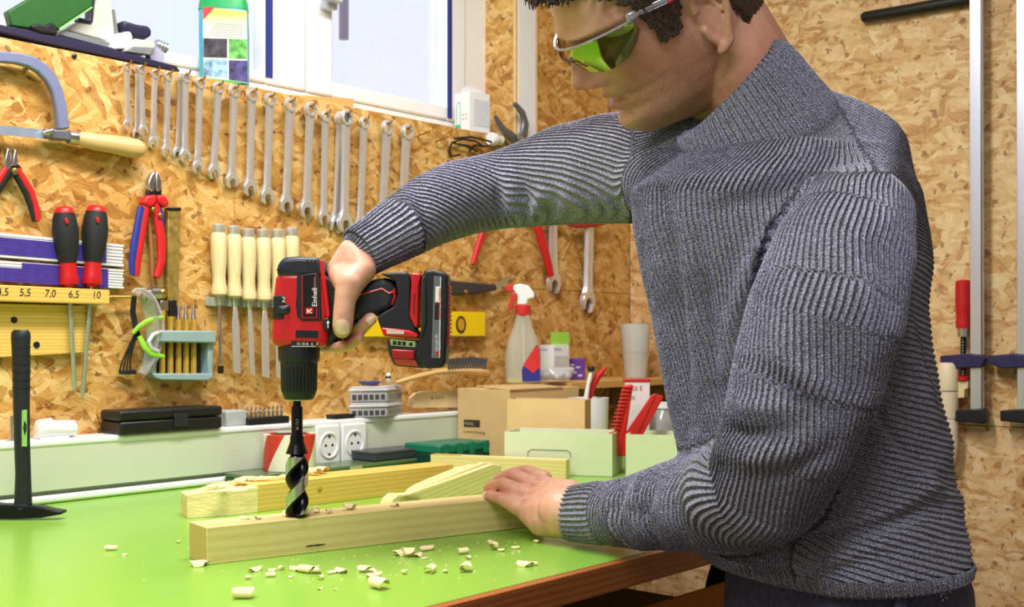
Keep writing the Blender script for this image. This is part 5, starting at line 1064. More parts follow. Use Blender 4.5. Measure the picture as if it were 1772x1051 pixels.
build('foot', dprism(MB(), [(662, 476), (685, 473), (708, 473), (714, 482), (713, 548), (722, 570), (730, 582), (664, 572), (656, 549), (668, 541), (684, 532), (691, 510), (688, 490), (676, 482)], 0.030, 0.030), dblk, dr_, bevel=0.007, seg=4)
build('foot_lip', dprism(MB(), [(663, 567), (712, 572), (729, 580), (726, 586), (668, 582)], 0.033, 0.033), dred, dr_, bevel=0.003)
flat('lip_badge', [(673, 571), (703, 573), (703, 579), (674, 578)], 0.033, 0.0006, M('badge_rose', (226, 196, 190), 0.3), dr_)
build('accent', dprism(MB(), [(714, 474), (733, 476), (729, 496), (728, 568), (721, 568), (712, 548), (715, 490)], 0.0325, 0.0325), dred, dr_, bevel=0.003)
flat('accent_slot', [(719, 512), (722, 508), (721.5, 548), (718.5, 542)], 0.0323, 0.0006, M('accent_dark', (110, 14, 20), 0.5), dr_)
# battery
bat = build('battery', dprism(MB(), [(734, 478), (740, 470), (752, 469), (774, 475), (778, 482), (777, 560), (774, 626), (768, 636), (738, 637), (722, 616), (727, 592), (734, 560)], 0.037, 0.037), dblk, dr_, bevel=0.008, seg=4)
bl = build('battery_front', dprism(MB(), [(673, 586), (725, 590), (736, 604), (742, 636), (735, 637), (686, 633), (676, 612)], 0.032, 0.032), M('battery_grey', (40, 44, 44), 0.35), dr_, bevel=0.006, seg=3)
build('rim', dprism(MB(), [(733, 482), (739, 480), (742, 500), (742, 560), (735, 585), (729, 592), (733, 560)], 0.039, 0.039), M('battery_grey', (40, 44, 44), 0.35), bat, bevel=0.003)
flat('strip', [(754, 480), (767, 481), (765, 620), (750, 619)], 0.0365, 0.0015, M('battery_silver', (120, 124, 128), 0.3, 0.4), bat)
flat('strip', [(764.5, 482), (766.5, 482), (764.5, 618), (762.5, 618)], 0.0379, 0.0006, M('print_pale', (206, 208, 210), 0.3), bat)
flat('label_red', [(756, 525), (764, 525), (763.3, 554), (755.3, 554)], 0.0379, 0.0006, black, bat)
flat('label_white', [(757, 498), (765, 498), (764, 526), (756.3, 526)], 0.0379, 0.0006, dwht, bat)
text('lettering', 'CHANGE', D(763.6, 521, 0.0388), UP, -RT, 7.2 * kd, dred, bat, width=0.72)
text('lettering', 'X', D(764.5, 529.5, 0.0391), UP, -RT, 13 * kd, dred, bat, width=0.9)
text('lettering', 'POWER', D(762.6, 551, 0.0388), UP, -RT, 7 * kd, dred, bat, width=0.72)
text('lettering', 'LI-ION 2,5Ah 18V', D(757.5, 613, 0.0383), UP, -RT, 6.2 * kd, dwht, bat, width=0.72)
text('lettering', 'Einhell', D(762.5, 606, 0.0383), UP, -RT, 6 * kd, dwht, bat, width=0.9)
flat('logo_tile', [(757, 608), (762, 608), (762, 613), (757, 613)], 0.0382, 0.0004, dred, bat)
for i_ in range(15): flat('ridge', [(775, 496 + i_ * 7), (780, 496 + i_ * 7), (780, 500 + i_ * 7), (775, 500 + i_ * 7)], -0.030, 0.060, dred, bat)
flat('charge_display', [(679, 587), (722, 591), (722, 601), (681, 598)], 0.031, 0.0018, M('display_green', (150, 170, 110), 0.3), bl)
for i_ in range(3): flat('charge_bar', [(684 + i_ * 8, 590 + i_ * .6), (690 + i_ * 8, 590.5 + i_ * .6), (690 + i_ * 8, 597 + i_ * .6), (684 + i_ * 8, 596.5 + i_ * .6)], 0.0328, 0.0004, black, bl)
build('charge_button', MB().lathe(D(711, 596, 0.0326), -FW, [(0, 0), (3.4 * kd, 0), (3 * kd, 0.0006), (0, 0.0006)], 14), black, bl)
flat('release_button', [(682, 604), (721, 606), (721, 622), (684, 620)], 0.029, 0.0075, M('button_red', (168, 28, 30), 0.35), bl, 0.002)
flat('release_lip', [(684, 620), (721, 622), (728, 634), (690, 631)], 0.030, 0.0045, M('button_red2', (176, 66, 44), 0.35), bl, 0.001)
# ------------------------------------------------------------------ bit
bitt = thing('drill_bit', P(514, 892, DD), 'thick black and steel spiral drill bit boring into the front beam', 'drill bit')
bblk = M('bit_black', (18, 18, 26), 0.18, 0.4); bst = M('bit_steel', (196, 204, 190), 0.2, 1.0)
def bl_(x, y0, prof, n=20): return MB().lathe(P(x, y0, DD), -UP, [(r * kd, h * kd) for r, h in prof], n)
build('shank', bl_(514, 690, [(0, 0), (7, 0), (7, 12), (9.8, 15), (9.8, 62), (12, 66), (12, 74), (14, 80), (19.5, 95), (0, 95)]), bblk, bitt)
text('engraving', '26 13,2', P(516.5, 745, DD - 10.2 * kd), UP, -RT, 6.5 * kd, M('print_grey', (150, 154, 160), 0.4), bitt)
R_ = 19.8 * kd; y0_, y1_ = 780, 893; NS = 110; NC = 64; vsA = []; rad_ = []
def sec(a):
    a = a % math.pi
    q = abs(a - math.pi / 2) / (math.pi / 2)                   # 0 in the flute, 1 on the land
    return 1.0 if q > 0.60 else (0.94 if q > 0.52 else 0.30 + 0.64 * (q / 0.52) ** 1.5)
for i_ in range(NS + 1):
    y = y0_ + (y1_ - y0_) * i_ / NS; tw = 2 * math.pi * (y - y0_) / 118.0 + 0.9
    sc2 = min(1, 0.55 + 0.45 * (i_ / 10)) if i_ < 10 else (1.0 if i_ < NS - 3 else 0.93)
    for j in range(NC):
        a = 2 * math.pi * j / NC; r = sec(a) * sc2; rad_.append(r)
        vsA.append(P(514, y, DD) + (RT * math.cos(a + tw) - FW * math.sin(a + tw)) * r * R_)
fsA = [(i_ * NC + j, i_ * NC + (j + 1) % NC, (i_ + 1) * NC + (j + 1) % NC, (i_ + 1) * NC + j) for i_ in range(NS) for j in range(NC)]
mb = MB().add(vsA, fsA + [tuple(range(NC)), tuple(NS * NC + j for j in range(NC))])
sp_o = build('spiral', mb, bblk, bitt, ang=45); sp_o.data.materials.append(bst)
for p_ in sp_o.data.polygons:
    if len(p_.vertices) == 4 and min(rad_[v] for v in p_.vertices) > 0.965: p_.material_index = 1
# ================================================================== wood on the bench
pine = wood_mat('pine_fresh', (216, 192, 124), (238, 218, 158), (0.97, -0.237, 0), 24, 0.55)
yelw = wood_mat('pine_yellow', (216, 174, 78), (240, 208, 116), (0.997, -0.074, 0), 40, 0.5)
rawt = M('raw_split_wood', (236, 216, 158), 0.8, 0, 0.18, vs=40, bump=0.5, bs=220, stretch=(0.25, 1, 1))
def T(x, y): return onZ(x, y, ZT)
a0 = T(357, 979); u_ = Vector((0.488, -0.119, 0)).normalized(); n_ = Vector((-u_.y, u_.x, 0))
fbm = thing('wooden_beam', a0 + u_ * 0.27 + n_ * 0.03, 'squared pine beam at the bench front, drilled by the bit and held by a hand', 'beam')
Lb, Wb, Hb = 0.548, 0.061, 0.049
build('beam', MB().prism([a0, a0 + u_ * Lb, a0 + u_ * Lb + n_ * Wb, a0 + n_ * Wb], (0, 0, Hb)), pine, fbm, bevel=0.0012)
build('end_grain', MB().prism([a0 - u_ * 0.0004 + UP * 0.001 + n_ * 0.001, a0 - u_ * 0.0004 + n_ * (Wb - 0.001) + UP * 0.001, a0 - u_ * 0.0004 + n_ * (Wb - 0.001) + UP * (Hb - 0.001), a0 - u_ * 0.0004 + n_ * 0.001 + UP * (Hb - 0.001)], -u_ * 0.0004), wood_mat('end_grain', (182, 150, 84), (222, 196, 128), tuple(u_), 130, 0.7), fbm)
hole = onZ(514, 890, ZT + Hb)
build('bore_chips', MB().hull([(hole + Vector((0.016 * math.cos(a), 0.016 * math.sin(a), 0.0)), 0.0022) for a in (0, 1.2, 2.4, 3.6, 4.8)], 1), M('bore_dark', (60, 50, 44), 0.8), fbm)
build('torn_edge', MB().tube([a0 + u_ * (0.14 + k * 0.006) + UP * 0.010 - n_ * 0.0002 for k in range(6)], [0.0004, 0.0012, 0.0008, 0.0013, 0.0009, 0.0003], 6), M('torn_dark', (70, 44, 20), 0.8), fbm)
# rear beam, splintered at its left end
A, B, C, Dq, E = (Vector(p) for p in ((1.078, 1.634, ZT), (1.142, 1.606, ZT), (1.64, 1.573, ZT), (1.648, 1.634, ZT), (1.10, 1.69, ZT)))
rbm = thing('notched_beam', (B + C) / 2, 'yellow varnished beam with a torn, split left end behind the front beam', 'beam')
B2 = B + (C - B) * 0.105
build('beam', MB().prism([B2, C, Dq, E + (Dq - E) * 0.11], (0, 0, 0.047)), yelw, rbm, bevel=0.0015)
rr = random.Random(21)
nn = 16; rows = []
for i_ in range(nn + 1):
    q = i_ / nn; lo = A + (B - A) * min(1, q * 1.6) if q < 0.625 else B + (B2 - B) * ((q - 0.625) / 0.375); hi = E + (Dq - E) * 0.115 * q + (A - E) * (1 - q) * 0.15
    row = []
    for j in range(9):
        p = lo + (hi - lo) * (j / 8); row.append(Vector((p.x + rr.uniform(-.0006, .0006), p.y + rr.uniform(-.0006, .0006), ZT + 0.037 + 0.007 * q + rr.uniform(-0.0009, 0.0009) + 0.002 * math.sin(j * 1.9 + i_ * 0.35))))
    rows.append(row)
mb = MB(); vsR = [p for r in rows for p in r] + [Vector((p.x, p.y, ZT + 0.0005)) for r in rows for p in r]; o = 9 * (nn + 1)
fs = [(i_ * 9 + j, i_ * 9 + j + 1, (i_ + 1) * 9 + j + 1, (i_ + 1) * 9 + j) for i_ in range(nn) for j in range(8)]
fs += [tuple(o + v for v in f[::-1]) for f in fs]
fs += [(i_ * 9, (i_ + 1) * 9, o + (i_ + 1) * 9, o + i_ * 9) for i_ in range(nn)] + [(i_ * 9 + 8, o + i_ * 9 + 8, o + (i_ + 1) * 9 + 8, (i_ + 1) * 9 + 8) for i_ in range(nn)]
fs += [(j, o + j, o + j + 1, j + 1) for j in range(8)] + [(nn * 9 + j, nn * 9 + j + 1, o + nn * 9 + j + 1, o + nn * 9 + j) for j in range(8)]
build('split_end', mb.add(vsR, fs), rawt, rbm, ang=20)
for i_ in range(12):
    p = A + (E - A) * rr.uniform(0.1, 0.9) + (C - B) * rr.uniform(0.02, 0.42); ln = rr.uniform(0.02, 0.05); z_ = ZT + (0.044 if (p - A).dot((C - B).normalized()) < 0.10 else 0.050)
    dirv = Vector((rr.uniform(0.6, 1), rr.uniform(-0.5, 0.3), 0)).normalized()
    build('splinter', MB().prism([Vector((p.x, p.y, z_)), Vector((p.x, p.y, z_)) + dirv * ln * 0.5 + UP * 0.004 + DY * 0.004, Vector((p.x, p.y, z_)) + dirv * ln + UP * rr.uniform(0, 0.005), Vector((p.x, p.y, z_)) + dirv * ln * 0.5 - DY * 0.004], (0, 0, 0.0018)), rawt, rbm)
build('knot', MB().lathe(B + (C - B) * 0.36 + UP * 0.028 + Vector((0, -0.0003, 0)), -DY, [(0, 0), (0.005, 0), (0.004, 0.0006), (0, 0.0004)], 14), M('knot', (198, 150, 66), 0.5), rbm)
# board lying across behind
q0, q1 = Vector((1.792, 1.788, ZT)), Vector((1.897, 1.494, ZT)); bdir = (q1 - q0).normalized(); bn = Vector((-bdir.y, bdir.x, 0))
cb_ = thing('pine_plank', (q0 + q1) / 2, 'short pine plank standing on edge beyond the resting hand', 'plank')
build('plank', MB().prism([q0, q1, q1 + bn * 0.026, q0 + bn * 0.026], (0, 0, 0.040)), wood_mat('plank_pale', (226, 198, 128), (244, 226, 168), tuple(bdir), 44), cb_, bevel=0.001)
build('glue_stain', MB().prism([q0 + UP * 0.0402 + bdir * 0.002, q0 + UP * 0.0402 + bdir * 0.075, q0 + UP * 0.0402 + bdir * 0.06 + bn * 0.022, q0 + UP * 0.0402 + bn * 0.024 + bdir * 0.002], (0, 0, 0.0004)), M('varnish', (236, 188, 70), 0.3), cb_)
# splintered offcut between the beams
s0, s1 = T(690, 874), T(868, 850); s0.z = s1.z = ZT; sd_ = (s1 - s0).normalized(); sn = Vector((-sd_.y, sd_.x, 0))
so_ = thing('split_offcut', (s0 + s1) / 2, 'split pale wood offcut lying between the two beams near the fingers', 'wood piece')
Ls = (s1 - s0).length
for k_, (u0, u1, w0_, h0, h1) in enumerate(((0.0, 1.0, 0.0, 0.016, 0.050), (0.12, 0.97, 0.014, 0.022, 0.053), (0.2, 0.93, 0.028, 0.026, 0.050), (0.30, 0.85, 0.040, 0.028, 0.046))):
    p, r = s0 + sd_ * Ls * u0 + sn * w0_, s0 + sd_ * Ls * u1 + sn * w0_
    pts = [p, r, r + UP * h1, r - sd_ * Ls * 0.10 + UP * (h1 + 0.003), p + sd_ * 0.02 + UP * h0, p + UP * h0 * 0.7]
    build('splint', MB().prism(pts, sn * 0.0135), wood_mat('split_pale', (222, 196, 122), (248, 234, 186), tuple(sd_ + UP * 0.2), 40) if k_ == 0 else MATS['split_pale'], so_, bevel=0.0012)
build('splint', MB().prism([s0 + sd_ * -0.02, s0 + sd_ * 0.05, s0 + sd_ * 0.06 + UP * 0.014, s0 + UP * 0.018, s0 - sd_ * 0.012 + UP * 0.012], sn * 0.03), MATS['split_pale'], so_, bevel=0.0015)
# ------------------------------------------------------------------ shavings
shm = M('shaving', (244, 224, 176), 0.65, 0, 0.1, vs=300)
def chip(seed):
    r_ = random.Random(seed); mb = MB(); n = 11; rings_t, rings_b = [], []
    turn = r_.uniform(2.6, 5.0); R0 = r_.uniform(0.35, 0.5)
    for i_ in range(n):
        a = turn * i_ / (n - 1); rad = R0 * (1 - 0.5 * i_ / n)
        c = Vector((rad * math.cos(a), 0, R0 + rad * math.sin(a) * 0.9)); wv = 0.55 * math.sin(math.pi * (0.15 + 0.75 * i_ / n)) * r_.uniform(0.8, 1.2); sh = 0.25 * i_ / n
        rings_t.append([c + Vector((0, -wv + sh, r_.uniform(-.05, .05))), c + Vector((0, wv + sh, r_.uniform(-.05, .05))), c * 0.93 + Vector((0, wv * 0.97 + sh, 0.03)), c * 0.93 + Vector((0, -wv * 0.97 + sh, 0.03))])
    mb.loft(rings_t); mn = min(v.z for v in mb.v)
    mb.v = [Vector((v.x, v.y, v.z - mn)) for v in mb.v]
    return mb.mesh('shaving', Vector((0, 0, 0)), 50)
chips = [chip(s_) for s_ in range(8)]
for m_ in chips: m_.materials.append(shm)
SH = [(195, 953, 9), (341, 980, 14), (426, 1036, 17), (439, 989, 12), (468, 990, 9), (470, 999, 8), (487, 987, 6), (513, 989, 11), (533, 992, 13), (549, 992, 12), (556, 1003, 6), (590, 992, 12), (577, 993, 9), (630, 990, 11), (641, 998, 10), (649, 999, 12), (658, 1020, 16), (690, 961, 15), (706, 964, 11), (721, 964, 10), (741, 953, 12), (802, 959, 10), (746, 991, 12), (771, 991, 7), (805, 990, 13), (851, 941, 7), (853, 952, 9), (893, 950, 7), (906, 980, 14), (925, 979, 6), (700, 994, 6), (501, 1001, 5), (309, 940, 4), (215, 962, 4), (430, 1003, 5), (553, 1021, 5), (580, 1022, 4), (868, 955, 5), (930, 940, 5), (735, 968, 5), (810, 968, 5)]
rr = random.Random(31)
def put(me, pos, sz, nm, label, cat, grp):
    o = bpy.data.objects.new(nm, me); col.objects.link(o); o.location = pos; o.scale = (sz, sz, sz * rr.uniform(0.8, 1.05)); o.rotation_euler = (0, 0, rr.uniform(0, 6.28)); tag(o, label, cat, grp); return o
for i_, (x, y, s_) in enumerate(SH):
    p = T(x, y); lb = {0: 'lone wood shaving at the far left of the bench, left of the beams', 1: 'wood shaving touching the left end of the front beam', 2: 'big wood shaving nearest the viewer at the front left of the bench', 16: 'big wood shaving lying alone in front of the middle of the beam', 17: 'largest curled shaving close along the front face of the beam', 28: 'wood shaving nearest the brown bench edge at the right', 27: 'small shaving closest to the sweater cuff', 24: 'round curled shaving midway between the beam and the bench edge'}.get(i_)
    if lb is None: lb = 'tiny pale wood chip lying on the green bench top' if s_ < 8 else 'curled pale wood shaving lying on the green bench top'
    put(chips[i_ % 8], p + UP * 0.0003, s_ * pxm(p.dot(FW)) * 2.0, 'wood_shaving', lb, 'shaving', 'wood shavings scattered on the bench')
for i_, (x, y, s_) in enumerate([(500, 893, 11), (531, 891, 11), (547, 887, 9), (603, 883, 8), (426, 899, 7), (446, 899, 5), (682, 877, 7), (570, 889, 5)]):
    p = onZ(x, y, ZT + Hb); put(chips[(i_ + 3) % 8], p + UP * 0.0003, s_ * pxm(p.dot(FW)) * 2.4, 'wood_shaving', 'curled wood shaving on top of the drilled front beam', 'shaving', 'wood shavings on the front beam')
for i_, (x, y, s_) in enumerate([(545, 823, 10), (558, 820, 9), (385, 846, 9), (420, 838, 8)]):
    p = onZ(x, y, ZT + 0.0475); put(chips[(i_ + 5) % 8], p + UP * 0.0003, s_ * pxm(p.dot(FW)) * 2.4, 'wood_shaving', 'curled wood shaving on top of the yellow rear beam', 'shaving', 'wood shavings on the rear beam')
cr = MB()
for k_ in range(150):
    x, y = rr.gauss(640, 170), rr.uniform(935, 1010); p = T(x, y)
    if p.y < YF + 0.03: continue
    s_ = rr.uniform(0.0006, 0.0018); cr.box(p + UP * s_ * 0.4, (s_ * 2, s_, s_ * 0.8), (Vector((math.cos(k_), math.sin(k_), 0)), Vector((-math.sin(k_), math.cos(k_), 0)), UP))
cro = build('sawdust_crumbs', cr, shm); cro['kind'] = 'stuff'; tag(cro, 'fine crumbs of sawdust scattered on the green bench top', 'sawdust')
# ================================================================== hammer standing at the left
hb_ = T(45, 899); hmr = thing('hammer', hb_, 'black hammer standing on its head at the left end of the bench', 'hammer')
dH = hb_.dot(FW); kH = pxm(dH); hk = M('hammer_black', (28, 32, 40), 0.45, 0, 0.1)
def hp_(x, y): return P(x, y, dH)
zb0 = HY + FPX * (CAM.z - ZT) / dH
hd = [(-62, zb0 - 28), (-30, zb0 - 30), (0, zb0 - 25), (40, zb0 - 24), (66, zb0 - 22), (90, zb0 - 16), (108, zb0 - 13), (106, zb0 - 8), (70, zb0 - 2), (30, zb0), (0, zb0), (-30, zb0 - 2), (-62, zb0 - 3)]
build('head', MB().prism([P(x, y, dH - 0.012) for x, y in hd], FW * 0.024), M('hammer_head', (24, 24, 30), 0.35, 0.5), hmr, bevel=0.003)
build('handle', MB().tube([hp_(x, y) for x, y in ((40, zb0 - 20), (40, 868), (40, 820), (38, 760), (37, 690), (37, 640), (36, 600), (36, 585), (36, 576), (36, 571))], [r * kH for r in (15.5, 15, 13.2, 13.4, 14.2, 15, 15.6, 16.6, 16, 12)], 18, flat=(FW, 0.75)), hk, hmr)
build('collar', MB().tube([hp_(40, 880), hp_(40, 872)], [17 * kH, 14.5 * kH], 18, flat=(FW, 0.8)), M('collar_navy', (40, 42, 78), 0.4), hmr)
for k_ in range(6): build('grip_ring', MB().tube([hp_(37, 600 + k_ * 14), hp_(37, 602 + k_ * 14)], [15.9 * kH, 15.8 * kH], 18, flat=(FW, 0.77)), rubber, hmr)
build('sticker', MB().prism([P(x, y, dH - 11.3 * kH) for x, y in ((38, 710), (47, 709), (47, 773), (38, 773))], -FW * 0.0008), M('sticker_green', (150, 200, 110), 0.4, 0, 0.15), hmr)
build('sticker_mark', MB().prism([P(x, y, dH - 11.3 * kH - 0.0009) for x, y in ((42, 728), (46, 735), (46, 745), (43, 755), (40, 742))], -FW * 0.0003), M('label_dark', (40, 40, 34), 0.4), hmr)
# ================================================================== things along the trunking
zR = zt1
def R2(x, y, Y=1.99): p = onY(x, y, Y); return p
scw = thing('machine_screw', Vector((R2(20, 750).x, 1.99, zR)), 'small steel screw standing on the trunking beside the hammer', 'screw')
x_ = R2(20, 750).x; build('head', MB().lathe((x_, 1.99, zR), UP, [(0, 0), (0.008, 0), (0.008, 0.004), (0, 0.004)], 12), steel, scw); build('stem', MB().lathe((x_, 1.99, zR + 0.004), UP, [(0, 0), (0.0028, 0), (0.0028, 0.04), (0, 0.04)], 10), steel, scw)
xa, xb = R2(66, 745, 1.985).x, R2(130, 745, 1.985).x; cp = thing('plastic_cap', ((xa + xb) / 2, 1.99, zR), 'white plastic tube cap lying on the trunking beside the hammer', 'cap')
hh = 0.033
build('body', MB().loft([[Vector((x, 1.992 + 0.5 * w_ * math.cos(2 * math.pi * j / 20), zR + h_ / 2 + h_ / 2 * math.sin(2 * math.pi * j / 20))) for j in range(20)] for x, w_, h_ in ((xa, 0.024, 0.030), (xa + 0.003, 0.032, 0.034), (xa + 0.026, 0.036, 0.037), (xa + 0.032, 0.034, 0.032), (xb - 0.012, 0.034, 0.031))]), white, cp)
build('rim', MB().loft([[Vector((x, 1.992 + 0.5 * w_ * math.cos(2 * math.pi * j / 20), zR + 0.0155 + h_ / 2 * math.sin(2 * math.pi * j / 20))) for j in range(20)] for x, w_, h_ in ((xb - 0.013, 0.036, 0.0305), (xb - 0.001, 0.036, 0.0305), (xb, 0.033, 0.028))]), white, cp)
build('flat_wing', MB().box(((xa + xb) / 2 - 0.008, 1.99, zR + 0.002), (0.05, 0.04, 0.004)), white, cp, bevel=0.001)
# black case
xa, xb = R2(200, 740, 1.972).x, R2(376, 740, 1.972).x; bc_ = thing('black_case', ((xa + xb) / 2, 1.985, zR), 'flat black plastic tool case lying on the trunking', 'case')
yb0, yb1 = 1.955, 2.026
build('base', MB().box(((xa + xb) / 2, (yb0 + yb1) / 2, zR + 0.012), (xb - xa, yb1 - yb0, 0.024)), black, bc_, bevel=0.004)
build('lid', MB().box(((xa + xb) / 2, (yb0 + yb1) / 2, zR + 0.035), (xb - xa + 0.004, yb1 - yb0, 0.020)), black, bc_, bevel=0.006, seg=3)
for q in (0.57,): build('latch', MB().box((xa + (xb - xa) * q, yb0 - 0.002, zR + 0.021), (0.03, 0.005, 0.026)), rubber, bc_, bevel=0.001)
# bit set
xa, xb = R2(390, 725, 1.975).x, R2(497, 725, 1.975).x; bs_ = thing('bit_set', ((xa + xb) / 2, 1.99, zR), 'row of small screwdriver bits in a black holder on the trunking', 'bit set')
xm = xa + (xb - xa) * 0.33
build('grey_case', MB().box(((xa + xm) / 2 + 0.004, 2.0, zR + 0.016), (xm - xa, 0.045, 0.032)), M('case_grey', (176, 180, 184), 0.45), bs_, bevel=0.003)
build('holder', MB().box(((xm + xb) / 2, 1.982, zR + 0.0075), (xb - xm, 0.030, 0.015)), black, bs_, bevel=0.002)
for k_ in range(9):
    x = xm + (xb - xm) * (0.07 + 0.105 * k_)
    build('bit', MB().lathe((x, 1.982, zR + 0.015), UP, [(0.0036, -0.004), (0.0036, 0.012), (0.0022, 0.014), (0.0024, 0.020), (0.0008, 0.023), (0, 0.023)], 6), steel, bs_, ang=20)
bk = thing('small_black_box', (R2(592, 715, 1.98).x, 1.985, zR), 'small flat black block on the trunking between the bits and the boxes', 'block')
build('body', MB().box((R2(592, 715, 1.98).x, 1.985, zR + 0.005), (R2(610, 715, 1.98).x - R2(575, 715, 1.98).x, 0.03, 0.010)), black, bk, bevel=0.001)
# organiser boxes, stacked and turned
clr = pane_mat('organiser_clear', (226, 226, 242), 0.08, 0.1, 0.5); och = M('organiser_dark', (70, 68, 78), 0.5); olid = pane_mat('organiser_lid', (236, 236, 248), 0.1, 0.1, 0.72)
oc = onY(663, 712, 1.955); on = Vector((oc.x, oc.y, zR)); e1 = Vector((-0.55, 0.835, 0)).normalized(); e2 = Vector((0.835, 0.55, 0)).normalized()
e1, e2 = Vector((-0.92, 0.39, 0)).normalized(), Vector((0.92, 0.39, 0)).normalized()
sh1 = P(607, 700, on.dot(FW) + 0.02); L1 = 0.088; L2 = 0.088
lay = [('lower clear compartment box of the stack on the trunking', 0.0, 0.034), ('upper clear compartment box of the stack on the trunking', 0.035, 0.036)]
for lb, z0, hh in lay:
    ob = thing('organiser_box', on + UP * z0, lb, 'box', 'clear compartment boxes'); c0 = on + UP * (z0 + 0.0005) - DY * 0.012
    q = [c0, c0 + e1 * L1, c0 + (e1 + e2) * 0.5 * L1 + DY * 0.0, c0 + e2 * L2]
    q = [c0, c0 + e2 * L2, c0 + e2 * L2 + e1 * 0.03, c0 + e1 * L1 + e2 * 0.03, c0 + e1 * L1]
    inn_ = lambda g_: [p + (sum(q, Vector((0, 0, 0))) / 5 - p).normalized() * g_ for p in q]
    build('tray', MB().prism(q, UP * (hh * 0.62)), clr, ob, bevel=0.002)
    build('lid', MB().prism([p + UP * hh * 0.66 for p in inn_(-0.004)], UP * (hh * 0.20)), olid, ob, bevel=0.002)
    build('lip', MB().prism([p + UP * hh * 0.88 for p in inn_(0.002)], UP * (hh * 0.09)), olid, ob, bevel=0.001)
    for k_ in range(6): build('compartment', MB().box(c0 + e1 * L1 * (0.10 + 0.155 * k_) + UP * hh * 0.3 - e2 * 0.0006, (0.0095, 0.001, hh * 0.32), (e1, e2, UP)), och, ob)
    build('contents', MB().box(c0 + e2 * L2 * 0.5 + UP * hh * 0.3 - e1 * 0.0006, (L2 * 0.86, 0.001, hh * 0.3), (e2, e1, UP)), M('contents_grey', (140, 142, 140), 0.6), ob)
tz = zR + 0.072
bw = thing('blue_lid', R2(640, 662, 1.985), 'shallow blue lid lying on top of the clear boxes', 'lid'); bw.location.z = tz; ROOT[bw] = Vector(bw.location)
cB = onY(640, 662, 1.985); build('dish', MB().lathe((cB.x, 1.985, tz + 0.0005), UP, [(0, 0), (0.018, 0), (0.026, 0.006), (0.028, 0.0085), (0.026, 0.0085), (0.017, 0.003), (0, 0.003)], 24), M('lid_blue', (70, 90, 150), 0.35), bw)
cBu = onY(672, 660, 1.985); bu = thing('small_bulb', Vector((cBu.x, 1.985, tz)), 'tiny bulb with white cap on top of the clear boxes', 'bulb')
build('globe', MB().ball((cBu.x, 1.985, tz + 0.0085), 0.008, 14), pane_mat('bulb_glass', (236, 240, 220), 0.15, 0.05, 0.3), bu); build('ring', MB().lathe((cBu.x, 1.985, tz + 0.0145), UP, [(0.006, 0), (0.007, 0.002), (0.006, 0.005)], 14), black, bu); build('cap', MB().ball((cBu.x, 1.985, tz + 0.0215), 0.006, 12), white, bu)
# hand brush across the boxes
br = thing('hand_brush', onY(760, 655, 1.965), 'wooden hand brush with grey bristles lying across the boxes, bristles up', 'brush')
YB = 1.955
s = onY(760, 640, YB).dot(FW) / FPX
def wy(x, y, Y=YB): return onY(x, y, Y)
build('handle', MB().tube([wy(*p) for p in ((684, 663), (700, 658), (730, 650), (752, 645), (775, 642), (800, 642), (825, 643), (840, 645), (846, 648))], [r * s for r in (4, 6, 7, 7, 9, 11, 12, 11, 5)], 14, flat=(UP, 0.62)), wood_mat('brush_wood', (206, 164, 104), (228, 192, 134), (1, 0, 0.2), 50), br)
bri = M('bristle_grey', (84, 84, 92), 0.7, 0, 0.3, vs=300)
for k_ in range(13):
    for j_ in range(3):
        p = wy(777 + k_ * 5.2, 641 + k_ * 0.1, YB - 0.010 + j_ * 0.010); top_ = wy(776 + k_ * 5.4, 618 + abs(k_ - 7) * 0.5, YB - 0.013 + j_ * 0.013)
        build('bristle_tuft', MB().tube([p, top_], [0.0026, 0.0046], 7), bri, br)
# cardboard flat piece on the trunking
fc = thing('card_sleeve', R2(750, 707, 1.975), 'flat beige card sleeve with small print leaning behind the cardboard box', 'cardboard')
build('sheet', MB().prism([wy(x, y, 1.978) for x, y in ((717, 706), (716, 690), (724, 681), (738, 678), (800, 676), (800, 706))], (0, 0.02, 0)), M('card_beige', (226, 198, 152), 0.7), fc, bevel=0.001)
text('print', '38  4CX A', wy(745, 692, 1.9776), DX, UP, 0.010, M('print_brown', (90, 60, 40), 0.7), fc)
# ================================================================== boxes and bottles at the back right
def box_thing(nm, label, cat, q, h, mat, parts=(), open_top=False, group=None):
    t = thing(nm, (q[0] + q[2]) / 2, label, cat, group); return t
X0, X1_, Y0, Y1 = 2.053, 2.322, 1.787, 1.955; hC = 0.172
b1 = thing('cardboard_box', ((X0 + X1_) / 2, (Y0 + Y1) / 2, ZT), 'large brown cardboard box with a black stamp by the wall', 'box')
build('body', MB().box(((X0 + X1_) / 2, (Y0 + Y1) / 2, ZT + hC / 2), (X1_ - X0, Y1 - Y0, hC)), card, b1, bevel=0.0015)
build('flap', MB().box((X0 + 0.10, Y0 + 0.04, ZT + hC + 0.003), (0.20, 0.085, 0.003), (DX, Vector((0, 1, 0.06)).normalized(), Vector((0, -0.06, 1)).normalized())), card, b1)
build('flap', MB().box((X0 + 0.16, Y0 + 0.125, ZT + hC + 0.005), (0.20, 0.07, 0.003), (DX, Vector((0, 1, -0.05)).normalized(), Vector((0, 0.05, 1)).normalized())), card, b1)
ey = -DY; pS = onX(803, 727, X0); pE = onX(830, 739, X0)
build('stamp', MB().prism([onX(x, y, X0 - 0.0003) for x, y in ((803, 726.5), (830.5, 727.5), (830.5, 740), (803, 739))], (-0.0004, 0, 0)), M('stamp_black', (52, 46, 40), 0.7), b1)
text('stamp_text', 'REXEL', onX(805, 735.5, X0 - 0.0008), ey, UP, 0.0105, M('stamp_pale', (196, 170, 130), 0.7), b1)
text('print', 'a world of energy', onX(802, 749, X0 - 0.0004), ey, UP, 0.0100, M('print_brown', (90, 60, 40), 0.7), b1)
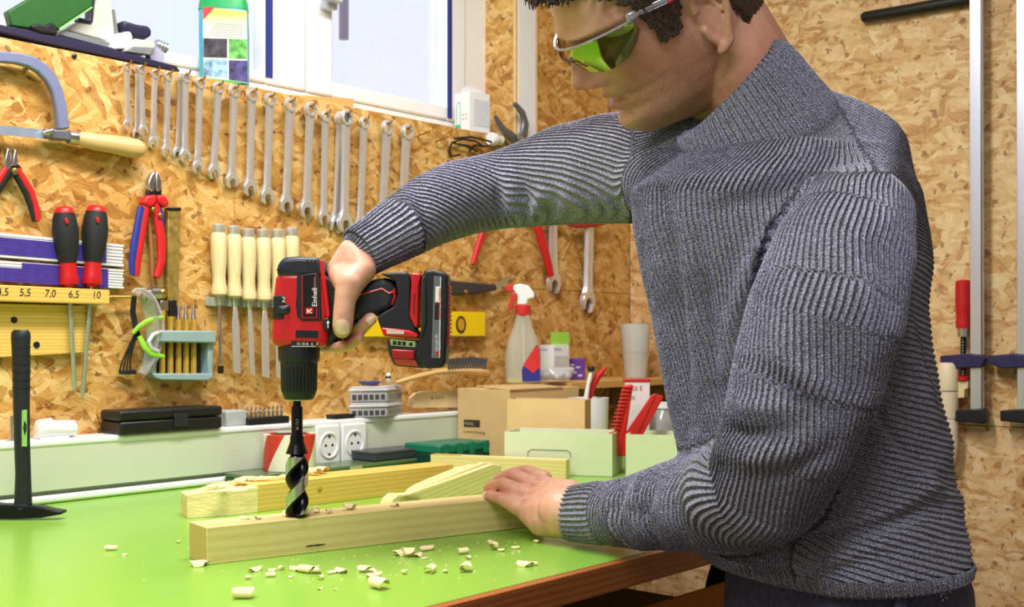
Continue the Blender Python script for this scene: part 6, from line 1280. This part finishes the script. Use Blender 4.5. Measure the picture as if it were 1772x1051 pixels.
g0, g1 = P(878, 700, 2.64), P(1012, 700, 2.59); g0.z = g1.z = ZT; gd = (g1 - g0).normalized(); gn = Vector((-gd.y, gd.x, 0)); gn = gn if gn.dot(FW) > 0 else -gn
b2_ = thing('open_carton', (g0 + g1) / 2, 'light brown open carton behind the pale green boxes', 'box')
h2 = 1.2 - (692 - HY) / FPX * 2.615 - ZT; w2 = 0.06
for nm, p, r in (('front', g0, g1), ('back', g0 + gn * w2, g1 + gn * w2)): build('panel', MB().prism([p, r, r + UP * h2, p + UP * h2], gn * 0.004), card2, b2_)
for p in (g0 + gd * 0.0, g1 - gd * 0.004): build('panel', MB().prism([p + gn * 0.004, p + gn * w2, p + gn * w2 + UP * h2, p + gn * 0.004 + UP * h2], gd * 0.004), card, b2_)
build('bottom', MB().prism([g0, g1, g1 + gn * w2, g0 + gn * w2], UP * 0.004), card, b2_)
pg = M('pale_green_card', (220, 230, 200), 0.6, 0, 0.02); pgd = pg
def tray(p, r, dep_, h, label, rs):
    p, r = Vector(p), Vector(r); d_ = (r - p).normalized(); n2_ = Vector((-d_.y, d_.x, 0)); n2_ = n2_ if n2_.dot(FW) > 0 else -n2_
    t = thing('storage_box', (p + r) / 2, label, 'box', 'pale green card storage boxes')
    for a_ in (p, p + n2_ * (dep_ - 0.003)): build('panel', MB().prism([a_, a_ + (r - p), a_ + (r - p) + UP * h, a_ + UP * h], n2_ * 0.003), pg, t)
    for a_ in (p, r - d_ * 0.003): build('side_panel', MB().prism([a_ + n2_ * 0.003, a_ + n2_ * dep_, a_ + n2_ * dep_ + UP * h, a_ + n2_ * 0.003 + UP * h], d_ * 0.003), pgd, t)
    build('bottom', MB().prism([p, r, r + n2_ * dep_, p + n2_ * dep_], UP * 0.003), pg, t)
    c = p + (r - p) * 0.42 + UP * h * 0.48 - n2_ * 0.0004; L_ = (r - p).length
    if rs: build('grip_cut', MB().tube([c + d_ * (x * L_) + UP * (z * h) for x, z in ((-0.20, -0.12), (-0.20, 0.06), (-0.17, 0.12), (0.17, 0.12), (0.20, 0.06), (0.20, -0.04))], 0.0012, 6), M('cut_grey', (150, 166, 128), 0.7), t)
    return t
tray((1.880, 1.650, ZT), (1.982, 1.437, ZT), 0.12, 0.092, 'pale green card storage box with a thumb cut-out beyond the resting hand', True)
tray((1.996, 1.412, ZT), (2.085, 1.227, ZT), 0.12, 0.092, 'pale green card storage box partly hidden by the sweater', False)
# red trowel handles standing in the first storage box
hr = M('handle_red', (206, 40, 38), 0.4, 0, 0.05); hp2 = hr
dT = 2.50
rt1 = thing('ribbed_handle', P(1068, 765, dT), 'ribbed red plastic tool handle standing in the pale green box', 'tool')
build('grip', MB().prism([P(x, y, dT) for x, y in ((1048, 756), (1056, 750), (1064, 748), (1079, 667), (1096, 666), (1086, 735), (1078, 790), (1050, 790))], FW * 0.02), hr, rt1, bevel=0.003)
for k_ in range(12): q = k_ / 11; build('rib', MB().box(P(1076 - 12 * (1 - q) + 9 * q, 742 - 72 * q, dT - 0.002), (0.020, 0.005, 0.0035), (RT, FW, UP)), hr, rt1, bevel=0.001)
rt2 = thing('red_channel_handle', P(1100, 765, dT), 'smooth red channel-shaped handle leaning in the pale green box', 'tool')
build('top_face', MB().prism([P(x, y, dT - 0.02) for x, y in ((1076, 790), (1082, 752), (1128, 684), (1136, 682), (1100, 760), (1094, 790))], FW * 0.012), hp2, rt2, bevel=0.001)
build('side_face', MB().prism([P(x, y, dT - 0.018) for x, y in ((1092, 790), (1098, 760), (1134, 682), (1148, 686), (1145, 694), (1110, 758), (1106, 790))], FW * 0.022), hr, rt2, bevel=0.002)
# tin and jar behind
tn = P(1102, 760, 2.62); tn.z = ZT; ti = thing('printed_tin', tn, 'white and red printed tin behind the red handles', 'tin')
zt_ = P(1100, 660, 2.62).z
build('body', MB().box((tn.x, tn.y, (ZT + zt_) / 2), (0.056, 0.03, zt_ - ZT), (RT, FW, UP)), M('tin_white', (226, 220, 222), 0.4, 0, 0.04), ti, bevel=0.002)
build('rim', MB().box((tn.x, tn.y, zt_ + 0.002), (0.060, 0.034, 0.006), (RT, FW, UP)), redp, ti, bevel=0.001)
text('print', 'LESS E', P(1083, 676, 2.62 - 0.0155), RT, UP, 0.014, redp, ti); text('print', '88', P(1090, 692, 2.62 - 0.0155), RT, UP, 0.012, M('label_ink', (150, 150, 150), 0.5), ti)
for k_ in range(4): build('blue_mark', MB().box(P(1105 + k_ * 3, 735 + k_ * 4, 2.62 - 0.0156), (0.006, 0.0006, 0.006), (RT, FW, UP)), M('mark_blue', (90, 170, 220), 0.5), ti)
jr = P(1146, 760, 2.66); jr.z = ZT; ja = thing('clear_jar', jr, 'clear plastic jar with dark contents and white lid beside the sweater', 'jar')
zj1, zj2 = P(1146, 733, 2.66).z, P(1146, 706, 2.66).z
build('contents', MB().lathe(jr, UP, [(0, 0), (0.026, 0), (0.026, zj1 - ZT), (0, zj1 - ZT)], 20), M('dark_contents', (40, 38, 44), 0.6), ja)
build('shell', MB().lathe(jr, UP, [(0.0275, 0), (0.0275, zj2 - ZT), (0.026, zj2 - ZT + 0.002)], 20), pane_mat('jar_clear', (236, 240, 246), 0.1, 0.05, 0.35), ja)
build('lid', MB().lathe(jr + UP * (zj2 - ZT), UP, [(0, 0), (0.030, 0), (0.030, 0.012), (0, 0.013)], 20), white, ja)
build('leaf_tag', MB().box(P(1160, 694, 2.64), (0.012, 0.004, 0.012), (RT, FW, UP)), lime, ja, bevel=0.002)
# shelf plank behind with bottles and cartons
zs_ = ZT + hC + 0.008
sp2 = thing('wall_shelf', (2.6, 1.93, zs_), 'narrow wooden shelf plank fixed in the corner behind the boxes', 'shelf')
build('plank', MB().box(((2.335 + XW - 0.002) / 2, 1.925, zs_ - 0.009), (XW - 2.339, 0.205, 0.018)), M('shelf_wood', (206, 164, 96), 0.6), sp2, bevel=0.001)
for x in (2.45, 2.8): build('bracket', MB().box((x, 2.0, zs_ - 0.05), (0.02, 0.055, 0.064)), steel, sp2, bevel=0.001)
def zy(px, py, Y): return onY(px, py, Y)
c = zy(905, 640, 1.90); sb = thing('spray_bottle', (c.x, 1.90, zs_), 'clear spray bottle with red and white trigger head by the wall', 'spray bottle')
zbtl = lambda y: zy(905, y, 1.90).z
def sq_ring(cx, cy, z, a, b_, n=24, e=0.6): sg = lambda q: math.copysign(abs(q) ** e, q); return [Vector((cx, cy, z)) + RT * (a * sg(math.cos(2 * math.pi * j / n))) + FW * (b_ * sg(math.sin(2 * math.pi * j / n))) for j in range(n)]
sk_ = onY(905, 640, 1.90).dot(FW) / FPX
cl2 = pane_mat('spray_clear', (238, 240, 232), 0.10, 0.06, 0.32)
build('body', MB().loft([sq_ring(c.x, 1.90, z_, a_ * sk_, b_ * sk_) for z_, a_, b_ in ((zs_ + 0.001, 29, 17), (zs_ + 0.006, 31, 18), (zbtl(612), 31, 18), (zbtl(592), 27, 16), (zbtl(565), 17, 13), (zbtl(550), 13, 12), (zbtl(545), 12, 12))]), cl2, sb, ang=60)
build('liquid', MB().loft([sq_ring(c.x, 1.90, z_, 28 * sk_, 15.5 * sk_) for z_ in (zs_ + 0.003, zbtl(655))]), M('liquid_yellow', (226, 226, 40), 0.2), sb)
build('label', MB().prism([P(x, y, c.dot(FW) - 18.6 * sk_) for x, y in ((904, 660), (903, 640), (907, 632), (930, 596), (934, 604), (935, 660))], -FW * 0.0006), M('spray_blue', (44, 50, 140), 0.4), sb)
build('label_red', MB().prism([P(x, y, c.dot(FW) - 18.6 * sk_ - 0.0008) for x, y in ((905, 632), (928, 597), (933, 602), (934, 636), (922, 646))], -FW * 0.0004), M('spray_red', (206, 50, 50), 0.4), sb)
build('collar', MB().lathe((c.x, 1.90, zbtl(547)), UP, [(13 * sk_, 0), (14 * sk_, 3 * sk_), (13.5 * sk_, 18 * sk_), (10 * sk_, 19 * sk_), (0, 19 * sk_)], 20), M('spray_red', (206, 50, 50), 0.4), sb)
dS = c.dot(FW)
build('head', MB().prism([P(x, y, dS - 0.012) for x, y in ((895, 528), (896, 512), (888, 502), (888, 494), (900, 491), (915, 494), (925, 508), (925, 516), (914, 518), (912, 528))], FW * 0.024), white, sb, bevel=0.004, seg=3)
build('nozzle', MB().prism([P(x, y, dS - 0.010) for x, y in ((875, 494), (889, 492), (890, 504), (880, 506), (875, 503))], FW * 0.02), M('spray_red', (206, 50, 50), 0.4), sb, bevel=0.002)
build('trigger', MB().prism([P(x, y, dS - 0.007) for x, y in ((884, 506), (893, 508), (901, 513), (899, 520), (892, 518), (888, 532), (881, 538), (878, 534), (882, 522))], FW * 0.014), M('spray_red', (206, 50, 50), 0.4), sb, bevel=0.002)
build('dip_tube', MB().tube([P(905, 545, dS), P(906, 600, dS), P(908, 655, dS)], 0.0025, 8), white, sb)
# bulb carton, violet can, crinkled bag, pens, tumblers
cc = zy(958, 650, 1.93); cd_ = cc.dot(FW); pb_ = thing('lamp_carton', (cc.x, 1.93, zs_), 'white lamp carton with lime green hang tab behind the boxes', 'carton')
q = [P(934, 640, cd_), P(958, 640, cd_ - 0.02), P(985, 640, cd_ + 0.02), P(960, 640, cd_ + 0.04)]
for p in q: p.z = zs_
zct = zy(958, 597, 1.93).z
build('body', MB().prism(q, UP * (zct - zs_)), wcm, pb_, bevel=0.001)
tb = [q[1] + UP * (zct - zs_) + FW * 0.006, q[2] + UP * (zct - zs_) + FW * 0.006 - RT * 0.0]
build('hang_tab', MB().prism([tb[0] - RT * 0.008, tb[1], tb[1] + UP * 0.034, tb[0] - RT * 0.008 + UP * 0.034], FW * 0.001), M('tab_lime', (160, 216, 80), 0.5), pb_)
dl2 = (q[2] - q[1]).normalized(); dl3 = (q[1] - q[0]).normalized()
text('lettering', 'PHILIPS', q[1] + UP * (zct - zs_ - 0.016) + dl2 * 0.002 - FW * 0.0008, dl2, UP, 0.0105, M('print_blue', (110, 130, 190), 0.5), pb_, width=0.8)
text('lettering', 'PHILIPS', q[0] + UP * (zct - zs_ - 0.016) + dl3 * 0.001 - FW * 0.0008, dl3, UP, 0.0085, M('print_blue', (110, 130, 190), 0.5), pb_, width=0.8)
build('lamp_picture', MB().tube([q[0] + dl3 * 0.024 - FW * 0.001 + UP * z_ for z_ in (0.02, 0.03, 0.055, 0.065)], [0.006, 0.012, 0.013, 0.006], 12, flat=(FW, 0.05)), M('picture_pale', (214, 226, 214), 0.5), pb_)
build('green_bar', MB().box(q[0] + dl3 * 0.024 - FW * 0.0012 + UP * 0.016, (0.03, 0.0006, 0.004), (dl3, FW, UP)), M('mark_green', (60, 180, 130), 0.5), pb_)
build('grey_half', MB().prism([q[1] + dl2 * 0.004 - FW * 0.0007 + UP * 0.01, q[2] - dl2 * 0.004 - FW * 0.0007 + UP * 0.01, q[2] - dl2 * 0.004 - FW * 0.0007 + UP * (zct - zs_ - 0.03), q[1] + dl2 * 0.004 - FW * 0.0007 + UP * (zct - zs_ - 0.03)], -FW * 0.0002), M('panel_grey', (200, 204, 206), 0.5), pb_)
pc = zy(998, 650, 1.95); vc = thing('violet_can', (pc.x, 1.95, zs_), 'violet printed packet standing behind the crinkled bag', 'packet'); zv = zy(998, 620, 1.95).z
build('body', MB().box((pc.x, 1.95, (zs_ + zv) / 2), (0.044, 0.03, zv - zs_), (RT, FW, UP)), M('violet', (104, 60, 158), 0.4, 0, 0.1), vc, bevel=0.003)
for k_, (x, y) in enumerate(((990, 632), (1000, 636), (994, 645), (1004, 650))): build('print_patch', MB().box(P(x, y, pc.dot(FW) - 0.0156), (0.012, 0.0006, 0.006), (RT, FW, UP)), M('violet_pale', (206, 190, 226), 0.5), vc)
cg = thing('crinkled_bag', zy(968, 668, 1.86), 'crumpled translucent plastic bag on the cardboard box', 'bag'); bp0 = zy(968, 668, 1.86)
bgm = MB(); rr = random.Random(5)
for k_ in range(9): bgm.hull([(Vector((bp0.x - 0.045 + rr.random() * 0.075, 1.86 + rr.uniform(-.03, .03), zs_ + 0.012 + rr.random() * 0.022)), 0.008) for _ in range(5)], 1)
bme2 = remesh(bgm, 0.004, 1); zmin = min(v.co.z for v in bme2.vertices)
mesh_obj('sheet', bme2, pane_mat('bag_film', (236, 238, 250), 0.18, 0.12, 0.5), cg, ROOT[cg])
for o_, pxs_, m_, lb in ((0.0, ((1020, 690), (1026, 668), (1034, 652), (1048, 637)), redrub, 'red marker pen leaning behind the open carton'), (0.02, ((1014, 690), (1018, 665), (1022, 648), (1023, 642)), white, 'white brush handle with black tip behind the open carton')):
    dp_ = 2.80 - o_; t = thing('pen' if m_ is redrub else 'small_brush', P(pxs_[0][0], 745, dp_), lb, 'pen' if m_ is redrub else 'brush')
    build('body', MB().tube([P(pxs_[0][0] - 4, 740, dp_)] + [P(x, y, dp_) for x, y in pxs_], [0.005, 0.006, 0.008 if m_ is redrub else 0.005, 0.009 if m_ is redrub else 0.005, 0.004], 10), m_, t)
    if m_ is white: build('tip', MB().lathe(P(1023, 643, dp_), UP, [(0.008, 0), (0.009, 0.006), (0.007, 0.012), (0, 0.012)], 12), black, t)
pj = P(1018, 740, 2.80); pj.z = ZT; pjt = thing('pen_tub', pj, 'white tub holding pens behind the open carton', 'tub')
build('tub', MB().lathe(pj, UP, [(0, 0.002), (0.045, 0.002), (0.05, 0.15), (0.047, 0.15), (0.043, 0.006), (0, 0.006)], 24), white, pjt)
tc_ = zy(1100, 660, 1.90); tk = tc_.dot(FW) / FPX; cup = pane_mat('tumbler_milky', (238, 238, 236), 0.08, 0.1, 0.55)
for i_, (y0t, y1t, r0t, r1t, lb) in enumerate(((664, 610, 19, 23, 'lower translucent tumbler of the stack in the corner'), (622, 560, 21.5, 27, 'upper translucent tumbler of the stack in the corner'))):
    z0_, z1_ = max(zs_, zy(1100, y0t, 1.90).z) + 0.0006, zy(1100, y1t, 1.90).z; t = thing('tumbler', (tc_.x, 1.90, z0_), lb, 'tumbler', 'stacked translucent tumblers')
    build('wall', MB().lathe((tc_.x, 1.90, z0_), UP, [(0, 0), (r0t * tk, 0), (r1t * tk, z1_ - z0_), (r1t * tk + 0.001, z1_ - z0_), (r1t * tk - 0.002, z1_ - z0_ - 0.001), (r0t * tk - 0.0015, 0.003), (0, 0.003)], 28), cup, t)
# tape roll, green cases, dark case
gm = M('case_green', (44, 86, 38), 0.35, 0.1, 0.06); Yc0, Yc1 = 1.868, 1.960
xa, xb = onY(437, 830, Yc0).x, onY(745, 795, Yc0).x
gc = thing('green_metal_case', ((xa + xb) / 2, (Yc0 + Yc1) / 2, ZT), 'flat dark green metal case lying in front of the trunking', 'case')
build('base', MB().box(((xa + xb) / 2, (Yc0 + Yc1) / 2, ZT + 0.008), (xb - xa, Yc1 - Yc0, 0.015)), gm, gc, bevel=0.002)
build('lid', MB().box(((xa + xb) / 2, (Yc0 + Yc1) / 2, ZT + 0.0195), (xb - xa + 0.002, Yc1 - Yc0, 0.008)), M('case_green_top', (96, 122, 84), 0.25, 0.2, 0.04), gc, bevel=0.002)
xl_ = onY(615, 812, Yc0).x; build('latch', MB().box((xl_, Yc0 - 0.002, ZT + 0.013), (0.034, 0.004, 0.017)), M('latch_pale', (196, 200, 170), 0.3, 0.6), gc, bevel=0.001)
build('latch_knob', MB().ball((xl_ + 0.004, Yc0 - 0.006, ZT + 0.012), 0.005, 10), brass, gc)
zc1 = ZT + 0.0236
tpx = onY(502, 800, 1.905); rT = 0.0535; hT = 0.074; tp = thing('tape_roll', (tpx.x, 1.907, zc1), 'roll of red and white striped barrier tape on the green case', 'tape')
tapem, nt, b, L = new_mat('barrier_tape'); tcn = node(nt, 'ShaderNodeTexCoord'); sx_ = node(nt, 'ShaderNodeSeparateXYZ'); L.new(tcn.outputs['Object'], sx_.inputs[0])
ang_ = math_n(nt, 'ARCTAN2', sx_.outputs[1], sx_.outputs[0]); st_ = math_n(nt, 'FRACT', math_n(nt, 'ADD', math_n(nt, 'MULTIPLY', math_n(nt, 'ADD', math_n(nt, 'MULTIPLY', ang_, rT), math_n(nt, 'MULTIPLY', sx_.outputs[2], -0.55)), 4 / (2 * math.pi * rT)), 0.03))
L.new(mixc(nt, math_n(nt, 'GREATER_THAN', st_, 0.5), lin((236, 230, 214)), lin((208, 52, 40))), b.inputs['Base Color']); b.inputs['Roughness'].default_value = 0.35
n = 48; rg = lambda r, z: [Vector((tpx.x, 1.907, zc1 + z)) + Vector((r * math.cos(2 * math.pi * j / n), r * math.sin(2 * math.pi * j / n), 0)) for j in range(n)]
build('tape', MB().loft([rg(rT - 0.001, 0), rg(rT, 0.001), rg(rT, hT - 0.001), rg(rT - 0.001, hT), rg(0.041, hT), rg(0.041, 0)], closed=True), tapem, tp)
build('core', MB().loft([rg(0.0405, 0.0005), rg(0.0405, hT - 0.001), rg(0.038, hT - 0.001), rg(0.038, 0.0005)], closed=True), M('core_card', (120, 90, 70), 0.8), tp)
xa, xb = onY(636, 795, 1.90).x, onY(738, 795, 1.90).x; dk_ = thing('dark_flat_case', ((xa + xb) / 2, 1.915, zc1), 'flat dark grey case lying on the right end of the green metal case', 'case')
build('base', MB().box(((xa + xb) / 2, 1.915, zc1 + 0.009), (xb - xa, 0.075, 0.016)), M('dark_case', (58, 62, 70), 0.4), dk_, bevel=0.002); build('lid', MB().box(((xa + xb) / 2, 1.915, zc1 + 0.019), (xb - xa + 0.002, 0.077, 0.005)), M('dark_case_lid', (74, 76, 86), 0.35), dk_, bevel=0.001)
xa, xb = onY(757, 785, 1.80).x, onY(848, 785, 1.80).x; gq = thing('green_plastic_case', ((xa + xb) / 2, 1.85, ZT), 'teal green plastic case with moulded ribs behind the plank', 'case'); tg = M('teal_plastic', (20, 116, 92), 0.35)
xa = max(xa, 1.83); xb = min(xb, 2.045)
build('base', MB().box(((xa + xb) / 2, 1.855, ZT + 0.018), (xb - xa, 0.11, 0.036)), M('teal_dark', (16, 60, 50), 0.4), gq, bevel=0.003); build('lid', MB().box(((xa + xb) / 2, 1.855, ZT + 0.046), (xb - xa, 0.112, 0.020)), tg, gq, bevel=0.004)
for q_ in (0.12, 0.38, 0.62, 0.9): build('rib', MB().box((xa + (xb - xa) * q_, 1.797, ZT + 0.044), (0.014, 0.006, 0.028)), tg, gq, bevel=0.001)
# ================================================================== right wall: clamps, pipe, bottle
def Rw(x, y, off=0.03): return onX(x, y, XW - off)
bar_m = M('clamp_bar', (206, 208, 226), 0.3, 0.7, 0.05, stretch=(1, 1, 0.05)); jaw_m = M('clamp_black', (26, 24, 36), 0.4); jaw_v = M('clamp_violet', (42, 36, 84), 0.4)
def rprism(mb, px, off, th): return mb.prism([Rw(x, y, off) for x, y in px], (-th, 0, 0))
pt_ = tag(build('black_pipe', MB().tube([Rw(1492, 31, 0.017), Rw(1496, 30, 0.017), Rw(1580, 16, 0.017), Rw(1700, -6, 0.017)], [0.010, 0.0145, 0.015, 0.015], 16), black), 'black round bar fixed along the top of the right wall', 'bar')
def clamp(xs, label, grip):
    t = thing('bar_clamp', Rw(xs + 3, 730), label, 'clamp', 'bar clamps on the right wall')
    build('bar', rprism(MB(), [(xs - 10, -260), (xs + 12, -260), (xs + 14, 712), (xs - 8, 712)], 0.036, 0.012), bar_m, t, bevel=0.001)
    build('bar_groove', rprism(MB(), [(xs + 6, -260), (xs + 8, -260), (xs + 10, 710), (xs + 8, 710)], 0.048, 0.0006), darksteel, t)
    build('fixed_jaw', rprism(MB(), [(xs - 34, 710), (xs + 20, 706), (xs + 24, 728), (xs + 18, 733), (xs - 34, 728)], 0.028, 0.028), jaw_m, t, bevel=0.003)
    build('sliding_jaw', rprism(MB(), [(xs - 56, 616), (xs - 10, 612), (xs + 18, 614), (xs + 22, 622), (xs + 16, 636), (xs - 30, 638), (xs - 56, 628)], 0.027, 0.030), jaw_v, t, bevel=0.003)
    if grip:
        d_ = Rw(1667, 540, 0.042).dot(FW); k_ = pxm(d_)
        g0 = Rw(1667, 485, 0.042)
        build('grip', MB().lathe(g0, -UP, [(0, 0), (10 * k_, 0), (13 * k_, 3 * k_), (13.5 * k_, 30 * k_), (13 * k_, 55 * k_), (11.5 * k_, 64 * k_), (13 * k_, 74 * k_), (12 * k_, 84 * k_), (0, 84 * k_)], 20), redp, t)
        build('ferrule', MB().lathe(g0 - UP * 84 * k_, -UP, [(10 * k_, 0), (9.5 * k_, 14 * k_), (0, 14 * k_)], 18), steel, t)
        build('spindle', MB().tube([g0 - UP * (96 + i_ * 2.5) * k_ for i_ in range(30)], [(5.4 if i_ % 2 else 4.4) * k_ for i_ in range(30)], 10), darksteel, t)
        build('pad', MB().lathe(g0 - UP * 165 * k_, -UP, [(4 * k_, 0), (10 * k_, 3 * k_), (10 * k_, 8 * k_), (0, 8 * k_)], 16), redp, t)
    return t
clamp(1690, 'steel bar clamp with a red grip hanging on the right wall', True)
clamp(1771, 'steel bar clamp cut off by the right edge of the picture', False)
wbk = thing('wood_block', Rw(1670, 690), 'small pale wooden block gripped in the bar clamp', 'wood piece')
build('block', rprism(MB(), [(1650, 660), (1682, 659), (1682, 672), (1676, 674), (1676, 688), (1650, 690)], 0.018, 0.028), pale_wood, wbk, bevel=0.002)
ct = Rw(1641, 800, 0.045); kb = pxm(ct.dot(FW)); tb_ = thing('cream_tube', ct, 'cream plastic tube hanging on the wall behind the man', 'tube')
cream = M('cream_plastic', (236, 220, 188), 0.45, 0, 0.03)
build('upper_tube', MB().lathe(Rw(1641, 676, 0.045), UP, [(0, 0), (17 * kb, 0), (17.5 * kb, 3 * kb), (17.5 * kb, 42 * kb), (14 * kb, 48 * kb), (0, 49 * kb)], 22), cream, tb_)
build('middle_tube', MB().lathe(Rw(1641, 724, 0.045), UP, [(0, 0), (16.5 * kb, 0), (17 * kb, 4 * kb), (17 * kb, 46 * kb), (0, 47 * kb)], 22), cream, tb_)
build('lower_tube', MB().lathe(Rw(1641, 800, 0.045), UP, [(0, 0), (11 * kb, 0), (14 * kb, 16 * kb), (16 * kb, 32 * kb), (16 * kb, 75 * kb), (0, 76 * kb)], 22), M('cream_tip', (240, 232, 214), 0.4), tb_)
# ================================================================== safety glasses worn by the man
gs_ = thing('safety_glasses', H(150, 60, 60), 'clear wraparound safety glasses with mirrored lenses worn on the face', 'safety glasses')
lensm, nt, b, L = new_mat('mirror_lens'); out = nt.nodes['Material Output']
lw = node(nt, 'ShaderNodeLayerWeight'); lw.inputs[0].default_value = 0.5
rp = node(nt, 'ShaderNodeValToRGB'); rp.color_ramp.elements[0].color = lin((150, 190, 70)); rp.color_ramp.elements[1].color = lin((150, 110, 150)); e = rp.color_ramp.elements.new(0.5); e.color = lin((226, 216, 150)); L.new(lw.outputs['Facing'], rp.inputs[0])
gl = node(nt, 'ShaderNodeBsdfGlossy'); gl.inputs['Roughness'].default_value = 0.06; L.new(rp.outputs[0], gl.inputs[0])
tr = node(nt, 'ShaderNodeBsdfTransparent'); tr.inputs[0].default_value = lin((214, 206, 196)); mx = node(nt, 'ShaderNodeMixShader'); mx.inputs[0].default_value = 0.5; L.new(tr.outputs[0], mx.inputs[1]); L.new(gl.outputs[0], mx.inputs[2]); L.new(mx.outputs[0], out.inputs[0])
def lens_pt(a, v, grow=0.0):                                    # a: angle from the nose, wrapped shield around the eyes
    w_ = 112 * math.sin(a); u_l = 40 + 166 * math.cos(a) - 0.0 + grow
    return H(u_l, w_ + grow * math.sin(a), v)
def bounds(a):
    q = min(1, a / 1.12)
    return 103 + 3 * math.sin(q * 3.0) - 4 * q, float(np.interp(q, (0, 0.12, 0.3, 0.55, 0.8, 0.93, 1.0), (84, 76, 56, 46, 52, 66, 82)))
for sg in (1, -1):
    rings = []; N1 = 26
    for i_ in range(N1):
        a = (0.10 + 1.02 * i_ / (N1 - 1)); t_, b_2 = bounds(a); row = []
        for k_ in range(9): q = k_ / 8; v_ = b_2 + (t_ - b_2) * q; row.append(lens_pt(a * sg, v_, 5 * math.sin(q * math.pi)))
        for k_ in range(8, -1, -1): q = k_ / 8; v_ = b_2 + (t_ - b_2) * q; row.append(lens_pt(a * sg, v_, 5 * math.sin(q * math.pi) - 2.2))
        rings.append(row)
    build('lens', MB().loft(rings), lensm, gs_, ang=60)
fc_ = pane_mat('frame_clear', (236, 236, 244), 0.25, 0.06, 0.2)
build('brow_bar', MB().tube([lens_pt(a, bounds(abs(a))[0] + 2, 2) for a in np.linspace(-1.1, 1.1, 41)], 2.3 * HU, 8), fc_, gs_)
build('nose_bridge', MB().tube([lens_pt(a, 78 + 14 * (1 - abs(a) / 0.2), 0) for a in np.linspace(-0.16, 0.16, 9)], 3.0 * HU, 8), M('bridge_red', (190, 60, 80), 0.4), gs_)
for sg in (1, -1):
    h0 = lens_pt(1.10 * sg, 104)
    build('hinge', MB().hull([(h0, 7 * HU), (h0 - HF * 20 * HU, 6 * HU), (h0 + HUP * 6 * HU, 5 * HU)]), fc_, gs_)
    tpl = [h0 - HF * 12 * HU, H(60, 116 * sg, 96), H(0, 120 * sg, 90), H(-46, 120 * sg, 74)]
    build('temple', MB().tube(tpl, [5 * HU, 5 * HU, 5.5 * HU, 5 * HU], 8, flat=(HL, 0.45)), fc_, gs_)
    build('temple_tip', MB().tube([H(40, 121 * sg, 95), H(0, 125.5 * sg, 89), H(-44, 125 * sg, 70)], [3 * HU, 5.6 * HU, 5 * HU], 8, flat=(HL, 0.45)), black, gs_)
    build('temple_stripe', MB().tube([H(58, 121.5 * sg, 92), H(20, 126 * sg, 88), H(-6, 128 * sg, 82)], 2.2 * HU, 6), redp, gs_)
